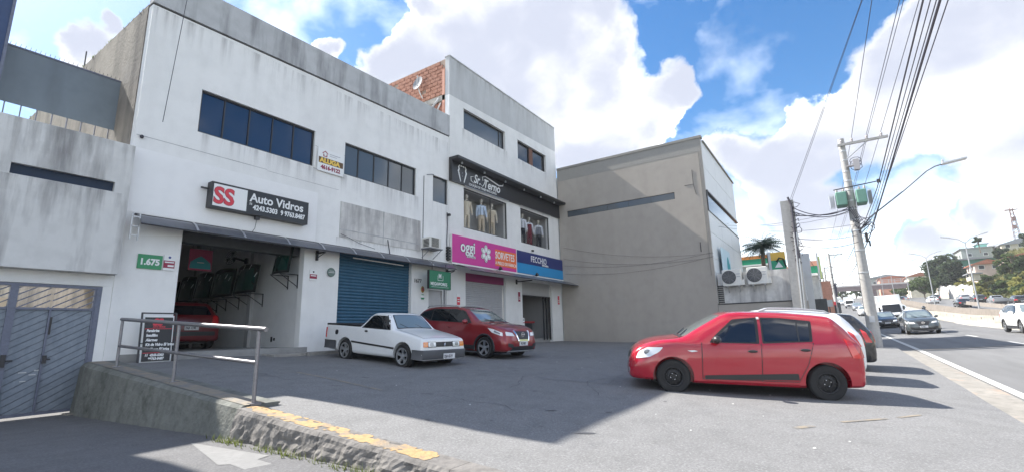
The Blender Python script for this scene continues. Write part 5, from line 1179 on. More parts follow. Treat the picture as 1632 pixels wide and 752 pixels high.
def place(o, x, y, yaw, dz=0.0, g=lot_z):
    e = .3; gx = (g(x+e, y)-g(x-e, y))/(2*e); gy = (g(x, y+e)-g(x, y-e))/(2*e); n = Vector((-gx, -gy, 1)).normalized()
    fw = Vector((math.cos(yaw), math.sin(yaw), 0)); fw = (fw-n*fw.dot(n)).normalized(); le = n.cross(fw)
    M = Matrix(((fw.x, le.x, n.x, x), (fw.y, le.y, n.y, y), (fw.z, le.z, n.z, g(x, y)+dz), (0, 0, 0, 1)))
    o.location = M.translation; o.rotation_euler = M.to_euler()
def car_plate(t, side, y, z, bvh, txt, w=.40, h=.13):
    o, d = AX[side](y, z); hit = bvh.ray_cast(o, d); p = hit[0]; x = p.x; s = 1 if side == 'F' else -1
    mb = MB(); mb.box(min(x+s*.004, x+s*.03), max(x+s*.004, x+s*.03), y-w/2, y+w/2, z-h/2, z+h/2); pl = mb.build('number_plate', 'plate_white', t)
    tx = text(txt, .095, (x+s*.033, y-s*w*.44, z-.033), 'plate_ink', pl, bold=.003, rot=(math.pi/2, 0, s*math.pi/2), sx=w/.40*.72, ext=.001)
    return pl
def start(name, label, paint, st, axle, r_arch, zc, group=None, cat='car'):
    t = thing(name, label, cat, (0, 0, 0), group, local=True)
    full = body_mesh(st); bvh = BVHTree.FromPolygons([v.co for v in full.vertices], [tuple(p.vertices) for p in full.polygons])
    hw = max(max(s[4], s[5]) for s in st)
    me = cut_arches(full.copy(), (0, axle), r_arch, hw, zc); me.materials.append(MATS[paint]); me.name = 'body'
    o = bpy.data.objects.new('body', me); COL.objects.link(o); o.parent = t
    mb = MB(); mb.box(-.40, axle+.40, -hw*.62, hw*.62, .17, .5); mb.build('underbody', 'black_plastic', t)
    return t, bvh, hw
def both(fn): return merge(fn('L'), fn('R'))
def mirror(t, x, y, z, m, arm=True):
    for s in (-1, 1):
        mb = MB(); mb.ball((x, s*(y+.10), z), (.075, .115, .075), 12, 8); mi = mb.build('mirror', m, t)
        mb = MB(); mb.tube([(x+.02, s*(y-.05), z-.06), (x+.01, s*(y+.03), z-.03)], .025, 6); mb.build('mirror_arm', 'trim_black', mi)
        mb = MB(); mb.ball((x-.04, s*(y+.10), z), (.042, .095, .058), 10, 6); mb.build('mirror_glass', 'glass_grey', mi)
def door(t, bvh, side, poly, paint, handle=None, hm='trim_black', hw_=.17):
    d = patch(bvh, side, poly, .0045, .08, r=.05).build('door', paint, t)
    if handle:
        o, dr = AX[side](*handle); p = bvh.ray_cast(o, dr)[0]; s = 1 if side == 'L' else -1
        mb = MB(); mb.ball((p.x, p.y+s*.018, p.z), (hw_/2, .022, .026), 12, 6); mb.build('handle', hm, d)
    return d
def arch_trim(t, axles, r, w, zc, y, m='trim_black', name='arch_trim'):
    for ax in axles:
        for s in (-1, 1):
            mb = MB(); pts = [(ax+r*math.cos(a), s*y, zc+r*math.sin(a)) for a in [math.radians(-12+204*k/20) for k in range(21)]]
            mb.tube(pts, w, 6); mb.build(name, m, t)

# ---- red hatchback (front of the row)
HATCH = [(-.635, .38, .60, .63, .60, .62, .52), (-.63, .31, .70, .73, .74, .75, .62), (-.60, .27, .86, .90, .81, .80, .67), (-.56, .25, .98, 1.03, .84, .825, .675), (-.50, .24, 1.03, 1.12, .855, .835, .66), (-.41, .235, 1.04, 1.255, .862, .84, .64), (-.30, .23, 1.04, 1.375, .868, .845, .625), (-.225, .225, 1.035, 1.44, .870, .848, .615), (-.16, .22, 1.03, 1.468, .872, .85, .61), (-.04, .21, 1.02, 1.482, .875, .852, .605), (.30, .20, 1.0, 1.508, .875, .855, .60), (.80, .20, .975, 1.530, .875, .855, .60), (1.25, .20, .955, 1.530, .875, .855, .60), (1.50, .20, .945, 1.512, .875, .855, .60), (1.67, .20, .94, 1.458, .875, .855, .60), (1.90, .20, .938, 1.335, .875, .855, .615), (2.15, .20, .94, 1.19, .875, .852, .65), (2.40, .21, .948, 1.045, .875, .848, .695), (2.53, .22, .952, 1.015, .875, .842, .705), (2.78, .22, .925, .985, .87, .83, .695), (3.02, .22, .865, .925, .85, .80, .655), (3.20, .225, .79, .85, .815, .75, .60), (3.31, .23, .70, .76, .76, .70, .55), (3.375, .25, .61, .65, .68, .63, .50), (3.405, .28, .54, .565, .58, .55, .45), (3.415, .33, .49, .51, .48, .46, .39)]
def hatch(name, label, paint, detail=True, wk='steel', group=None, plate='DXB 3471', glass='tint_glass', handle='trim_black', handles=True):
    t, bvh, hw = start(name, label, paint, HATCH, 2.59, .365, .315, group)
    G_ = .0055
    fw = [(1.86, .975), (1.80, 1.055), (1.46, 1.36), (1.10, 1.405), (1.12, .985)]; rw = [(.99, 1.0), (.98, 1.405), (.66, 1.40), (.20, 1.355), (.235, 1.04)]
    for s in 'LR':
        patch(bvh, s, [(1.93, .955), (1.85, 1.06), (1.49, 1.39), (1.05, 1.435), (1.07, .96)], .002, r=.03).build('window_surround', 'black_plastic', t); patch(bvh, s, [(1.02, .965), (1.0, 1.435), (.66, 1.43), (.15, 1.385), (.19, 1.02)], .002, r=.03).build('window_surround', 'black_plastic', t)
    for s in 'LR':
        door(t, bvh, s, [(2.07, .33), (1.075, .31), (1.045, .945), (2.06, .925)], paint, (1.20, .825) if handles else None, handle); door(t, bvh, s, [(1.055, .31), (.46, .33), (.30, .62), (.185, 1.0), (1.025, .95)], paint, (.33, .875) if handles else None, handle)
        patch(bvh, s, fw, G_, r=.04).build('side_window', glass, t)
        w_ = patch(bvh, s, rw, G_, r=.04).build('side_window', glass, t)
        band(bvh, s, [(.40, 1.355), (.41, 1.03)], .022, .008).build('divider', 'trim_black', w_)
    for s in 'LR':
        patch(bvh, s, [(2.04, .295), (2.04, .365), (.475, .46), (.46, .35)], .016, r=.015).build('rubbing_strip', 'trim_black', t); patch(bvh, s, [(2.25, .775), (2.33, .80), (2.21, .81), (2.14, .795)], .008).build('indicator', 'lamp_clear', t)
        for q in ([(2.075, .30), (2.068, .95)], [(1.065, .30), (1.045, .96)], [(.46, .33), (.30, .62), (.185, 1.0)], [(2.07, .305), (.46, .315)]): band(bvh, s, q, .011, .0062).build('shut_line', 'black_plastic', t)
        band(bvh, s, [(2.03, .735), (1.6, .70), (1.0, .70), (.45, .735), (.2, .80)], .018, .007).build('waist_crease', paint, t); patch(bvh, s, [(2.05, .225), (2.05, .27), (.45, .27), (.45, .225)], .010).build('sill', paint, t)
    patch(bvh, 'T', [(1.68, -.53), (1.68, .53), (2.39, .665), (2.39, -.665)], .004, r=.07).build('windscreen', 'screen_glass', t)
    merge(band(bvh, 'T', [(2.42, -.62), (2.44, 0), (2.42, .62)], .06, .006)).build('scuttle', 'trim_black', t)
    for y0 in (-.1, .42):
        mb = MB(); mb.tube([(2.40, y0, 1.07), (2.30, y0-.22, 1.125), (2.22, y0-.42, 1.17)], .009, 5); mb.build('wiper', 'trim_black', t)
    merge(band(bvh, 'T', [(2.44, .62), (2.78, .62), (3.05, .52), (3.18, .36), (3.22, 0), (3.18, -.36), (3.05, -.52), (2.78, -.62), (2.44, -.62)], .012, .0015)).build('bonnet_gap', 'black_plastic', t)
    for s in 'LR':
        hl = patch(bvh, s, [(3.27, .615), (3.21, .75), (3.05, .835), (2.76, .845), (2.84, .755), (3.02, .655)], .006, .05, r=.03).build('headlight', 'lamp_clear', t)
        o, d = AX[s](3.05, .745); p = bvh.ray_cast(o, d)[0]; q = 1 if s == 'L' else -1
        mb = MB(); mb.ball((p.x, p.y+q*.002, p.z), (.07, .012, .05), 10, 6); mb.build('reflector', 'lamp_dark', hl)
    patch(bvh, 'F', [(-.42, .60), (.42, .60), (.36, .70), (-.36, .70)], .006, .05, r=.02).build('grille', 'trim_black', t)
    patch(bvh, 'F', [(-.48, .31), (.48, .31), (.44, .44), (-.44, .44)], .006, .05, r=.02).build('air_intake', 'black_plastic', t)
    mb = MB(); mb.ball((3.335, 0, .665), (.02, .055, .06), 12, 6); mb.build('emblem', 'chrome', t)
    for s in (1, -1): patch(bvh, 'F', [(s*.60, .36), (s*.68, .36), (s*.68, .43), (s*.60, .43)], .008, .03, r=.03).build('fog_lamp', 'lamp_dark', t)
    if paint != 'red_paint': car_plate(t, 'F', 0, .49, bvh, plate)
    for s in 'LR': patch(bvh, s, [(-.30, 1.10), (-.43, 1.02), (-.55, .76), (-.40, .76), (-.36, .92)], .014, .05, r=.03).build('tail_light', 'lamp_red', t)
    for s in (1, -1): patch(bvh, 'B', [(s*.58, .76), (s*.78, .76), (s*.76, 1.04), (s*.64, 1.06)], .010, .05, r=.03).build('tail_light', 'lamp_red', t)
    patch(bvh, 'B', [(-.60, 1.07), (.60, 1.07), (.50, 1.36), (-.50, 1.36)], .005, r=.05).build('rear_window', glass, t)
    patch(bvh, 'B', [(-.70, .42), (.70, .42), (.70, .55), (-.70, .55)], .008, r=.03).build('bumper_gap', 'trim_black', t)
    car_plate(t, 'B', 0, .66, bvh, plate)
    mirror(t, 1.82, .86, 1.02, 'trim_black')
    for ax, st_ in ((0, 0), (2.59, 0.0)):
        for s in (1, -1): wheel(t, ax, s*.775, .312, .312, .19, wk, s, st_)
    for s in 'LR': patch(bvh, s, [(1.018, 1.40), (1.06, 1.40), (1.06, 1.44), (1.018, 1.44)], .012, .03).build('roof_clip', 'steel_white', t)
    return t
red = hatch('red_hatchback', 'bright red hatchback with black steel wheels, nearest car on the lot', 'red_paint')
place(red, 11.10, .55, math.radians(110.8), -.03)

# ---- white pickup
PICK = [(-1.0, .40, .88, .88, .66, .68, .55), (-.99, .33, .93, .935, .74, .745, .64), (-.90, .29, .955, .955, .77, .765, .68), (-.4, .25, .95, .955, .785, .775, .69), (.1, .24, .945, .95, .785, .775, .69), (.50, .22, .94, .95, .785, .775, .69), (.58, .22, .94, .985, .785, .775, .665), (.72, .22, .935, 1.14, .785, .775, .62), (.86, .22, .93, 1.285, .785, .775, .58), (.97, .22, .93, 1.325, .785, .775, .572), (1.15, .22, .925, 1.335, .785, .775, .572), (1.42, .22, .92, 1.325, .785, .775, .57), (1.55, .22, .915, 1.285, .785, .772, .575), (1.78, .22, .905, 1.09, .785, .77, .62), (1.95, .22, .895, .935, .785, .765, .665), (2.08, .22, .87, .905, .785, .76, .68), (2.5, .22, .805, .84, .78, .755, .68), (2.85, .22, .735, .77, .77, .745, .67), (2.98, .22, .695, .725, .765, .74, .665), (3.01, .23, .60, .62, .76, .735, .66), (3.03, .25, .48, .49, .755, .73, .65), (3.035, .30, .44, .445, .72, .70, .62)]
t, bvh, hw = start('white_pickup', 'small old white pickup with chrome star wheels parked nose out by the blue shutter', 'white_paint', PICK, 2.36, .345, .30, cat='pickup truck')
for s in 'LR': patch(bvh, s, [(1.83, .905), (1.60, 1.24), (1.54, 1.285), (.97, 1.29), (.66, .925)], .002, r=.02).build('window_surround', 'black_plastic', t)
for s in 'LR':
    door(t, bvh, s, [(1.99, .30), (.98, .30), (.86, .50), (.76, .905), (1.985, .88)], 'white_paint', (.90, .845), 'trim_black', .13)
    w_ = patch(bvh, s, [(1.78, .925), (1.57, 1.225), (1.52, 1.262), (1.0, 1.265), (.735, .945)], .0055, r=.02).build('side_window', 'car_glass', t)
    band(bvh, s, [(1.50, 1.265), (1.53, .93)], .018, .008).build('divider', 'trim_black', w_)
for s in 'LR': band(bvh, s, [(.30, .545), (2.03, .47)], .045, .014).build('rubbing_strip', 'trim_black', t)
patch(bvh, 'T', [(1.55, -.50), (1.55, .50), (1.94, .625), (1.94, -.625)], .003, r=.05).build('screen_rubber', 'black_plastic', t)
patch(bvh, 'T', [(1.575, -.475), (1.575, .475), (1.915, .59), (1.915, -.59)], .007, r=.05).build('windscreen', 'screen_glass', t)
for y0 in (-.25, .25): mb = MB(); mb.tube([(1.93, y0, .965), (1.82, y0-.20, 1.065)], .008, 5); mb.build('wiper', 'trim_black', t)
band(bvh, 'T', [(2.0, .60), (2.9, .62), (2.95, 0), (2.9, -.62), (2.0, -.60)], .010, .0015).build('bonnet_gap', 'black_plastic', t)
for s in (1, -1):
    patch(bvh, 'F', [(s*.288, .538), (s*.562, .538), (s*.562, .672), (s*.288, .672)], .008, .05).build('headlight_surround', 'black_plastic', t)
    hl = patch(bvh, 'F', [(s*.305, .552), (s*.55, .552), (s*.55, .660), (s*.305, .660)], .014, .05, r=.012).build('headlight', 'lamp_clear', t)
    patch(bvh, 'F', [(s*.38, .565), (s*.50, .565), (s*.50, .647), (s*.38, .647)], .018, .05, r=.03).build('reflector', 'lamp_dark', hl)
    patch(bvh, 'F', [(s*.565, .545), (s*.715, .545), (s*.71, .665), (s*.565, .665)], .013, .05, r=.012).build('indicator', 'lamp_orange', t)
g = patch(bvh, 'F', [(-.285, .545), (.285, .545), (.285, .665), (-.285, .665)], .006, .05).build('grille', 'trim_black', t)
mb = MB()
for k in range(5): mb.box(3.01, 3.024, -.28, .28, .555+k*.024, .563+k*.024)
mb.build('grille_bars', 'grey_bumper', g)
mb = MB(); M = Matrix.Translation((3.028, 0, .605)) @ Matrix.Rotation(math.pi/2, 4, 'Y'); mb.lathe([(.040, 0), (.052, 0), (.052, .006), (.040, .006)], 24, M, close=True)
for a, b in (((-.028, .03), (-.010, -.03)), ((-.010, -.03), (0, -.002)), ((0, -.002), (.010, -.03)), ((.010, -.03), (.028, .03)), ((-.014, .036), (0, .004)), ((0, .004), (.014, .036))): mb.tube([(3.032, a[0], .605+a[1]), (3.032, b[0], .605+b[1])], .0045, 4)
mb.build('emblem', 'chrome', g)
def ubumper(t, x0, x1, hw, z0, z1, m, end):
    mb = MB(); s = 1 if end == 'F' else -1
    path = [(x0, hw+.012), (x1-s*.12, hw+.012), (x1-s*.03, hw-.05), (x1, hw-.20), (x1+s*.015, 0)]; path = path+[(x, -y) for x, y in path[-2::-1]]
    inner = [(x-s*.06 if abs(y) < hw-.02 else x, y*(.90 if abs(y) >= hw-.06 else .96)) for x, y in path]
    n = len(path)
    vs = []
    for zz, off in ((z0, -.02), (z0+.03, 0), (z1-.02, 0), (z1, -.015)): vs += [(x+s*off*(1 if abs(y) < hw-.02 else 0), y+math.copysign(off, y)*(1 if abs(y) >= hw-.06 else 0), zz) for x, y in path]
    fs = [(r*n+i, r*n+i+1, (r+1)*n+i+1, (r+1)*n+i) for r in range(3) for i in range(n-1)]
    top = len(vs); vs += [(x, y, z1) for x, y in inner]; bot = len(vs); vs += [(x, y, z0) for x, y in inner]
    fs += [(3*n+i, 3*n+i+1, top+i+1, top+i) for i in range(n-1)]+[(bot+i, bot+i+1, i+1, i) for i in range(n-1)]
    mb.add(vs, fs, True); return mb.build('bumper', m, t, sharp=35)
b_ = ubumper(t, 2.72, 3.09, .795, .255, .475, 'grey_bumper', 'F')
mb = MB(); mb.box(3.108, 3.125, -.10-.0, .30, .255, .385); pl = mb.build('number_plate', 'plate_white', t); text('DJA 6519', .10, (3.127, -.085, .285), 'plate_ink', pl, bold=.003, rot=(math.pi/2, 0, math.pi/2), sx=.74, ext=.001)
b_ = ubumper(t, -.40, -1.06, .80, .31, .54, 'grey_bumper', 'B')
for s in 'LR': patch(bvh, s, [(-.91, .60), (-.985, .60), (-.985, .88), (-.91, .88)], .010, .04).build('tail_light', 'lamp_red', t)
patch(bvh, 'R', rounded([(-.49, .70), (-.35, .70), (-.35, .83), (-.49, .83)], .065, 5), .008, .04).build('fuel_cap', 'black_plastic', t)
mb = MB(); mb.box(-.97, .60, -.765, -.69, .945, 1.0); mb.box(-.97, .60, .69, .765, .945, 1.0); mb.box(-.99, -.93, -.69, .69, .945, 1.0); mb.box(-.93, .56, -.69, .69, .94, .975); mb.build('bed_cover', 'black_plastic', t, bevel=.01)
patch(bvh, 'T', [(.64, -.55), (.84, -.50), (.84, .50), (.64, .55)], .004).build('rear_window', 'car_glass', t)
patch(bvh, 'B', [(-.74, .54), (.74, .54), (.72, .90), (-.72, .90)], .005, r=.03).build('tailgate', 'white_paint', t)
for ax in (0, 2.36):
    for s in (1, -1): wheel(t, ax, s*.70, .298, .298, .19, 'alloy10', s)
place(t, 9.364, 11.311, -1.612, -.055)

# ---- wine red crossover
CROSS = [(-.84, .50, .80, .82, .60, .62, .5), (-.83, .40, .90, .93, .72, .74, .58), (-.77, .33, 1.05, 1.10, .82, .82, .62), (-.66, .28, 1.13, 1.26, .85, .83, .60), (-.50, .25, 1.15, 1.43, .865, .84, .59), (-.28, .23, 1.14, 1.515, .875, .845, .585), (.1, .21, 1.12, 1.56, .88, .85, .59), (.6, .20, 1.085, 1.58, .88, .855, .595), (1.0, .20, 1.06, 1.58, .88, .855, .595), (1.35, .20, 1.05, 1.555, .88, .855, .595), (1.62, .20, 1.045, 1.48, .88, .855, .60), (1.92, .20, 1.04, 1.32, .88, .855, .63), (2.22, .20, 1.035, 1.14, .88, .85, .675), (2.40, .21, 1.03, 1.075, .88, .85, .70), (2.80, .22, .99, 1.04, .88, .84, .69), (3.08, .22, .94, .985, .865, .81, .65), (3.26, .23, .86, .91, .83, .76, .58), (3.37, .25, .74, .80, .76, .68, .52), (3.43, .28, .62, .67, .66, .60, .47), (3.46, .34, .54, .56, .52, .50, .42)]
def cross(name, label, paint, roof=None, wk='alloy5', group=None, plate='FKS 9B27', rails='galvanised', glass='car_glass', vee=True, spoiler=True):
    t, bvh, hw = start(name, label, paint, CROSS, 2.61, .385, .335, group)
    for s in 'LR':
        patch(bvh, s, [(2.03, 1.055), (1.60, 1.42), (1.36, 1.50), (.1, 1.50), (-.42, 1.38), (-.52, 1.26), (.1, 1.09)], .002, r=.03).build('window_surround', 'black_plastic', t)
        door(t, bvh, s, [(2.10, .40), (.96, .40), (.93, 1.04), (2.08, 1.02)], paint, (1.06, .92), paint); door(t, bvh, s, [(.94, .40), (.45, .40), (.28, .68), (.10, 1.07), (.91, 1.045)], paint, (.20, .95), paint)
        patch(bvh, s, [(1.92, 1.085), (1.55, 1.41), (1.34, 1.475), (.96, 1.475), (.94, 1.095)], .0055, r=.03).build('side_window', glass, t)
        patch(bvh, s, [(.91, 1.10), (.93, 1.475), (.14, 1.465), (.18, 1.12)], .0055, r=.03).build('side_window', glass, t)
        patch(bvh, s, [(.13, 1.13), (.09, 1.455), (-.36, 1.36), (-.40, 1.29)], .0055, r=.03).build('side_window', glass, t)
        patch(bvh, s, [(2.20, .27), (2.20, .39), (.42, .39), (.42, .27)], .012, r=.02).build('sill_cladding', 'trim_black', t)
    arch_trim(t, (0, 2.61), .40, .035, .335, .875)
    patch(bvh, 'T', [(1.60, -.52), (1.60, .52), (2.30, .655), (2.30, -.655)], .004, r=.07).build('windscreen', 'screen_glass', t)
    if roof: patch(bvh, 'T', [(-.46, -.56), (1.56, -.565), (1.56, .565), (-.46, .56)], .003, r=.05).build('roof_panel', roof, t)
    if rails:
        for s in (1, -1):
            mb = MB(); mb.tube([(-.30, s*.60, 1.525), (-.20, s*.60, 1.585), (.5, s*.605, 1.625), (1.10, s*.60, 1.605), (1.28, s*.595, 1.555)], .020, 7); mb.build('roof_rail', rails, t)
    band(bvh, 'T', [(2.36, .66), (2.9, .66), (3.18, .52), (3.24, 0), (3.18, -.52), (2.9, -.66), (2.36, -.66)], .012, .0015).build('bonnet_gap', 'black_plastic', t)
    for y0 in (-.1, .42):
        mb = MB(); mb.tube([(2.34, y0, 1.11), (2.16, y0-.30, 1.205)], .009, 5); mb.build('wiper', 'trim_black', t)
    for s in 'LR':
        q = 1 if s == 'L' else -1
        hl = merge(patch(bvh, s, [(3.28, .70), (3.25, .80), (2.94, .90), (2.72, .93), (2.90, .80)], .008, .05, r=.02), patch(bvh, 'F', [(q*.40, .70), (q*.72, .72), (q*.72, .83), (q*.46, .80)], .008, .05, r=.02)).build('headlight', 'lamp_clear', t)
        patch(bvh, s, [(3.20, .745), (3.19, .79), (2.98, .865), (2.97, .81)], .014, .05, r=.02).build('daylight_strip', 'lamp_dark', hl)
        patch(bvh, s, [(-.52, 1.02), (-.74, .96), (-.80, .80), (-.60, .84)], .012, .05, r=.03).build('tail_light', 'lamp_red', t)
        patch(bvh, 'F', [(q*.46, .33), (q*.70, .40), (q*.70, .50), (q*.50, .46)], .008, .05, r=.02).build('fog_surround', 'trim_black', t)
        patch(bvh, 'B', [(q*.46, .86), (q*.80, .86), (q*.78, 1.06), (q*.60, 1.02)], .010, .05, r=.03).build('tail_light', 'lamp_red', t)
    g = patch(bvh, 'F', [(-.36, .84), (-.24, .57), (.24, .57), (.36, .84)], .006, .05).build('grille', 'trim_black', t)
    if vee: merge(band(bvh, 'F', [(-.36, .85), (-.25, .575), (.25, .575), (.36, .85)], .055, .022)).build('chrome_vee', 'chrome', g)
    o, d = AX['F'](0, .745); p = bvh.ray_cast(o, d)[0]
    mb = MB(); M = Matrix.Translation((p.x+.02, 0, .745)) @ Matrix.Rotation(math.pi/2, 4, 'Y'); mb.lathe([(.058, 0), (.075, 0), (.075, .012), (.058, .012)], 24, M, close=True); mb.box(p.x+.02, p.x+.036, -.095, .095, .73, .76); mb.build('emblem', 'chrome', g)
    patch(bvh, 'F', [(-.62, .27), (.62, .27), (.50, .40), (-.50, .40)], .006, .05, r=.02).build('lower_grille', 'trim_black', t)
    patch(bvh, 'F', [(-.66, .24), (.66, .24), (.66, .275), (-.66, .275)], .02, .06).build('skid_strip', 'galvanised', t)
    car_plate(t, 'F', 0, .485, bvh, plate); car_plate(t, 'B', 0, .72, bvh, plate)
    patch(bvh, 'B', [(-.60, 1.16), (.60, 1.16), (.52, 1.40), (-.52, 1.40)], .005, r=.05).build('rear_window', 'car_glass', t)
    patch(bvh, 'B', [(-.72, .40), (.72, .40), (.72, .60), (-.72, .60)], .008, r=.03).build('rear_bumper_pad', 'trim_black', t)
    mirror(t, 1.86, .87, 1.10, paint)
    for ax in (0, 2.61):
        for s in (1, -1): wheel(t, ax, s*.785, .333, .333, .21, wk, s)
    return t
kx = cross('red_crossover', 'dark red crossover with black roof parked nose out beside the white pickup', 'wine_paint', roof='black_paint', rails='galvanised')
place(kx, 12.912, 11.549, -1.642, -.03)
# ---- second and third cars of the row, nose in, tails to the street
wc = hatch('white_hatchback', 'white car with pale roof rails hidden behind the red hatchback', 'white_paint', wk='steel', plate='EZT 5582')
for s_ in (1, -1):
    mb = MB(); mb.tube([(-.05, s_*.58, 1.455), (.05, s_*.585, 1.52), (.6, s_*.59, 1.575), (1.20, s_*.585, 1.575), (1.40, s_*.58, 1.50)], .022, 7); mb.build('roof_rail', 'galvanised', wc)
place(wc, 13.80, .29, math.radians(99), .02)
bk = hatch('black_hatchback', 'black hatchback at the far end of the row by the concrete pole', 'black_paint', wk='cover', plate='GHR 2218')
place(bk, 16.6, -.10, math.radians(95), -.02)
# ---- the red car inside the workshop
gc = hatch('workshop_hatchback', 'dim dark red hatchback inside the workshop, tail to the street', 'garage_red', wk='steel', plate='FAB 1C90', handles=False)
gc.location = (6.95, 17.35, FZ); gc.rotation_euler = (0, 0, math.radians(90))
# ---- traffic
def on_road(o, x, y, yaw=math.pi, g=road_z, dz=0.0): place(o, x, y, yaw, dz, g)
suv = cross('grey_suv', 'dark grey compact utility car driving towards the camera in the near lane', 'slate_paint', plate='HIJ 4083', rails='dark_metal', vee=False)
on_road(suv, 45.0, -4.85, 3.157)
SEDAN = [(-1.02, .46, .74, .76, .55, .58, .5), (-1.0, .36, .86, .89, .72, .72, .58), (-.90, .30, .98, 1.03, .80, .79, .66), (-.55, .26, .995, 1.05, .84, .82, .67), (-.35, .25, .99, 1.10, .85, .825, .64), (.05, .23, .98, 1.32, .86, .83, .60), (.30, .22, .97, 1.40, .86, .835, .585), (.75, .21, .95, 1.445, .865, .84, .585), (1.15, .21, .94, 1.44, .865, .84, .585), (1.45, .21, .93, 1.39, .865, .84, .585), (1.85, .21, .92, 1.18, .865, .84, .63), (2.20, .21, .91, .99, .865, .835, .68), (2.45, .22, .895, .94, .865, .825, .69), (2.85, .22, .84, .885, .855, .80, .66), (3.15, .23, .74, .79, .81, .74, .58), (3.30, .25, .61, .66, .70, .64, .50), (3.38, .32, .48, .50, .50, .48, .42)]
def sedan(name, label, paint, group=None):
    t, bvh, hw = start(name, label, paint, SEDAN, 2.55, .36, .31, group)
    for s in 'LR':
        patch(bvh, s, [(1.85, .96), (1.42, 1.33), (1.15, 1.37), (.35, 1.36), (-.12, 1.10), (-.05, .995)], .005, .1, r=.05).build('side_window', 'car_glass', t)
        band(bvh, s, [(.90, 1.37), (.92, .965)], .06, .009).build('pillar', 'black_plastic', t)
        q = 1 if s == 'L' else -1
        patch(bvh, 'F', [(q*.40, .58), (q*.72, .60), (q*.72, .72), (q*.46, .70)], .010, .08).build('headlight', 'lamp_clear', t)
        patch(bvh, 'B', [(q*.48, .74), (q*.74, .74), (q*.74, .92), (q*.48, .92)], .010, .08).build('tail_light', 'lamp_red', t)
    patch(bvh, 'T', [(1.48, -.52), (1.48, .52), (2.16, .64), (2.16, -.64)], .005, .1).build('windscreen', 'screen_glass', t)
    patch(bvh, 'T', [(-.32, -.58), (.18, -.50), (.18, .50), (-.32, .58)], .005, .1).build('rear_window', 'car_glass', t)
    patch(bvh, 'F', [(-.38, .56), (.38, .56), (.38, .68), (-.38, .68)], .006, .08).build('grille', 'trim_black', t)
    patch(bvh, 'F', [(-.55, .28), (.55, .28), (.5, .42), (-.5, .42)], .006, .08).build('air_intake', 'trim_black', t)
    car_plate(t, 'F', 0, .49, bvh, 'CWP 7310'); car_plate(t, 'B', 0, .62, bvh, 'CWP 7310')
    mirror(t, 1.72, .85, 1.0, paint)
    for ax in (0, 2.55):
        for s in (1, -1): wheel(t, ax, s*.76, .31, .31, .19, 'cover', s)
    return t
sed = sedan('black_sedan', 'black sedan in the kerb lane just right of the concrete pole', 'black_paint', 'cars on the avenue'); on_road(sed, 60, -4.15)
def recolour(t, old, new):
    for ch in t.children_recursive:
        for i, ms in enumerate(ch.material_slots):
            if ms.material and ms.material.name == old: ms.link = 'OBJECT'; ms.material = MATS[new]
def traffic(src, old, new, name, label, x, y, yaw, g=road_z, dz=0):
    c = copy_tree(src); recolour(c, old, new); c.name = name; tag(c, label, 'car', 'cars on the avenue'); place(c, x, y, yaw, dz, g); return c
og = lambda x, y: prof(x)+0.25
traffic(suv, 'slate_paint', 'white_paint', 'white_estate', 'white estate car cut by the right edge, in the middle lane', 38.6, -8.95, math.pi+.02)
traffic(sed, 'black_paint', 'white_paint', 'white_sedan', 'white car just left of the concrete pole, further down the avenue', 96, -4.2, math.pi)
traffic(sed, 'black_paint', 'silver_paint', 'silver_sedan', 'silver car behind the white van, left of the concrete pole', 118, -4.2, math.pi)
traffic(sed, 'black_paint', 'white_paint', 'white_sedan', 'white car to the right of the box truck, far down the avenue', 88, -8.0, math.pi)
traffic(sed, 'black_paint', 'silver_paint', 'silver_sedan', 'pale car far behind the box truck, nearest the barrier', 125, -7.9, math.pi)
traffic(sed, 'black_paint', 'white_paint', 'white_sedan', 'white car alone on the far carriageway below the round tree', 130, -17.5, 0, og)
traffic(sed, 'black_paint', 'black_paint', 'black_sedan', 'black sedan on the far carriageway at the foot of the nearest twin lamp', 106, -18.0, 0, og)
traffic(suv, 'slate_paint', 'silver_paint', 'silver_suv', 'silver car on the far carriageway directly above the black sedan', 130, -22.4, 0, og)
traffic(suv, 'slate_paint', 'black_paint', 'dark_suv', 'dark car on the far carriageway between silver car and twin lamp', 122, -23.0, 0, og)
traffic(suv, 'slate_paint', 'black_paint', 'dark_suv', 'dark utility car at the right edge of the far carriageway', 106, -24.6, 0, og)
traffic(suv, 'slate_paint', 'slate_paint', 'grey_suv', 'grey utility car far off below the round dark tree', 152, -21.0, 0, og)
traffic(sed, 'black_paint', 'silver_paint', 'silver_sedan', 'silver car in the distant queue under the footbridge', 165, -16.5, 0, og)
traffic(sed, 'black_paint', 'black_paint', 'black_sedan', 'dark car in the distant queue left of the silver one', 158, -14.9, 0, og)
traffic(sed, 'black_paint', 'white_paint', 'white_sedan', 'white car furthest up the avenue beside the bridge pier', 165, -2.6, math.pi)
pt = copy_tree(t); recolour(pt, 'white_paint', 'silver_paint'); pt.name = 'silver_pickup'; tag(pt, 'silver pickup with black bed on the far carriageway under the bushes', 'pickup truck'); place(pt, 112, -23.4, 0.0, 0, og); pt.scale = (1.15, 1.1, 1.15)
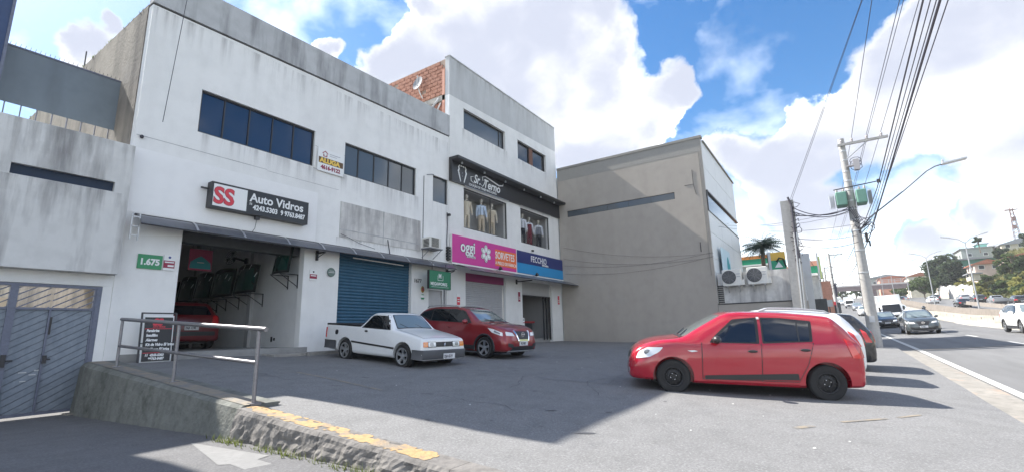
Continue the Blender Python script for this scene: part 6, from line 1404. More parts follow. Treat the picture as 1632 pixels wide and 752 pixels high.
# box truck
tr = thing('box_truck', 'white box truck coming down the avenue behind the grey utility car', 'truck', local=True)
mb = MB(); mb.box(-3.9, .3, -1.05, 1.05, .75, 3.0); mb.build('cargo_box', 'white_paint', tr, bevel=.03)
mb = MB(); mb.prism([(.35, .45), (2.05, .45), (2.10, .95), (1.95, 1.15), (1.55, 2.05), (1.2, 2.2), (.35, 2.2)], -.95, .95); cab_ = mb.build('cab', 'white_paint', tr, bevel=.05)
mb = MB(); mb.add([(1.985, -.80, 1.18), (1.985, .80, 1.18), (1.615, .76, 2.0), (1.615, -.76, 2.0)], [(0, 1, 2, 3)]); mb.build('windscreen', 'glass_dark', tr)
for s in (1, -1):
    mb = MB(); mb.add([(1.75, s*.957, 1.2), (.75, s*.957, 1.2), (.75, s*.957, 1.95), (1.45, s*.957, 1.95)], [(0, 1, 2, 3)]); mb.build('side_window', 'glass_dark', tr)
    mb = MB(); mb.box(2.08, 2.115, s*.75-.16, s*.75+.16, .72, .90); mb.build('headlight', 'lamp_clear', tr); mb = MB(); mb.box(1.75, 1.85, s*1.03-.08, s*1.03+.08, 1.35, 1.75); mb.build('mirror', 'trim_black', tr)
    for ax in (1.2, -2.6): wheel(tr, ax, s*.86, .38, .38, .24, 'steel', s)
mb = MB(); mb.box(2.09, 2.125, -.55, .55, .62, .92); mb.build('grille', 'trim_black', tr); mb = MB(); mb.box(2.0, 2.16, -.95, .95, .36, .56); mb.build('bumper', 'grey_bumper', tr); mb = MB(); mb.box(-3.9, 1.6, -.4, .4, .5, .74); mb.build('chassis', 'black_plastic', tr)
on_road(tr, 67, -5.35)
tr['group'] = 'trucks on the avenue'
# white van
vn = copy_tree(tr); vn.name = 'white_van'; tag(vn, 'white delivery van at the left kerb far down the avenue', 'van'); place(vn, 131, -3.4, math.pi, 0, road_z); vn.scale = (.85, .85, .82); del vn['group']; del tr['group']
# motorcyclist
mo = thing('motorcycle', 'dark motorcycle beside the grey utility car', 'motorcycle', local=True)
for x in (0, 1.25):
    mb = MB(); M = Matrix.Translation((x, 0, .31)) @ Matrix.Rotation(math.pi/2, 4, 'X'); mb.lathe([(.24, -.05), (.31, -.03), (.31, .03), (.24, .05)], 20, M, close=True); w_ = mb.build('wheel', 'tyre', mo); mb = MB(); mb.lathe([(.24, -.02), (.24, .02)], 16, M, caps=False); mb.lathe([(.05, -.04), (.05, .04)], 8, M); mb.build('rim', 'alloy', w_)
mb = MB(); mb.ball((.75, 0, .80), (.30, .15, .16), 12, 8); mb.build('tank', 'wine_paint', mo); mb = MB(); mb.ball((.25, 0, .78), (.40, .14, .08), 10, 6); mb.build('seat', 'trim_black', mo); mb = MB(); mb.box(.35, .95, -.12, .12, .30, .66); mb.build('engine', 'dark_metal', mo); mb = MB(); mb.tube([(1.25, .07, .31), (1.0, .07, 1.0)], .025, 6); mb.tube([(1.25, -.07, .31), (1.0, -.07, 1.0)], .025, 6); mb.tube([(.95, -.36, 1.05), (1.0, 0, 1.02), (.95, .36, 1.05)], .018, 6); mb.build('fork', 'alloy', mo); mb = MB(); mb.ball((1.12, 0, .88), .10, 10, 6); mb.build('headlight', 'lamp_clear', mo)
on_road(mo, 50.5, -6.15, math.pi)
def skinned(name, verts, edges, radii, m, parent):
    me = bpy.data.meshes.new(name); me.from_pydata(verts, edges, []); o = bpy.data.objects.new(name, me); COL.objects.link(o)
    md = o.modifiers.new('s', 'SKIN'); o.modifiers.new('u', 'SUBSURF').levels = 1
    for v, r in zip(me.skin_vertices[0].data, radii): v.radius = (r, r)
    me.skin_vertices[0].data[0].use_root = True
    bpy.context.view_layer.update(); r_ = bpy.data.meshes.new_from_object(o.evaluated_get(bpy.context.evaluated_depsgraph_get())); bpy.data.objects.remove(o)
    r_.polygons.foreach_set('use_smooth', [True]*len(r_.polygons)); r_.materials.clear(); r_.materials.append(MATS[m]); q = bpy.data.objects.new(name, r_); COL.objects.link(q); attach(q, parent); return q
pe = thing('person', 'motorcycle rider in dark jacket and helmet sitting on the motorcycle', 'person', local=True)
V = [(.20, 0, .92), (.26, 0, 1.15), (.36, 0, 1.38), (.40, 0, 1.52), (.42, 0, 1.64), (.36, .19, 1.40), (.60, .30, 1.18), (.90, .33, 1.07), (.36, -.19, 1.40), (.60, -.30, 1.18), (.90, -.33, 1.07), (.25, .12, .88), (.62, .20, .72), (.48, .20, .36), (.60, .21, .30), (.25, -.12, .88), (.62, -.20, .72), (.48, -.20, .36), (.60, -.21, .30)]
E_ = [(0, 1), (1, 2), (2, 3), (3, 4), (2, 5), (5, 6), (6, 7), (2, 8), (8, 9), (9, 10), (0, 11), (11, 12), (12, 13), (13, 14), (0, 15), (15, 16), (16, 17), (17, 18)]
skinned('body', V, E_, [.15, .15, .16, .06, .09, .075, .055, .04, .075, .055, .04, .10, .085, .06, .05, .10, .085, .06, .05], 'cloth_dark', pe)
mb = MB(); mb.ball((.43, 0, 1.68), (.15, .13, .15), 14, 9); hm_ = mb.build('helmet', 'black_paint', pe); mb = MB(); mb.ball((.50, 0, 1.69), (.10, .11, .06), 10, 6); mb.build('visor', 'glass_grey', hm_)
place(pe, 50.5, -6.15, math.pi, 0, road_z)
# ================================================================ poles and wires
mat('arm_grey', (.20, .205, .22), .5, metal=.3)
def cross_arm(t, x, y0, y1, z, pins, r=.05):
    mb = MB(); mb.box(x-.05, x+.05, y0, y1, z, z+.11); a = mb.build('cross_arm', 'pole_concrete', t)
    for p in pins:
        mb = MB(); mb.lathe([(.03, 0), (.05, .02), (.05, .10), (.06, .12), (.04, .17), (.0001, .19)], 10, Matrix.Translation((x, p, z+.111))); mb.build('insulator', 'porcelain', a)
    return a
PX, PY = 26.3, -1.38; PZ = lot_z(PX, PY)-.05
po = thing('utility_pole', 'large round concrete utility pole with green transformer at the kerb', 'utility pole', (PX, PY, PZ))
mb = MB(); mb.lathe([(.245, PZ-.2), (.16, 5.5), (.125, 8.55), (.0001, 8.56)], 28, Matrix.Translation((PX, PY+.0, 0))); mb.build('shaft', 'pole_concrete', po)
mb = MB()
for z in (7.9, 7.45, 6.9, 6.45, 6.0, 5.5, 5.1, 4.6, 4.1, 3.2, 2.2): r = .245+(.12-.245)*(z-PZ)/(8.55-PZ); mb = MB(); mb.lathe([(r+.012, z), (r+.018, z+.03), (r+.012, z+.06)], 20, Matrix.Translation((PX, PY, 0))); mb.build('band', 'galvanised', po)
cross_arm(po, PX-.17, PY-1.72, PY+.18, 8.16, [PY+.02, PY-.40, PY-.96, PY-1.49])
mb = MB(); mb.tube([(PX-.17, PY-.1, 7.5), (PX-.17, PY-.95, 8.16)], .03, 6); mb.build('arm_brace', 'galvanised', po)
mb = MB(); mb.box(PX-.30, PX-.05, PY-.52, PY-.30, 6.9, 7.4); mb.box(PX-.28, PX-.1, PY-.30, PY-.05, 7.1, 7.16); mb.build('fuse_bracket', 'porcelain', po)
mb = MB()
for dz in (0, .28, .5):
    mb.tube([(PX-.2, PY-.40+.22*math.cos(a), 7.05+dz*.6+.16*math.sin(a)) for a in [k*.7 for k in range(10)]], .014, 5)
mb.build('jumper_loops', 'wire_black', po)
tf = MB(); tf.box(PX-.42, PX+.30, PY+.16, PY+.58, 5.30, 5.94); tf.build('transformer_tank', 'transformer', po, bevel=.04)
tf = MB(); tf.box(PX-.42, PX+.30, PY-.58, PY-.19, 5.30, 5.94); tf.build('transformer_tank', 'transformer', po, bevel=.04)
for k in range(6):
    tf = MB(); tf.box(PX-.40, PX+.28, PY+.64+.035*k, PY+.65+.035*k, 5.30, 5.88); tf.build('cooling_fin', 'galvanised', po)
for k in range(4):
    tf = MB(); tf.box(PX-.40, PX+.28, PY-.655-.035*k, PY-.645-.035*k, 5.30, 5.88); tf.build('cooling_fin', 'galvanised', po)
mb = MB(); mb.tube([(PX-.30, PY+.62, 6.08), (PX-.30, PY-1.05, 6.20)], .025, 6); mb.box(PX-.34, PX-.26, PY-1.15, PY-1.02, 6.12, 6.28); mb.build('secondary_arm', 'dark_metal', po)
for yy in (PY+.5, PY+.25, PY-.35, PY-.55):
    mb = MB(); mb.lathe([(.04, 0), (.055, .05), (.04, .10), (.03, .16), (.0001, .17)], 10, Matrix.Translation((PX-.1, yy, 5.981))); mb.build('bushing', 'porcelain', po)
mb = MB(); random.seed(12)
for k in range(5): a = k*.9; mb.tube([(PX-.25+.1*math.cos(a+q), PY-.20-.05*k+.28*math.cos(q*1.1+a), 4.5-.1*k+.22*math.sin(q*1.3)) for q in [j*.7 for j in range(9)]], .016, 5)
for k in range(4): mb.tube([(PX-.28, PY+.2-.1*k, 5.2), (PX-.3, PY+.05-.04*k, 4.9+.05*k), (PX-.27, PY-.1-.06*k, 4.5)], .014, 5)
mb.build('cable_coil', 'wire_black', po)
mb = MB(); mb.box(PX-.34, PX-.16, PY-.36, PY-.26, 3.55, 3.95); mb.box(PX-.32, PX-.2, PY-.42, PY-.36, 3.35, 3.6); mb.build('splice_box', 'trim_black', po)
mb = MB(); mb.box(PX-.262, PX-.238, PY-.1, PY+.10, .05, .32); mb.build('pole_plate', 'pale_grey', po)
# street lamp arm on the pole
mb = MB(); mb.tube([(PX-.12, PY-.16, 4.16), (PX-.2, PY-.55, 4.62), (PX-.22, PY-1.9, 5.62), (PX-.22, PY-2.75, 6.32), (PX-.22, PY-3.05, 6.47), (PX-.22, PY-3.3, 6.52)], [.035, .035, .032, .03, .03, .03], 8); la = mb.build('lamp_arm', 'arm_grey', po)
mb = MB(); M = Matrix.Translation((PX-.22, PY-3.66, 6.56)) @ Matrix.Rotation(-.12, 4, 'X'); mb.box(-.13, .13, -.42, .40, -.04, .05, M); mb.build('lamp_head', 'galvanised', la, bevel=.02); mb = MB(); mb.lathe([(.04, 0), (.045, .10), (.0001, .12)], 10, Matrix.Translation((PX-.22, PY-3.32, 6.60))); mb.build('photocell', 'pale_grey', la)
# second concrete post by the annexe with conduits
cp = thing('service_post', 'square concrete service post hung with black cable loops by the grey annexe', 'post', (25.3, 1.2, -.7))
mb = MB(); mb.prism([(.93, -1.0), (1.50, -1.0), (1.40, 5.76), (.86, 5.76)], 25.25, 25.5, axis='x'); mb.build('shaft', 'pole_concrete', cp)
mb = MB()
for dy in (0, .09): mb.tube([(25.2, 1.08+dy, -.8), (25.2, .98+dy, 2.0), (25.2, .92+dy, 4.2)], .035, 8)
mb.build('conduit', 'galvanised', cp)
mb = MB(); random.seed(5)
for k in range(14):
    z = 2.9+.2*k; y = 1.0-.012*k; mb.tube([(25.2, y+.1*random.uniform(-1, 1)+.16*math.cos(q+k), z+.14*math.sin(q*1.3)) for q in [j*.8 for j in range(random.randint(3, 7))]], .016, 5)
mb.tube([(25.2, 1.06, 5.9), (25.2, .96, 5.5), (25.2, .98, 4.2), (25.2, .95, 3.0)], .05, 6); mb.build('cable_bundle', 'wire_black', cp)
def sag(a, b, s, n=14): a = Vector(a); b = Vector(b); return [tuple(a.lerp(b, i/n)-Vector((0, 0, s*4*(i/n)*(1-i/n)))) for i in range(n+1)]
def wire(name, label, runs, m='wire_black', r=.012):
    mb = MB()
    for q in runs: mb.tube(q, r, 5)
    return one(mb, name, m, label, 'cable')
top = lambda dy: (PX-.17, PY+dy, 8.45)
# each span: from the pole to the next support behind the camera, and on to the first far pole
def over(y, z, t, r, label, name='power_line', fy=-.6, fz=8.6, sg=.06):
    a = Vector((PX-.17, y, z)); d = (Vector(t)-a)/(a.x-t[0]); b = a+d*34
    wire(name, label, [sag(a, b, sg, 16), sag(a, (78.5, fy, fz), .8, 14)], r=r)
over(PY-.40, 8.47, (14.89, -1.97, 8.55), .010, 'thin power line from the second insulator of the cross arm', fy=.2, fz=8.9)
over(PY-.96, 8.47, (15.25, -2.58, 8.50), .010, 'thin power line from the third insulator of the cross arm', fy=-.3, fz=8.9)
over(PY-1.02, 8.47, (15.31, -2.67, 8.50), .009, 'thin companion line beside the third insulator', fy=-.5, fz=8.9)
over(PY-1.49, 8.47, (15.56, -3.02, 8.50), .010, 'thin power line from the end insulator over the road', fy=-1.1, fz=8.9)
over(-2.38, 5.91, (12.13, -2.41, 6.60), .019, 'thick black cable bundle passing right of the pole, left one', 'cable_bundle', -.8, 6.6)
over(-2.30, 5.50, (11.85, -2.46, 6.40), .011, 'thin telecom line between the two thick bundles, left one', 'telecom_line', -.8, 6.3)
over(-2.20, 5.00, (11.54, -2.48, 6.20), .011, 'thin telecom line between the two thick bundles, right one', 'telecom_line', -.8, 6.0)
over(-1.80, 3.75, (10.09, -2.21, 5.40), .022, 'thickest black cable bundle crossing the lamp arm', 'cable_bundle', -.7, 5.4)
over(-1.86, 4.05, (10.55, -2.41, 5.60), .010, 'rightmost thin telecom line over the road', 'telecom_line', -.7, 5.6)
wire('service_drop', 'lone service wire falling to the square concrete post', [sag((25.2, .98, 5.75), (6.5, -4.6, 12.4), .05, 18), sag((25.2, .93, 5.7), (6.1, -4.5, 12.2), .09, 18)], r=.008)
wire('service_drop', 'two slack cables from square post to transformer', [sag((25.2, .95, 5.4), (PX-.3, PY+.2, 5.15), .35, 10), sag((25.2, .95, 5.2), (PX-.3, PY+.1, 5.05), .30, 10), sag((25.2, .95, 5.0), (PX-.3, PY+.1, 5.1), .12, 10)], r=.020)
wire('service_drop', 'thin wires slung between the square post and the far poles', [sag((25.2, .9, 4.1), (78.5, -.3, 5.6), 1.0, 12), sag((25.2, .9, 3.9), (PX-.2, PY, 3.9), .12, 8), sag((25.2, .9, 3.6), (PX-.2, PY, 3.6), .2, 8)], r=.012)
wire('service_drop', 'faint wires reaching the front of the beige hall', [sag((27.5, 4.6, 5.4), (PX-.2, PY, 4.4), .3, 10), sag((30, 4.6, 5.9), (PX-.2, PY, 5.2), .3, 10), sag((33, 4.6, 6.6), (PX-.2, PY, 5.0), .4, 10)], r=.008)
def far_pole(x, y, h, lab, arms=True):
    z = prof(x)+.1; t = thing('utility_pole', lab, 'utility pole', (x, y, z), 'utility poles down the avenue'); mb = MB(); mb.lathe([(.22, z-.3), (.13, z+h), (.0001, z+h+.01)], 12, Matrix.Translation((x, y, 0))); mb.build('shaft', 'pole_concrete', t)
    mb = MB(); mb.box(x-.06, x+.06, y-1.6, y+.15, z+h-.35, z+h-.22); mb.tube([(x, y, z+h-1.0), (x, y-.9, z+h-.35)], .03, 5); a = mb.build('cross_arm', 'pole_concrete', t)
    for dy in (-.05, -.6, -1.0, -1.5): mb = MB(); mb.lathe([(.05, 0), (.06, .15), (.0001, .2)], 6, Matrix.Translation((x, y+dy, z+h-.22))); mb.build('insulator', 'porcelain', a)
    mb = MB(); random.seed(int(x))
    for k in range(7): mb.tube([(x-.2, y+.5*math.cos(q+k), z+h*.45+.5*k+.25*math.sin(q)) for q in (0, .8, 1.6, 2.4)], .03, 4)
    mb.box(x-.25, x, y-.35, y-.1, z+h*.35, z+h*.55); mb.build('cables', 'wire_black', t)
    mb = MB(); mb.box(x-.28, x+.28, y-.28, y+.28, z-.2, z+1.0); mb.build('painted_base', 'house_cream', t)
far_pole(78.5, -.55+bend(78)*.0, 9.2, 'first small pole down the avenue, with a cross arm, left of the big pole')
far_pole(112, .3, 8.8, 'second small pole down the avenue, partly hidden by signs'); far_pole(140, .9, 8.8, 'furthest small pole down the avenue')
wire('power_line', 'wires sagging between the far poles', [sag((78.5, -.3, 9.2), (112, .4, 10.9), .6, 8), sag((78.5, -1.2, 9.2), (112, -.6, 10.9), .6, 8), sag((112, .4, 10.9), (140, .9, 12.4), .6, 8), sag((78.5, -.5, 6.4), (112, .3, 8), .7, 8), sag((78.5, -.5, 5.8), (112, .3, 7.4), .7, 8)], r=.03)
# ================================================================ annexe fittings, filling station
def condenser(y0, y1, z0, z1, lab):
    t = thing('air_conditioner', lab, 'air conditioner', (25.5, (y0+y1)/2, z0)); xf = 25.30
    mb = MB(); mb.box(xf, 25.68, y0, y1, z0, z1); mb.build('case', 'ac_white', t, bevel=.02)
    yc = y1-(y1-y0)*.36; zc = (z0+z1)/2+.02; R = (z1-z0)*.40; M = Matrix.Translation((xf-.004, yc, zc)) @ Matrix.Rotation(-math.pi/2, 4, 'Y')
    mb = MB(); mb.lathe([(.0001, 0), (R, 0), (R, .008), (.0001, .008)], 28, M); f = mb.build('fan_opening', 'trim_black', t)
    mb = MB()
    for r in [R*k/6 for k in range(1, 7)]: mb.lathe([(r-.006, .010), (r+.006, .010), (r+.006, .018), (r-.006, .018)], 24, M, close=True)
    for k in range(8): a = k*math.pi/4; mb.tube([M @ Vector((.03*math.cos(a), .03*math.sin(a), .014)), M @ Vector((R*math.cos(a), R*math.sin(a), .014))], .006, 4)
    mb.build('fan_guard', 'roof_grey', f)
    for k in range(5):
        mb = MB(); a = k*1.2566; mb.prism([(.05*math.cos(a), .05*math.sin(a)), (R*.85*math.cos(a-.3), R*.85*math.sin(a-.3)), (R*.85*math.cos(a+.3), R*.85*math.sin(a+.3))], .0085, .0095, M, axis='z'); mb.build('fan_blade', 'dark_metal', f)
    mb = MB(); mb.box(xf-.006, xf-.001, y0+.04, y0+.24, zc+.12, zc+.15); mb.box(xf-.006, xf-.001, y0+.04, y0+.2, zc+.0, zc+.03); mb.build('maker_mark', 'ink_grey', t)
    mb = MB(); mb.box(xf+.05, 25.69, y0-.12, y0-.001, z0+.02, z0+.28); mb.build('valve_cover', 'ac_white', t)
    for yy in (y0+.15, y1-.2):
        mb = MB(); mb.box(xf, 25.71, yy-.02, yy+.02, z0-.05, z0-.005); mb.tube([(xf+.05, yy, z0-.05), (25.69, yy, z0-.30)], .018, 5); mb.build('bracket', 'galvanised', t)
condenser(3.47, 4.33, 1.98, 2.78, 'left white air conditioner unit on the grey annexe wall')
condenser(2.34, 3.20, 1.98, 2.80, 'right white air conditioner unit on the grey annexe wall')
mb = MB(); mb.box(25.62, 25.70, 3.22, 3.40, 1.92, 2.62); one(mb, 'service_box', 'grimy_wall', 'narrow grey box between the two air conditioner units', 'box')
t = thing('teal_banner', 'small teal and black printed banner above the left air conditioner', 'banner', (27.9, 4.5, 2.9)); mb = MB(); mb.box(26.9, 29.4, 4.5, 4.53, 2.75, 4.2); mb.build('sheet', mat('pale_blue', (.52, .66, .72), .6), t)
mb = MB(); random.seed(3)
mb.ball((28.6, 4.49, 3.35), (.36, .008, .50), 14, 9); mb.ball((28.95, 4.49, 3.25), (.2, .008, .3), 10, 7); mb.build('teal_print', 'teal', t)
mb = MB()
for k in range(7): mb.ball((28.9+.13*k, 4.488, 2.95+.12*math.sin(k*2.1)), (.09, .006, .11), 8, 5)
mb.build('dark_print', 'trim_black', t)
# palm
def palm(x, y, z, h, lab):
    t = thing('palm_tree', lab, 'palm tree', (x, y, z)); random.seed(31); mb = MB(); mb.tube([(x, y, z), (x+.05, y+.05, z+h*.5), (x, y, z+h)], [.16, .13, .12], 10); mb.tube([(x+.5, y-.3, z), (x+.4, y-.25, z+h*.8)], [.10, .09], 8); mb.build('trunk', 'bark', t)
    for k in range(46):
        a = k*2.399; el = random.uniform(-.35, 1.45); L_ = random.uniform(1.0, 1.6); mb = MB(); n = 10; pts = []
        for i in range(n+1): s = i/n; pts.append(Vector((x+math.cos(a)*L_*s*math.cos(el*(1-s*.6)), y+math.sin(a)*L_*s*math.cos(el*(1-s*.6)), z+h+L_*s*math.sin(el)*.9-.42*L_*s*s)))
        mb.tube(pts, .012, 4)
        side = Vector((-math.sin(a), math.cos(a), 0))
        for i in range(1, n+1):
            for s in (-1, 1):
                l = .42*math.sin(math.pi*(.15+.8*i/n))+.08; d = (pts[i]-pts[i-1]).normalized(); tip = pts[i]+side*s*l*.8+d*l*.5-Vector((0, 0, l*.55)); mb.add([pts[i-1], pts[i-1]+d*.07, tip], [(0, 1, 2)])
        mb.build('frond', 'palm_leaf', t)
palm(36, 3.42, 3.0, 2.35, 'dark bushy palm behind the right air conditioner')
st = thing('filling_station', 'filling station canopy with green, white and orange band behind the annexe', 'filling station', (42, 3, 0))
mb = MB(); mb.box(40, 52, 2.9, 9, 4.62, 5.02); mb.build('green_band', 'station_green', st); mb = MB(); mb.box(39.98, 52, 2.88, 9.02, 4.50, 4.615); mb.build('white_band', 'steel_white', st); mb = MB(); mb.box(39.98, 52, 2.88, 9.02, 5.021, 5.26); mb.build('orange_band', 'station_orange', st)
mb = MB(); mb.box(40.2, 51.8, 3.2, 8.8, 3.2, 4.49); mb.box(41, 41.4, 4, 4.4, -.6, 3.2); mb.build('kiosk', 'pale_grey', st)
mb = MB(); mb.box(44, 58, .55, 2.2, 4.0, 4.55); mb.build('green_band', 'station_green', st); mb = MB(); mb.box(43.98, 58, .53, 2.2, 4.551, 4.95); mb.build('orange_band', 'salmon', st); mb = MB(); mb.box(44, 58, .57, 2.2, 3.80, 3.99); mb.build('white_band', 'steel_white', st)
mb = MB(); mb.box(44.2, 57, .6, 2.2, -.4, 3.79); mb.build('office', 'grimy_wall', st)
mb = MB(); mb.box(43.4, 44.1, .42, .52, 3.4, 5.5); mb.build('pylon', 'pale_grey', st); mb = MB(); mb.box(43.5, 44.2, .30, .415, 3.5, 5.2); mb.build('lime_strip', 'lime_edge', st)  # pylon with a thin lime-coloured strip
t = thing('station_sign', 'green and yellow station sign with a white triangle between post and palm', 'sign', (31, 2.4, 2.6)); mb = MB(); mb.box(31, 31.2, 1.85, 2.58, 2.72, 3.70); mb.build('green_panel', 'station_green', t); mb = MB(); mb.box(30.99, 31.2, 1.85, 2.58, 3.701, 4.16); mb.build('yellow_panel', 'station_yellow', t); mb = MB(); mb.prism([(2.0, 3.28), (2.42, 3.28), (2.2, 3.62)], 30.985, 30.995, axis='x'); mb.build('triangle', 'sign_white', t); mb = MB(); mb.box(30.98, 31.2, 2.581, 2.72, 2.2, 4.2); mb.build('side_post', 'pale_grey', t)
mb = MB(); mb.tube([(30.9, 2.3, 3.6), (30.85, 2.15, 3.8), (30.8, 1.95, 3.72), (30.9, 1.85, 3.3)], .05, 5); mb.build('palm_sprig', 'palm_leaf', t)
t = thing('grey_pylon', 'tall pale grey slab right of the square concrete post', 'pylon', (28.5, .9, -.5)); mb = MB(); mb.prism([(.72, -1.2), (1.12, -1.2), (1.02, 3.55), (.62, 3.55)], 28, 28.5, axis='x'); mb.build('slab', 'pale_grey', t)
# shop signs and pillars crowding the kerb further on
t = thing('salmon_pillar', 'salmon painted pillar with small signs in the clutter left of the far poles', 'pillar', (52, 1.3, 0)); z = prof(52); mb = MB(); mb.box(52, 52.5, -.2, .55, z, 3.9); mb.build('shaft', 'salmon', t); mb = MB(); mb.box(51.9, 51.99, .3, .75, 1.6, 2.0); mb.box(51.9, 51.99, .4, .9, .9, 1.25); mb.build('small_sign', 'pale_grey', t)
t = thing('dark_shopfront', 'dark shop front in the clutter below the station kiosk', 'shop', (44, 1.9, -.5)); mb = MB(); mb.box(42.5, 43.3, .25, 2.0, -.9, 1.9); mb.build('front', 'interior_dark', t); mb = MB(); mb.box(42.4, 42.49, .35, .8, .1, .5); mb.box(42.4, 42.49, 1.6, 2.1, .7, 1.0); mb.build('poster', 'pale_grey', t)
for i, (x, y, h, w, m, lab) in enumerate([(58, 1.6, 3.4, .7, 'salmon', 'small reddish shop sign on a pole in the street clutter'), (62, .9, 2.6, .5, 'pale_grey', 'small grey shop sign on a pole in the street clutter'), (68, 1.6, 3.6, .8, 'sign_navy', 'small navy shop sign on a pole in the street clutter'), (74, .6, 3.0, .6, 'steel_white', 'small white shop sign beside the first far pole')]):
    t = thing('shop_sign', lab, 'sign', (x, y, prof(x)), 'small signs along the far kerb'); z = prof(x); mb = MB(); mb.tube([(x, y, z), (x, y, z+h)], .05, 6); mb.build('pole', 'dark_metal', t); mb = MB(); mb.box(x-.05, x+.05, y-w/2, y+w/2, z+h-.1, z+h+.8); mb.build('panel', m, t)
for i, (x0, x1, y, h, m) in enumerate([(60, 74, 2.8, 3.4, 'house_cream'), (76, 92, 2.9, 3.6, 'grimy_wall'), (94, 112, 3.6, 4.0, 'house_pink'), (114, 140, 4.6, 4.6, 'pale_grey'), (145, 180, 6.0, 5, 'house_cream')]):
    z = prof(x0); t = thing('roadside_shop', ('first', 'second', 'third', 'fourth', 'fifth')[i]+' low shop along the left kerb beyond the filling station', 'shop', (x0, y, z)); mb = MB(); mb.box(x0, x1, y, y+8, z-1, z+h); mb.build('wall', m, t); mb = MB(); mb.box(x0-.2, x1+.2, y-.9, y+.0, z+h*.6, z+h*.66); mb.build('canopy', 'dark_metal', t)
    for k in range(3):
        a = x0+(x1-x0)*(.08+.31*k); mb = MB(); mb.box(a, a+(x1-x0)*.22, y-.04, y-.001, z, z+h*.52); mb.build('shop_opening', 'interior_dark', t)
for i, (x, y, h, wd, hh, m, lab) in enumerate([(47, .15, 2.3, .5, .45, 'pale_grey', 'small pale sign above the dark shop front'), (49, .5, 1.2, .55, .5, 'steel_white', 'low white sign beside the dark shop front'), (55, -.1, 1.5, .5, .9, 'interior_dark', 'dark board on the kerb right of the salmon pillar'), (60, -.25, 1.0, .6, 1.1, 'roof_grey', 'low grey board on the kerb left of the first far pole'), (66, -.2, 2.2, .5, .5, 'sign_red', 'small red sign left of the first far pole'), (71, -.75, 1.4, .35, 1.2, 'interior_dark', 'narrow dark panel hung on the kerb right of the first far pole')]):
    t = thing('kerb_sign', lab, 'sign', (x, y, prof(x)), 'small signs along the far kerb'); z = prof(x); mb = MB(); mb.tube([(x+.1, y, z), (x+.1, y, z+h)], .04, 6); mb.build('pole', 'dark_metal', t); mb = MB(); mb.box(x-.03, x+.03, y-wd/2, y+wd/2, z+h-.1, z+h+hh); mb.build('panel', m, t)
# ================================================================ barriers, lamps
t = thing('concrete_barrier', 'long bright concrete barrier in the middle of the avenue', 'barrier', (60, -9.7, 0))
prev = None
for i in range(40):
    x0 = 6+3.4*i; x1 = x0+3.37; mb = MB(); z0 = road_z(x0, -9.5); z1 = road_z(x1, -9.5)
    sec = [(-.32, 0), (-.30, .12), (-.14, .38), (-.10, .86), (.10, .86), (.14, .38), (.30, .12), (.32, 0)]
    A = [(x0, -9.75+bend(x0)-a, z0-.05+b) for a, b in sec]; Bq = [(x1, -9.75+bend(x1)-a, z1-.05+b) for a, b in sec]
    mb.add(A+Bq, [tuple(range(8)), tuple(range(15, 7, -1))]+[(k, k+8, (k+1) % 8+8, (k+1) % 8) for k in range(8)]); s_ = mb.build('segment', 'barrier', t)
    mb = MB(); mb.box(x0+1.6, x0+1.78, -9.75+bend(x0)+.105, -9.75+bend(x0)+.125, z0+.48, z0+.72); mb.build('reflector', 'trim_black', s_)
mb = MB(); mb.sheet(lambda x, k: (x, -12.95+bend(x)+(.02 if k else .12), prof(x)+(1.25 if k else .3)), [0, 10, 20, 30, 42, 55]+[65+6*i for i in range(24)], [0, 1]); mb.sheet(lambda x, k: (x, -12.93+bend(x)-.25*k, prof(x)+1.25), [0, 10, 20, 30, 42, 55]+[65+6*i for i in range(24)], [0, 1])
one(mb, 'retaining_wall', 'brown_barrier', 'brownish low retaining wall along the upper carriageway', 'wall')
mb = MB(); mb.sheet(lambda x, k: (x, -18.0+bend(x)-k*.15, prof(x)+.76+(.55 if k == 1 else 0)), [60, 70, 80, 90, 100, 112], [0, 1, 2]); one(mb, 'kerb_wall', 'brown_barrier', 'low kerb wall splitting the far carriageway lanes', 'wall')
mat('lamp_post_grey', (.36, .37, .38), .5, metal=.3)
def street_lamp(x, y, h, lab):
    z = prof(x)+.9; t = thing('street_lamp', lab, 'street lamp', (x, y, z), 'twin street lamps on the median'); mb = MB(); mb.lathe([(.085, z), (.05, z+h), (.0001, z+h+.02)], 10, Matrix.Translation((x, y, 0))); mb.build('post', 'lamp_post_grey', t)
    for s in (1, -1):
        mb = MB(); mb.tube([(x, y, z+h-.1), (x, y+s*.5, z+h+.35), (x, y+s*1.25, z+h+.62)], .035, 6); a = mb.build('arm', 'lamp_post_grey', t); mb = MB(); M = Matrix.Translation((x, y+s*1.6, z+h+.72)) @ Matrix.Rotation(s*.25, 4, 'X'); mb.box(-.12, .12, -.38, .38, -.04, .05, M); mb.build('lamp_head', 'galvanised', a)
for i, (x, nm) in enumerate(((71, 'nearest'), (97, 'second'), (123, 'third'), (150, 'fourth'), (178, 'fifth'))): street_lamp(x, -13.2+bend(x)*.75, 7.6, nm+' twin-armed street lamp on the median, counting from the right')
# ================================================================ footbridge
t = thing('footbridge', 'steel footbridge with railings crossing the avenue in the distance', 'footbridge', (190, 0, 9)); bx = 190
mb = MB(); mb.box(bx, bx+2.5, -34, 14, 10.6, 12.1); mb.build('deck', 'bridge_steel', t); mb = MB(); mb.box(bx-.1, bx-.001, -34, 14, 11.9, 12.35); mb.build('fascia', 'bridge_pale', t)
mb = MB()
for zz in (13.0, 13.5): mb.box(bx-.05, bx+.05, -34, 14, zz, zz+.1)
for k in range(33): mb.box(bx-.06, bx+.06, -34+1.5*k, -33.85+1.5*k, 12.35, 13.5)
mb.build('railing', 'bridge_pale', t)
for y in (9.5, 3.8, -12, -30): mb = MB(); mb.box(bx+.5, bx+1.5, y-.5, y+.5, 2, 10.6); mb.build('pier', 'bridge_steel', t)
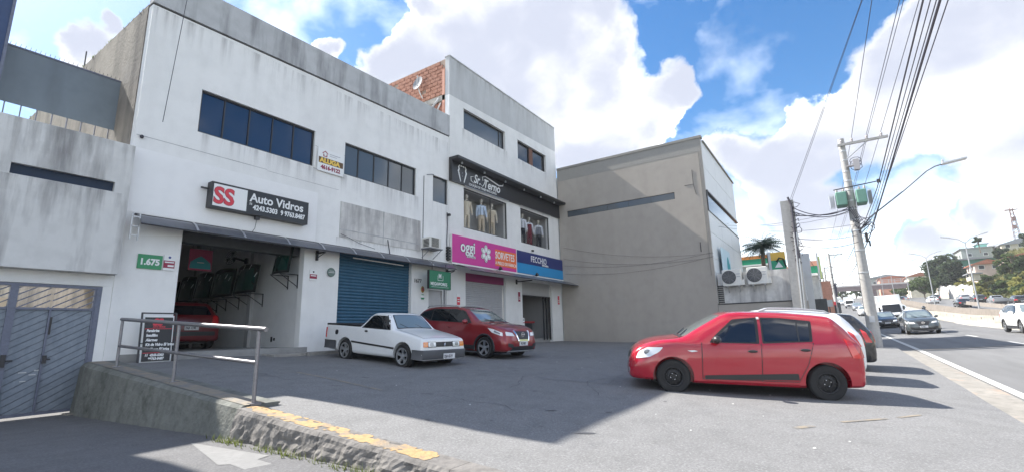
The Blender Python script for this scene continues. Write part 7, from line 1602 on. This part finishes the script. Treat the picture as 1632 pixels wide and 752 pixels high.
# ================================================================ hillside houses
def gz(x, y): return prof(x)+hill(x, y)
def house(name, label, x, y, w, d, h, m, roof='roof_grey', rh=.8, base=None, wins=2, wm='interior_dark', pitch=True):
    """a house on the slope: w along Y (its face to the camera), d along X; x,y is the near right corner"""
    z = base if base is not None else gz(x, y)-1.0; t = thing(name, label, 'house', (x, y, z), 'houses on the hillside')
    mb = MB(); mb.box(x, x+d, y, y+w, z-(3 if h > 1.5 else .4), z+h); mb.build('wall', m, t)
    mb = MB()
    if pitch: mb.prism([(y-.5, z+h+.001), (y+w+.5, z+h+.001), (y+w+.5, z+h+.2), (y+w*.5, z+h+rh), (y-.5, z+h+.2)], x-.6, x+d+.4, axis='x')
    else: mb.box(x-.3, x+d+.3, y-.3, y+w+.3, z+h+.001, z+h+.25)
    mb.build('roof', roof, t)
    for k in range(wins):
        yy = y+w*(k+.5)/wins-.6; mb = MB(); mb.box(x-.05, x-.001, yy, yy+1.2, z+h*.45, z+h*.45+1.1); f = mb.build('window', 'steel_white', t); mb = MB(); mb.box(x-.07, x-.051, yy+.1, yy+1.1, z+h*.45+.1, z+h*.45+1.0); mb.build('pane', wm, f)
    for k in range(max(1, wins)):
        xx = x+d*(k+.5)/max(1, wins)-.6; mb = MB(); mb.box(xx, xx+1.2, y+w+.001, y+w+.05, z+h*.45, z+h*.45+1.1); mb.build('window', 'interior_dark', t)
    return t
HOUSES = [
 ('hillside_house', 'long green building low on the hillside with a lime end wall', 200, -43.9, 11.4, 14, 5.4, 'house_green', 'roof_grey', .6, 13.2, 2),
 ('hillside_house', 'grey-green block house above the green building', 215, -46.3, 7.8, 12, 4.9, 'house_grey', 'roof_grey', .3, 18.7, 2),
 ('hillside_house', 'pale teal tower house at the top of the hillside', 224, -47.0, 2.4, 5, 5.6, 'house_teal', 'roof_grey', .2, 20.2, 1),
 ('hillside_house', 'narrow grey house right of the teal tower', 226, -49.6, 2.5, 6, 4.0, 'house_grey', 'roof_grey', .3, 20.4, 1),
 ('hillside_house', 'cream house with a reddish tiled roof in the middle of the hillside', 170, -37.6, 5.2, 9, 2.4, 'house_pink', 'roof_tile', 1.2, 12.0, 2),
 ('hillside_house', 'wide house with a long dark grey roof at the crest', 210, -56.0, 8.8, 12, 1.9, 'house_cream', 'roof_grey', 1.7, 21.4, 3),
 ('hillside_house', 'small cream house left of the wide grey-roofed one', 217, -49.6, 3.6, 6, 2.0, 'house_cream', 'steel_white', .8, 22.0, 1),
 ('hillside_house', 'house with red tiled roof half hidden by trees at the right edge', 150, -40.0, 5.4, 8, 1.0, 'house_pink', 'roof_tile', .9, 12.7, 1),
 ('hillside_house', 'tiny white house among the bushes below the cream house', 150, -29.2, 1.7, 4, 1.0, 'house_cream', 'roof_grey', .3, 9.6, 0),
 ('hillside_house', 'low cream house by the footbridge end', 215, -30.5, 7, 12, 4.6, 'house_cream', 'roof_tile', 1.4, 11.0, 3),
 ('hillside_house', 'reddish block behind the footbridge', 230, -23.9, 7.4, 10, 5.6, 'salmon', 'roof_tile', 1, 11.0, 3),
 ('hillside_house', 'grey warehouse roof above the footbridge', 260, -27.2, 12.4, 16, 4.6, 'house_grey', 'roof_grey', 1.4, 14.6, 3),
 ('hillside_house', 'small cream block under the footbridge span', 224, -15.2, 4.4, 8, 3.4, 'house_cream', 'roof_tile', .8, 9.8, 2)]
for (nm, lab, x, y, w, d, h, m, rf, rh, base, wn) in HOUSES: house(nm, lab, x, y, w, d, h, m, rf, rh, base, wn)
mb = MB(); mb.box(198.6, 199.4, -32.45, -31.1, 11, 18.4); one(mb, 'lime_wall', 'house_lime', 'bright lime green end wall beside the green building', 'wall')
t = thing('roadside_wall', 'weathered panel wall at the foot of the hillside under the round tree', 'wall', (150, -27.6, 5))
for k in range(11):
    x0 = 150+4.6*k; z = prof(x0)+.2; mb = MB(); yy = -27.5; mb.box(x0, x0+4.5, yy-.3, yy, z-.5, z+3.4+(k % 3)*.2); mb.build('panel', 'grimy_wall' if k % 3 else 'house_cream', t)
t = thing('lattice_tower', 'reddish lattice mast on the hill crest at the right edge', 'mast', (215, -52.4, 24))
mb = MB(); bz, tz = 23.0, 35.3; cx, cy = 214, -52.3
for sx_, sy_ in ((-1, -1), (1, -1), (1, 1), (-1, 1)): mb.tube([(cx+sx_*.8, cy+sy_*.8, bz), (cx+sx_*.3, cy+sy_*.3, tz)], .08, 5)
for k in range(10):
    a = k/10; b = (k+1)/10; ra = .8-.5*a; rb = .8-.5*b; za = bz+(tz-bz)*a; zb_ = bz+(tz-bz)*b
    for p, q in (((-1, -1), (1, -1)), ((1, -1), (1, 1)), ((1, 1), (-1, 1)), ((-1, 1), (-1, -1))): mb.tube([(cx+p[0]*ra, cy+p[1]*ra, za), (cx+q[0]*rb, cy+q[1]*rb, zb_)], .06, 4)
mb.build('lattice', 'tower_red', t); mb = MB(); mb.box(cx-.3, cx+.3, cy-1.5, cy+1.5, 34.6, 34.9); mb.box(cx-.8, cx-.3, cy-.5, cy+.5, 31, 32.3); mb.box(cx-.7, cx-.3, cy-.3, cy+.7, 28.5, 29.6); mb.build('antennas', 'tower_red', t)
# ================================================================ trees and bushes
def leaf_clump(mb, c, r, n, s, rnd):
    for _ in range(n):
        u = rnd.gauss(0, 1), rnd.gauss(0, 1), rnd.gauss(0, 1); l = math.sqrt(sum(a*a for a in u)) or 1; k = rnd.uniform(.55, 1.05)
        p = Vector((c[0]+u[0]/l*r[0]*k, c[1]+u[1]/l*r[1]*k, c[2]+u[2]/l*r[2]*k)); a = Vector((rnd.gauss(0, 1), rnd.gauss(0, 1), rnd.gauss(0, .7))).normalized(); b = a.cross(Vector((rnd.gauss(0, 1), rnd.gauss(0, 1), rnd.gauss(0, 1)))).normalized(); q = s*rnd.uniform(.6, 1.3)
        mb.add([p-a*q, p+b*q*.6, p+a*q, p-b*q*.6], [(0, 1, 2, 3)])
def tree(name, label, x, y, z, h, w, m, seed, cat='tree', trunk=.35, clumps=26, leaf=.42, per=120, flat=.75, group=None):
    rnd = random.Random(seed); t = thing(name, label, cat, (x, y, z), group); th = h*trunk
    mb = MB(); mb.tube([(x, y, z-.5), (x+.1, y, z+th*.6), (x, y+.1, z+th)], [.05*h**.8*.5+.05, .04*h**.8*.5+.05, .03*h**.8*.5+.04], 8); cs = []
    for k in range(clumps):
        a = rnd.uniform(0, 6.283); rr = w*.5*math.sqrt(rnd.random())*.80; zz = z+th+(h-th)*(.12+.80*rnd.random()*(1-.45*(rr/(w*.5))**2)); cs.append((x+math.cos(a)*rr, y+math.sin(a)*rr, zz))
    for c in cs[:9]: mb.tube([(x, y, z+th*.8), ((x+c[0])/2, (y+c[1])/2, (z+th+c[2])/2), c], [.10, .06, .03], 5)
    mb.build('trunk', 'bark', t); mb = MB()
    for c in cs: r = w*rnd.uniform(.11, .20); leaf_clump(mb, c, (r, r, r*flat), per, leaf, rnd)
    mb.build('crown', m, t); return t
tree('round_tree', 'big dark round tree left of the green hillside building', 190, -29.4, prof(190)+1.2, 12.6, 9.6, 'leaf_dark', 1, clumps=48, leaf=.38, per=170, trunk=.20)
tree('round_tree', 'smaller dark tree between the big round tree and the lime wall', 196, -33.0, prof(196)+2.4, 8.4, 5.0, 'leaf_dark', 2, clumps=22, leaf=.30, trunk=.22)
tree('broad_tree', 'mid green tree left of the big round tree, above the footbridge end', 175, -22.0, prof(175)+.8, 6.0, 6.4, 'leaf_mid', 3, clumps=24, leaf=.32, trunk=.2)
tree('hillside_tree', 'dense tree in front of the cream house on the hillside', 150, -34.4, 9.2, 5.6, 5.2, 'leaf_mid', 4, clumps=28, leaf=.26, trunk=.15)
tree('hillside_tree', 'tall dark tree between the teal tower and the wide grey roof', 186, -41.6, 16.2, 4.2, 3.6, 'leaf_dark', 5, clumps=20, leaf=.26, trunk=.2)
tree('hillside_tree', 'large dark tree at the right edge below the red roof', 140, -34.6, 8.4, 4.4, 5.2, 'leaf_dark', 6, clumps=26, leaf=.26, trunk=.12)
tree('hillside_tree', 'dark tree at the right edge beside the wide grey roof', 196, -50.5, 20, 5.0, 5.0, 'leaf_dark', 7, clumps=22, leaf=.3, trunk=.2)
tree('hillside_tree', 'lone dark sapling top showing beside the nearest twin lamp', 205, -41.2, 21.4, 4.6, 2.6, 'leaf_dark', 8, clumps=10, leaf=.26, trunk=.6)
bl = [(118, -28.3, 2.6, 4.4, 'leaf_light', 'yellow-green bush at the right end of the roadside bank'), (123, -29.4, 3.2, 4.6, 'leaf_mid', 'mid green bush at the right end of the roadside bank'), (128, -30.6, 3.4, 4.8, 'leaf_light', 'broad yellow-green bush at the right edge above the dark utility car'), (127, -33.0, 3.2, 4.8, 'leaf_light', 'upper yellow-green bush at the right edge'), (134, -30.0, 3.4, 4.6, 'leaf_mid', 'rounded mid green bush right of the nearest twin lamp'), (139, -29.2, 3.0, 4.2, 'leaf_dark', 'dark bush behind the nearest twin lamp'), (140, -32.2, 3.2, 4.6, 'leaf_mid', 'mid green bush below the dense hillside tree'), (146, -29.0, 2.8, 4.2, 'leaf_light', 'yellow-green bush left of the nearest twin lamp'), (152, -30.6, 2.8, 4.6, 'leaf_light', 'yellow-green bush below the tiny white house'), (158, -29.4, 2.6, 4.4, 'leaf_light', 'yellow-green bush above the silver pickup'), (166, -30.8, 2.8, 4.6, 'leaf_light', 'yellow-green bush right of the panel wall'), (176, -31.4, 2.8, 4.6, 'leaf_light', 'yellow-green bush under the green building'), (186, -33.4, 2.6, 4.6, 'leaf_light', 'yellow-green bush in front of the green building wall'), (164, -33.8, 2.8, 4.6, 'leaf_mid', 'mid green bush below the cream house'), (150, -36.8, 2.6, 4.2, 'leaf_dark', 'dark bush below the red roof')]
for i, (x, y, h, w, m, lab) in enumerate(bl): tree('hillside_bush', lab, x, y, gz(x, y)-.7, h, w, m, 100+i, 'bush', .05, 16, .24, 110, .6, 'bushes on the hillside')
mb = MB(); rg = random.Random(8)
for _ in range(12000):
    x = rg.uniform(95, 205); y = -rg.uniform(28.2, 48); z = gz(x, y)-.35; hh = rg.uniform(.3, 1.1); a = rg.uniform(0, 6.28); w = rg.uniform(.08, .22)
    mb.add([(x-math.sin(a)*w, y+math.cos(a)*w, z), (x+math.sin(a)*w, y-math.cos(a)*w, z), (x+math.cos(a)*.3, y+math.sin(a)*.3, z+hh)], [(0, 1, 2)])
tag(mb.build('tall_grass', 'grass_slope'), kind='stuff')
# trees under and behind the footbridge, far along the avenue
for (x, y, h, w, lab) in [(215, 6, 5, 6, 'left of the far pole'), (228, 1, 5, 5, 'seen under the left span'), (236, -4, 6, 6, 'in the middle of the span'), (250, 10, 7, 8, 'behind the far shops'), (216, 12, 6, 8, 'at the left bridge end'), (205, -19, 5, 6, 'right of the cream block'), (246, -9, 6, 6, 'just left of the concrete pole')]:
    tree('far_tree', 'small pale tree beyond the footbridge, '+lab, x, y, prof(x)-.2, h, w, 'leaf_mid', 200+int(x), 'tree', .2, 12, .4, 60, .75, 'small trees beyond the footbridge')

# HAZE: the milky air of the afternoon between here and the hillside
hm = bpy.data.materials.new('haze'); hm.use_nodes = True; hn = hm.node_tree.nodes; hn.remove(hn['Principled BSDF']); pv = hn.new('ShaderNodeVolumePrincipled'); pv.inputs['Density'].default_value = 0.0004; pv.inputs['Color'].default_value = (0.93, 0.96, 1.0, 1); pv.inputs['Anisotropy'].default_value = 0.0
hm.node_tree.links.new(pv.outputs[0], hn['Material Output'].inputs['Volume'])
MATS['haze'] = hm
mb = MB(); mb.box(-400, 2700, -1600, 1600, -9, 75); tag(mb.build('haze', 'haze'), kind='stuff')
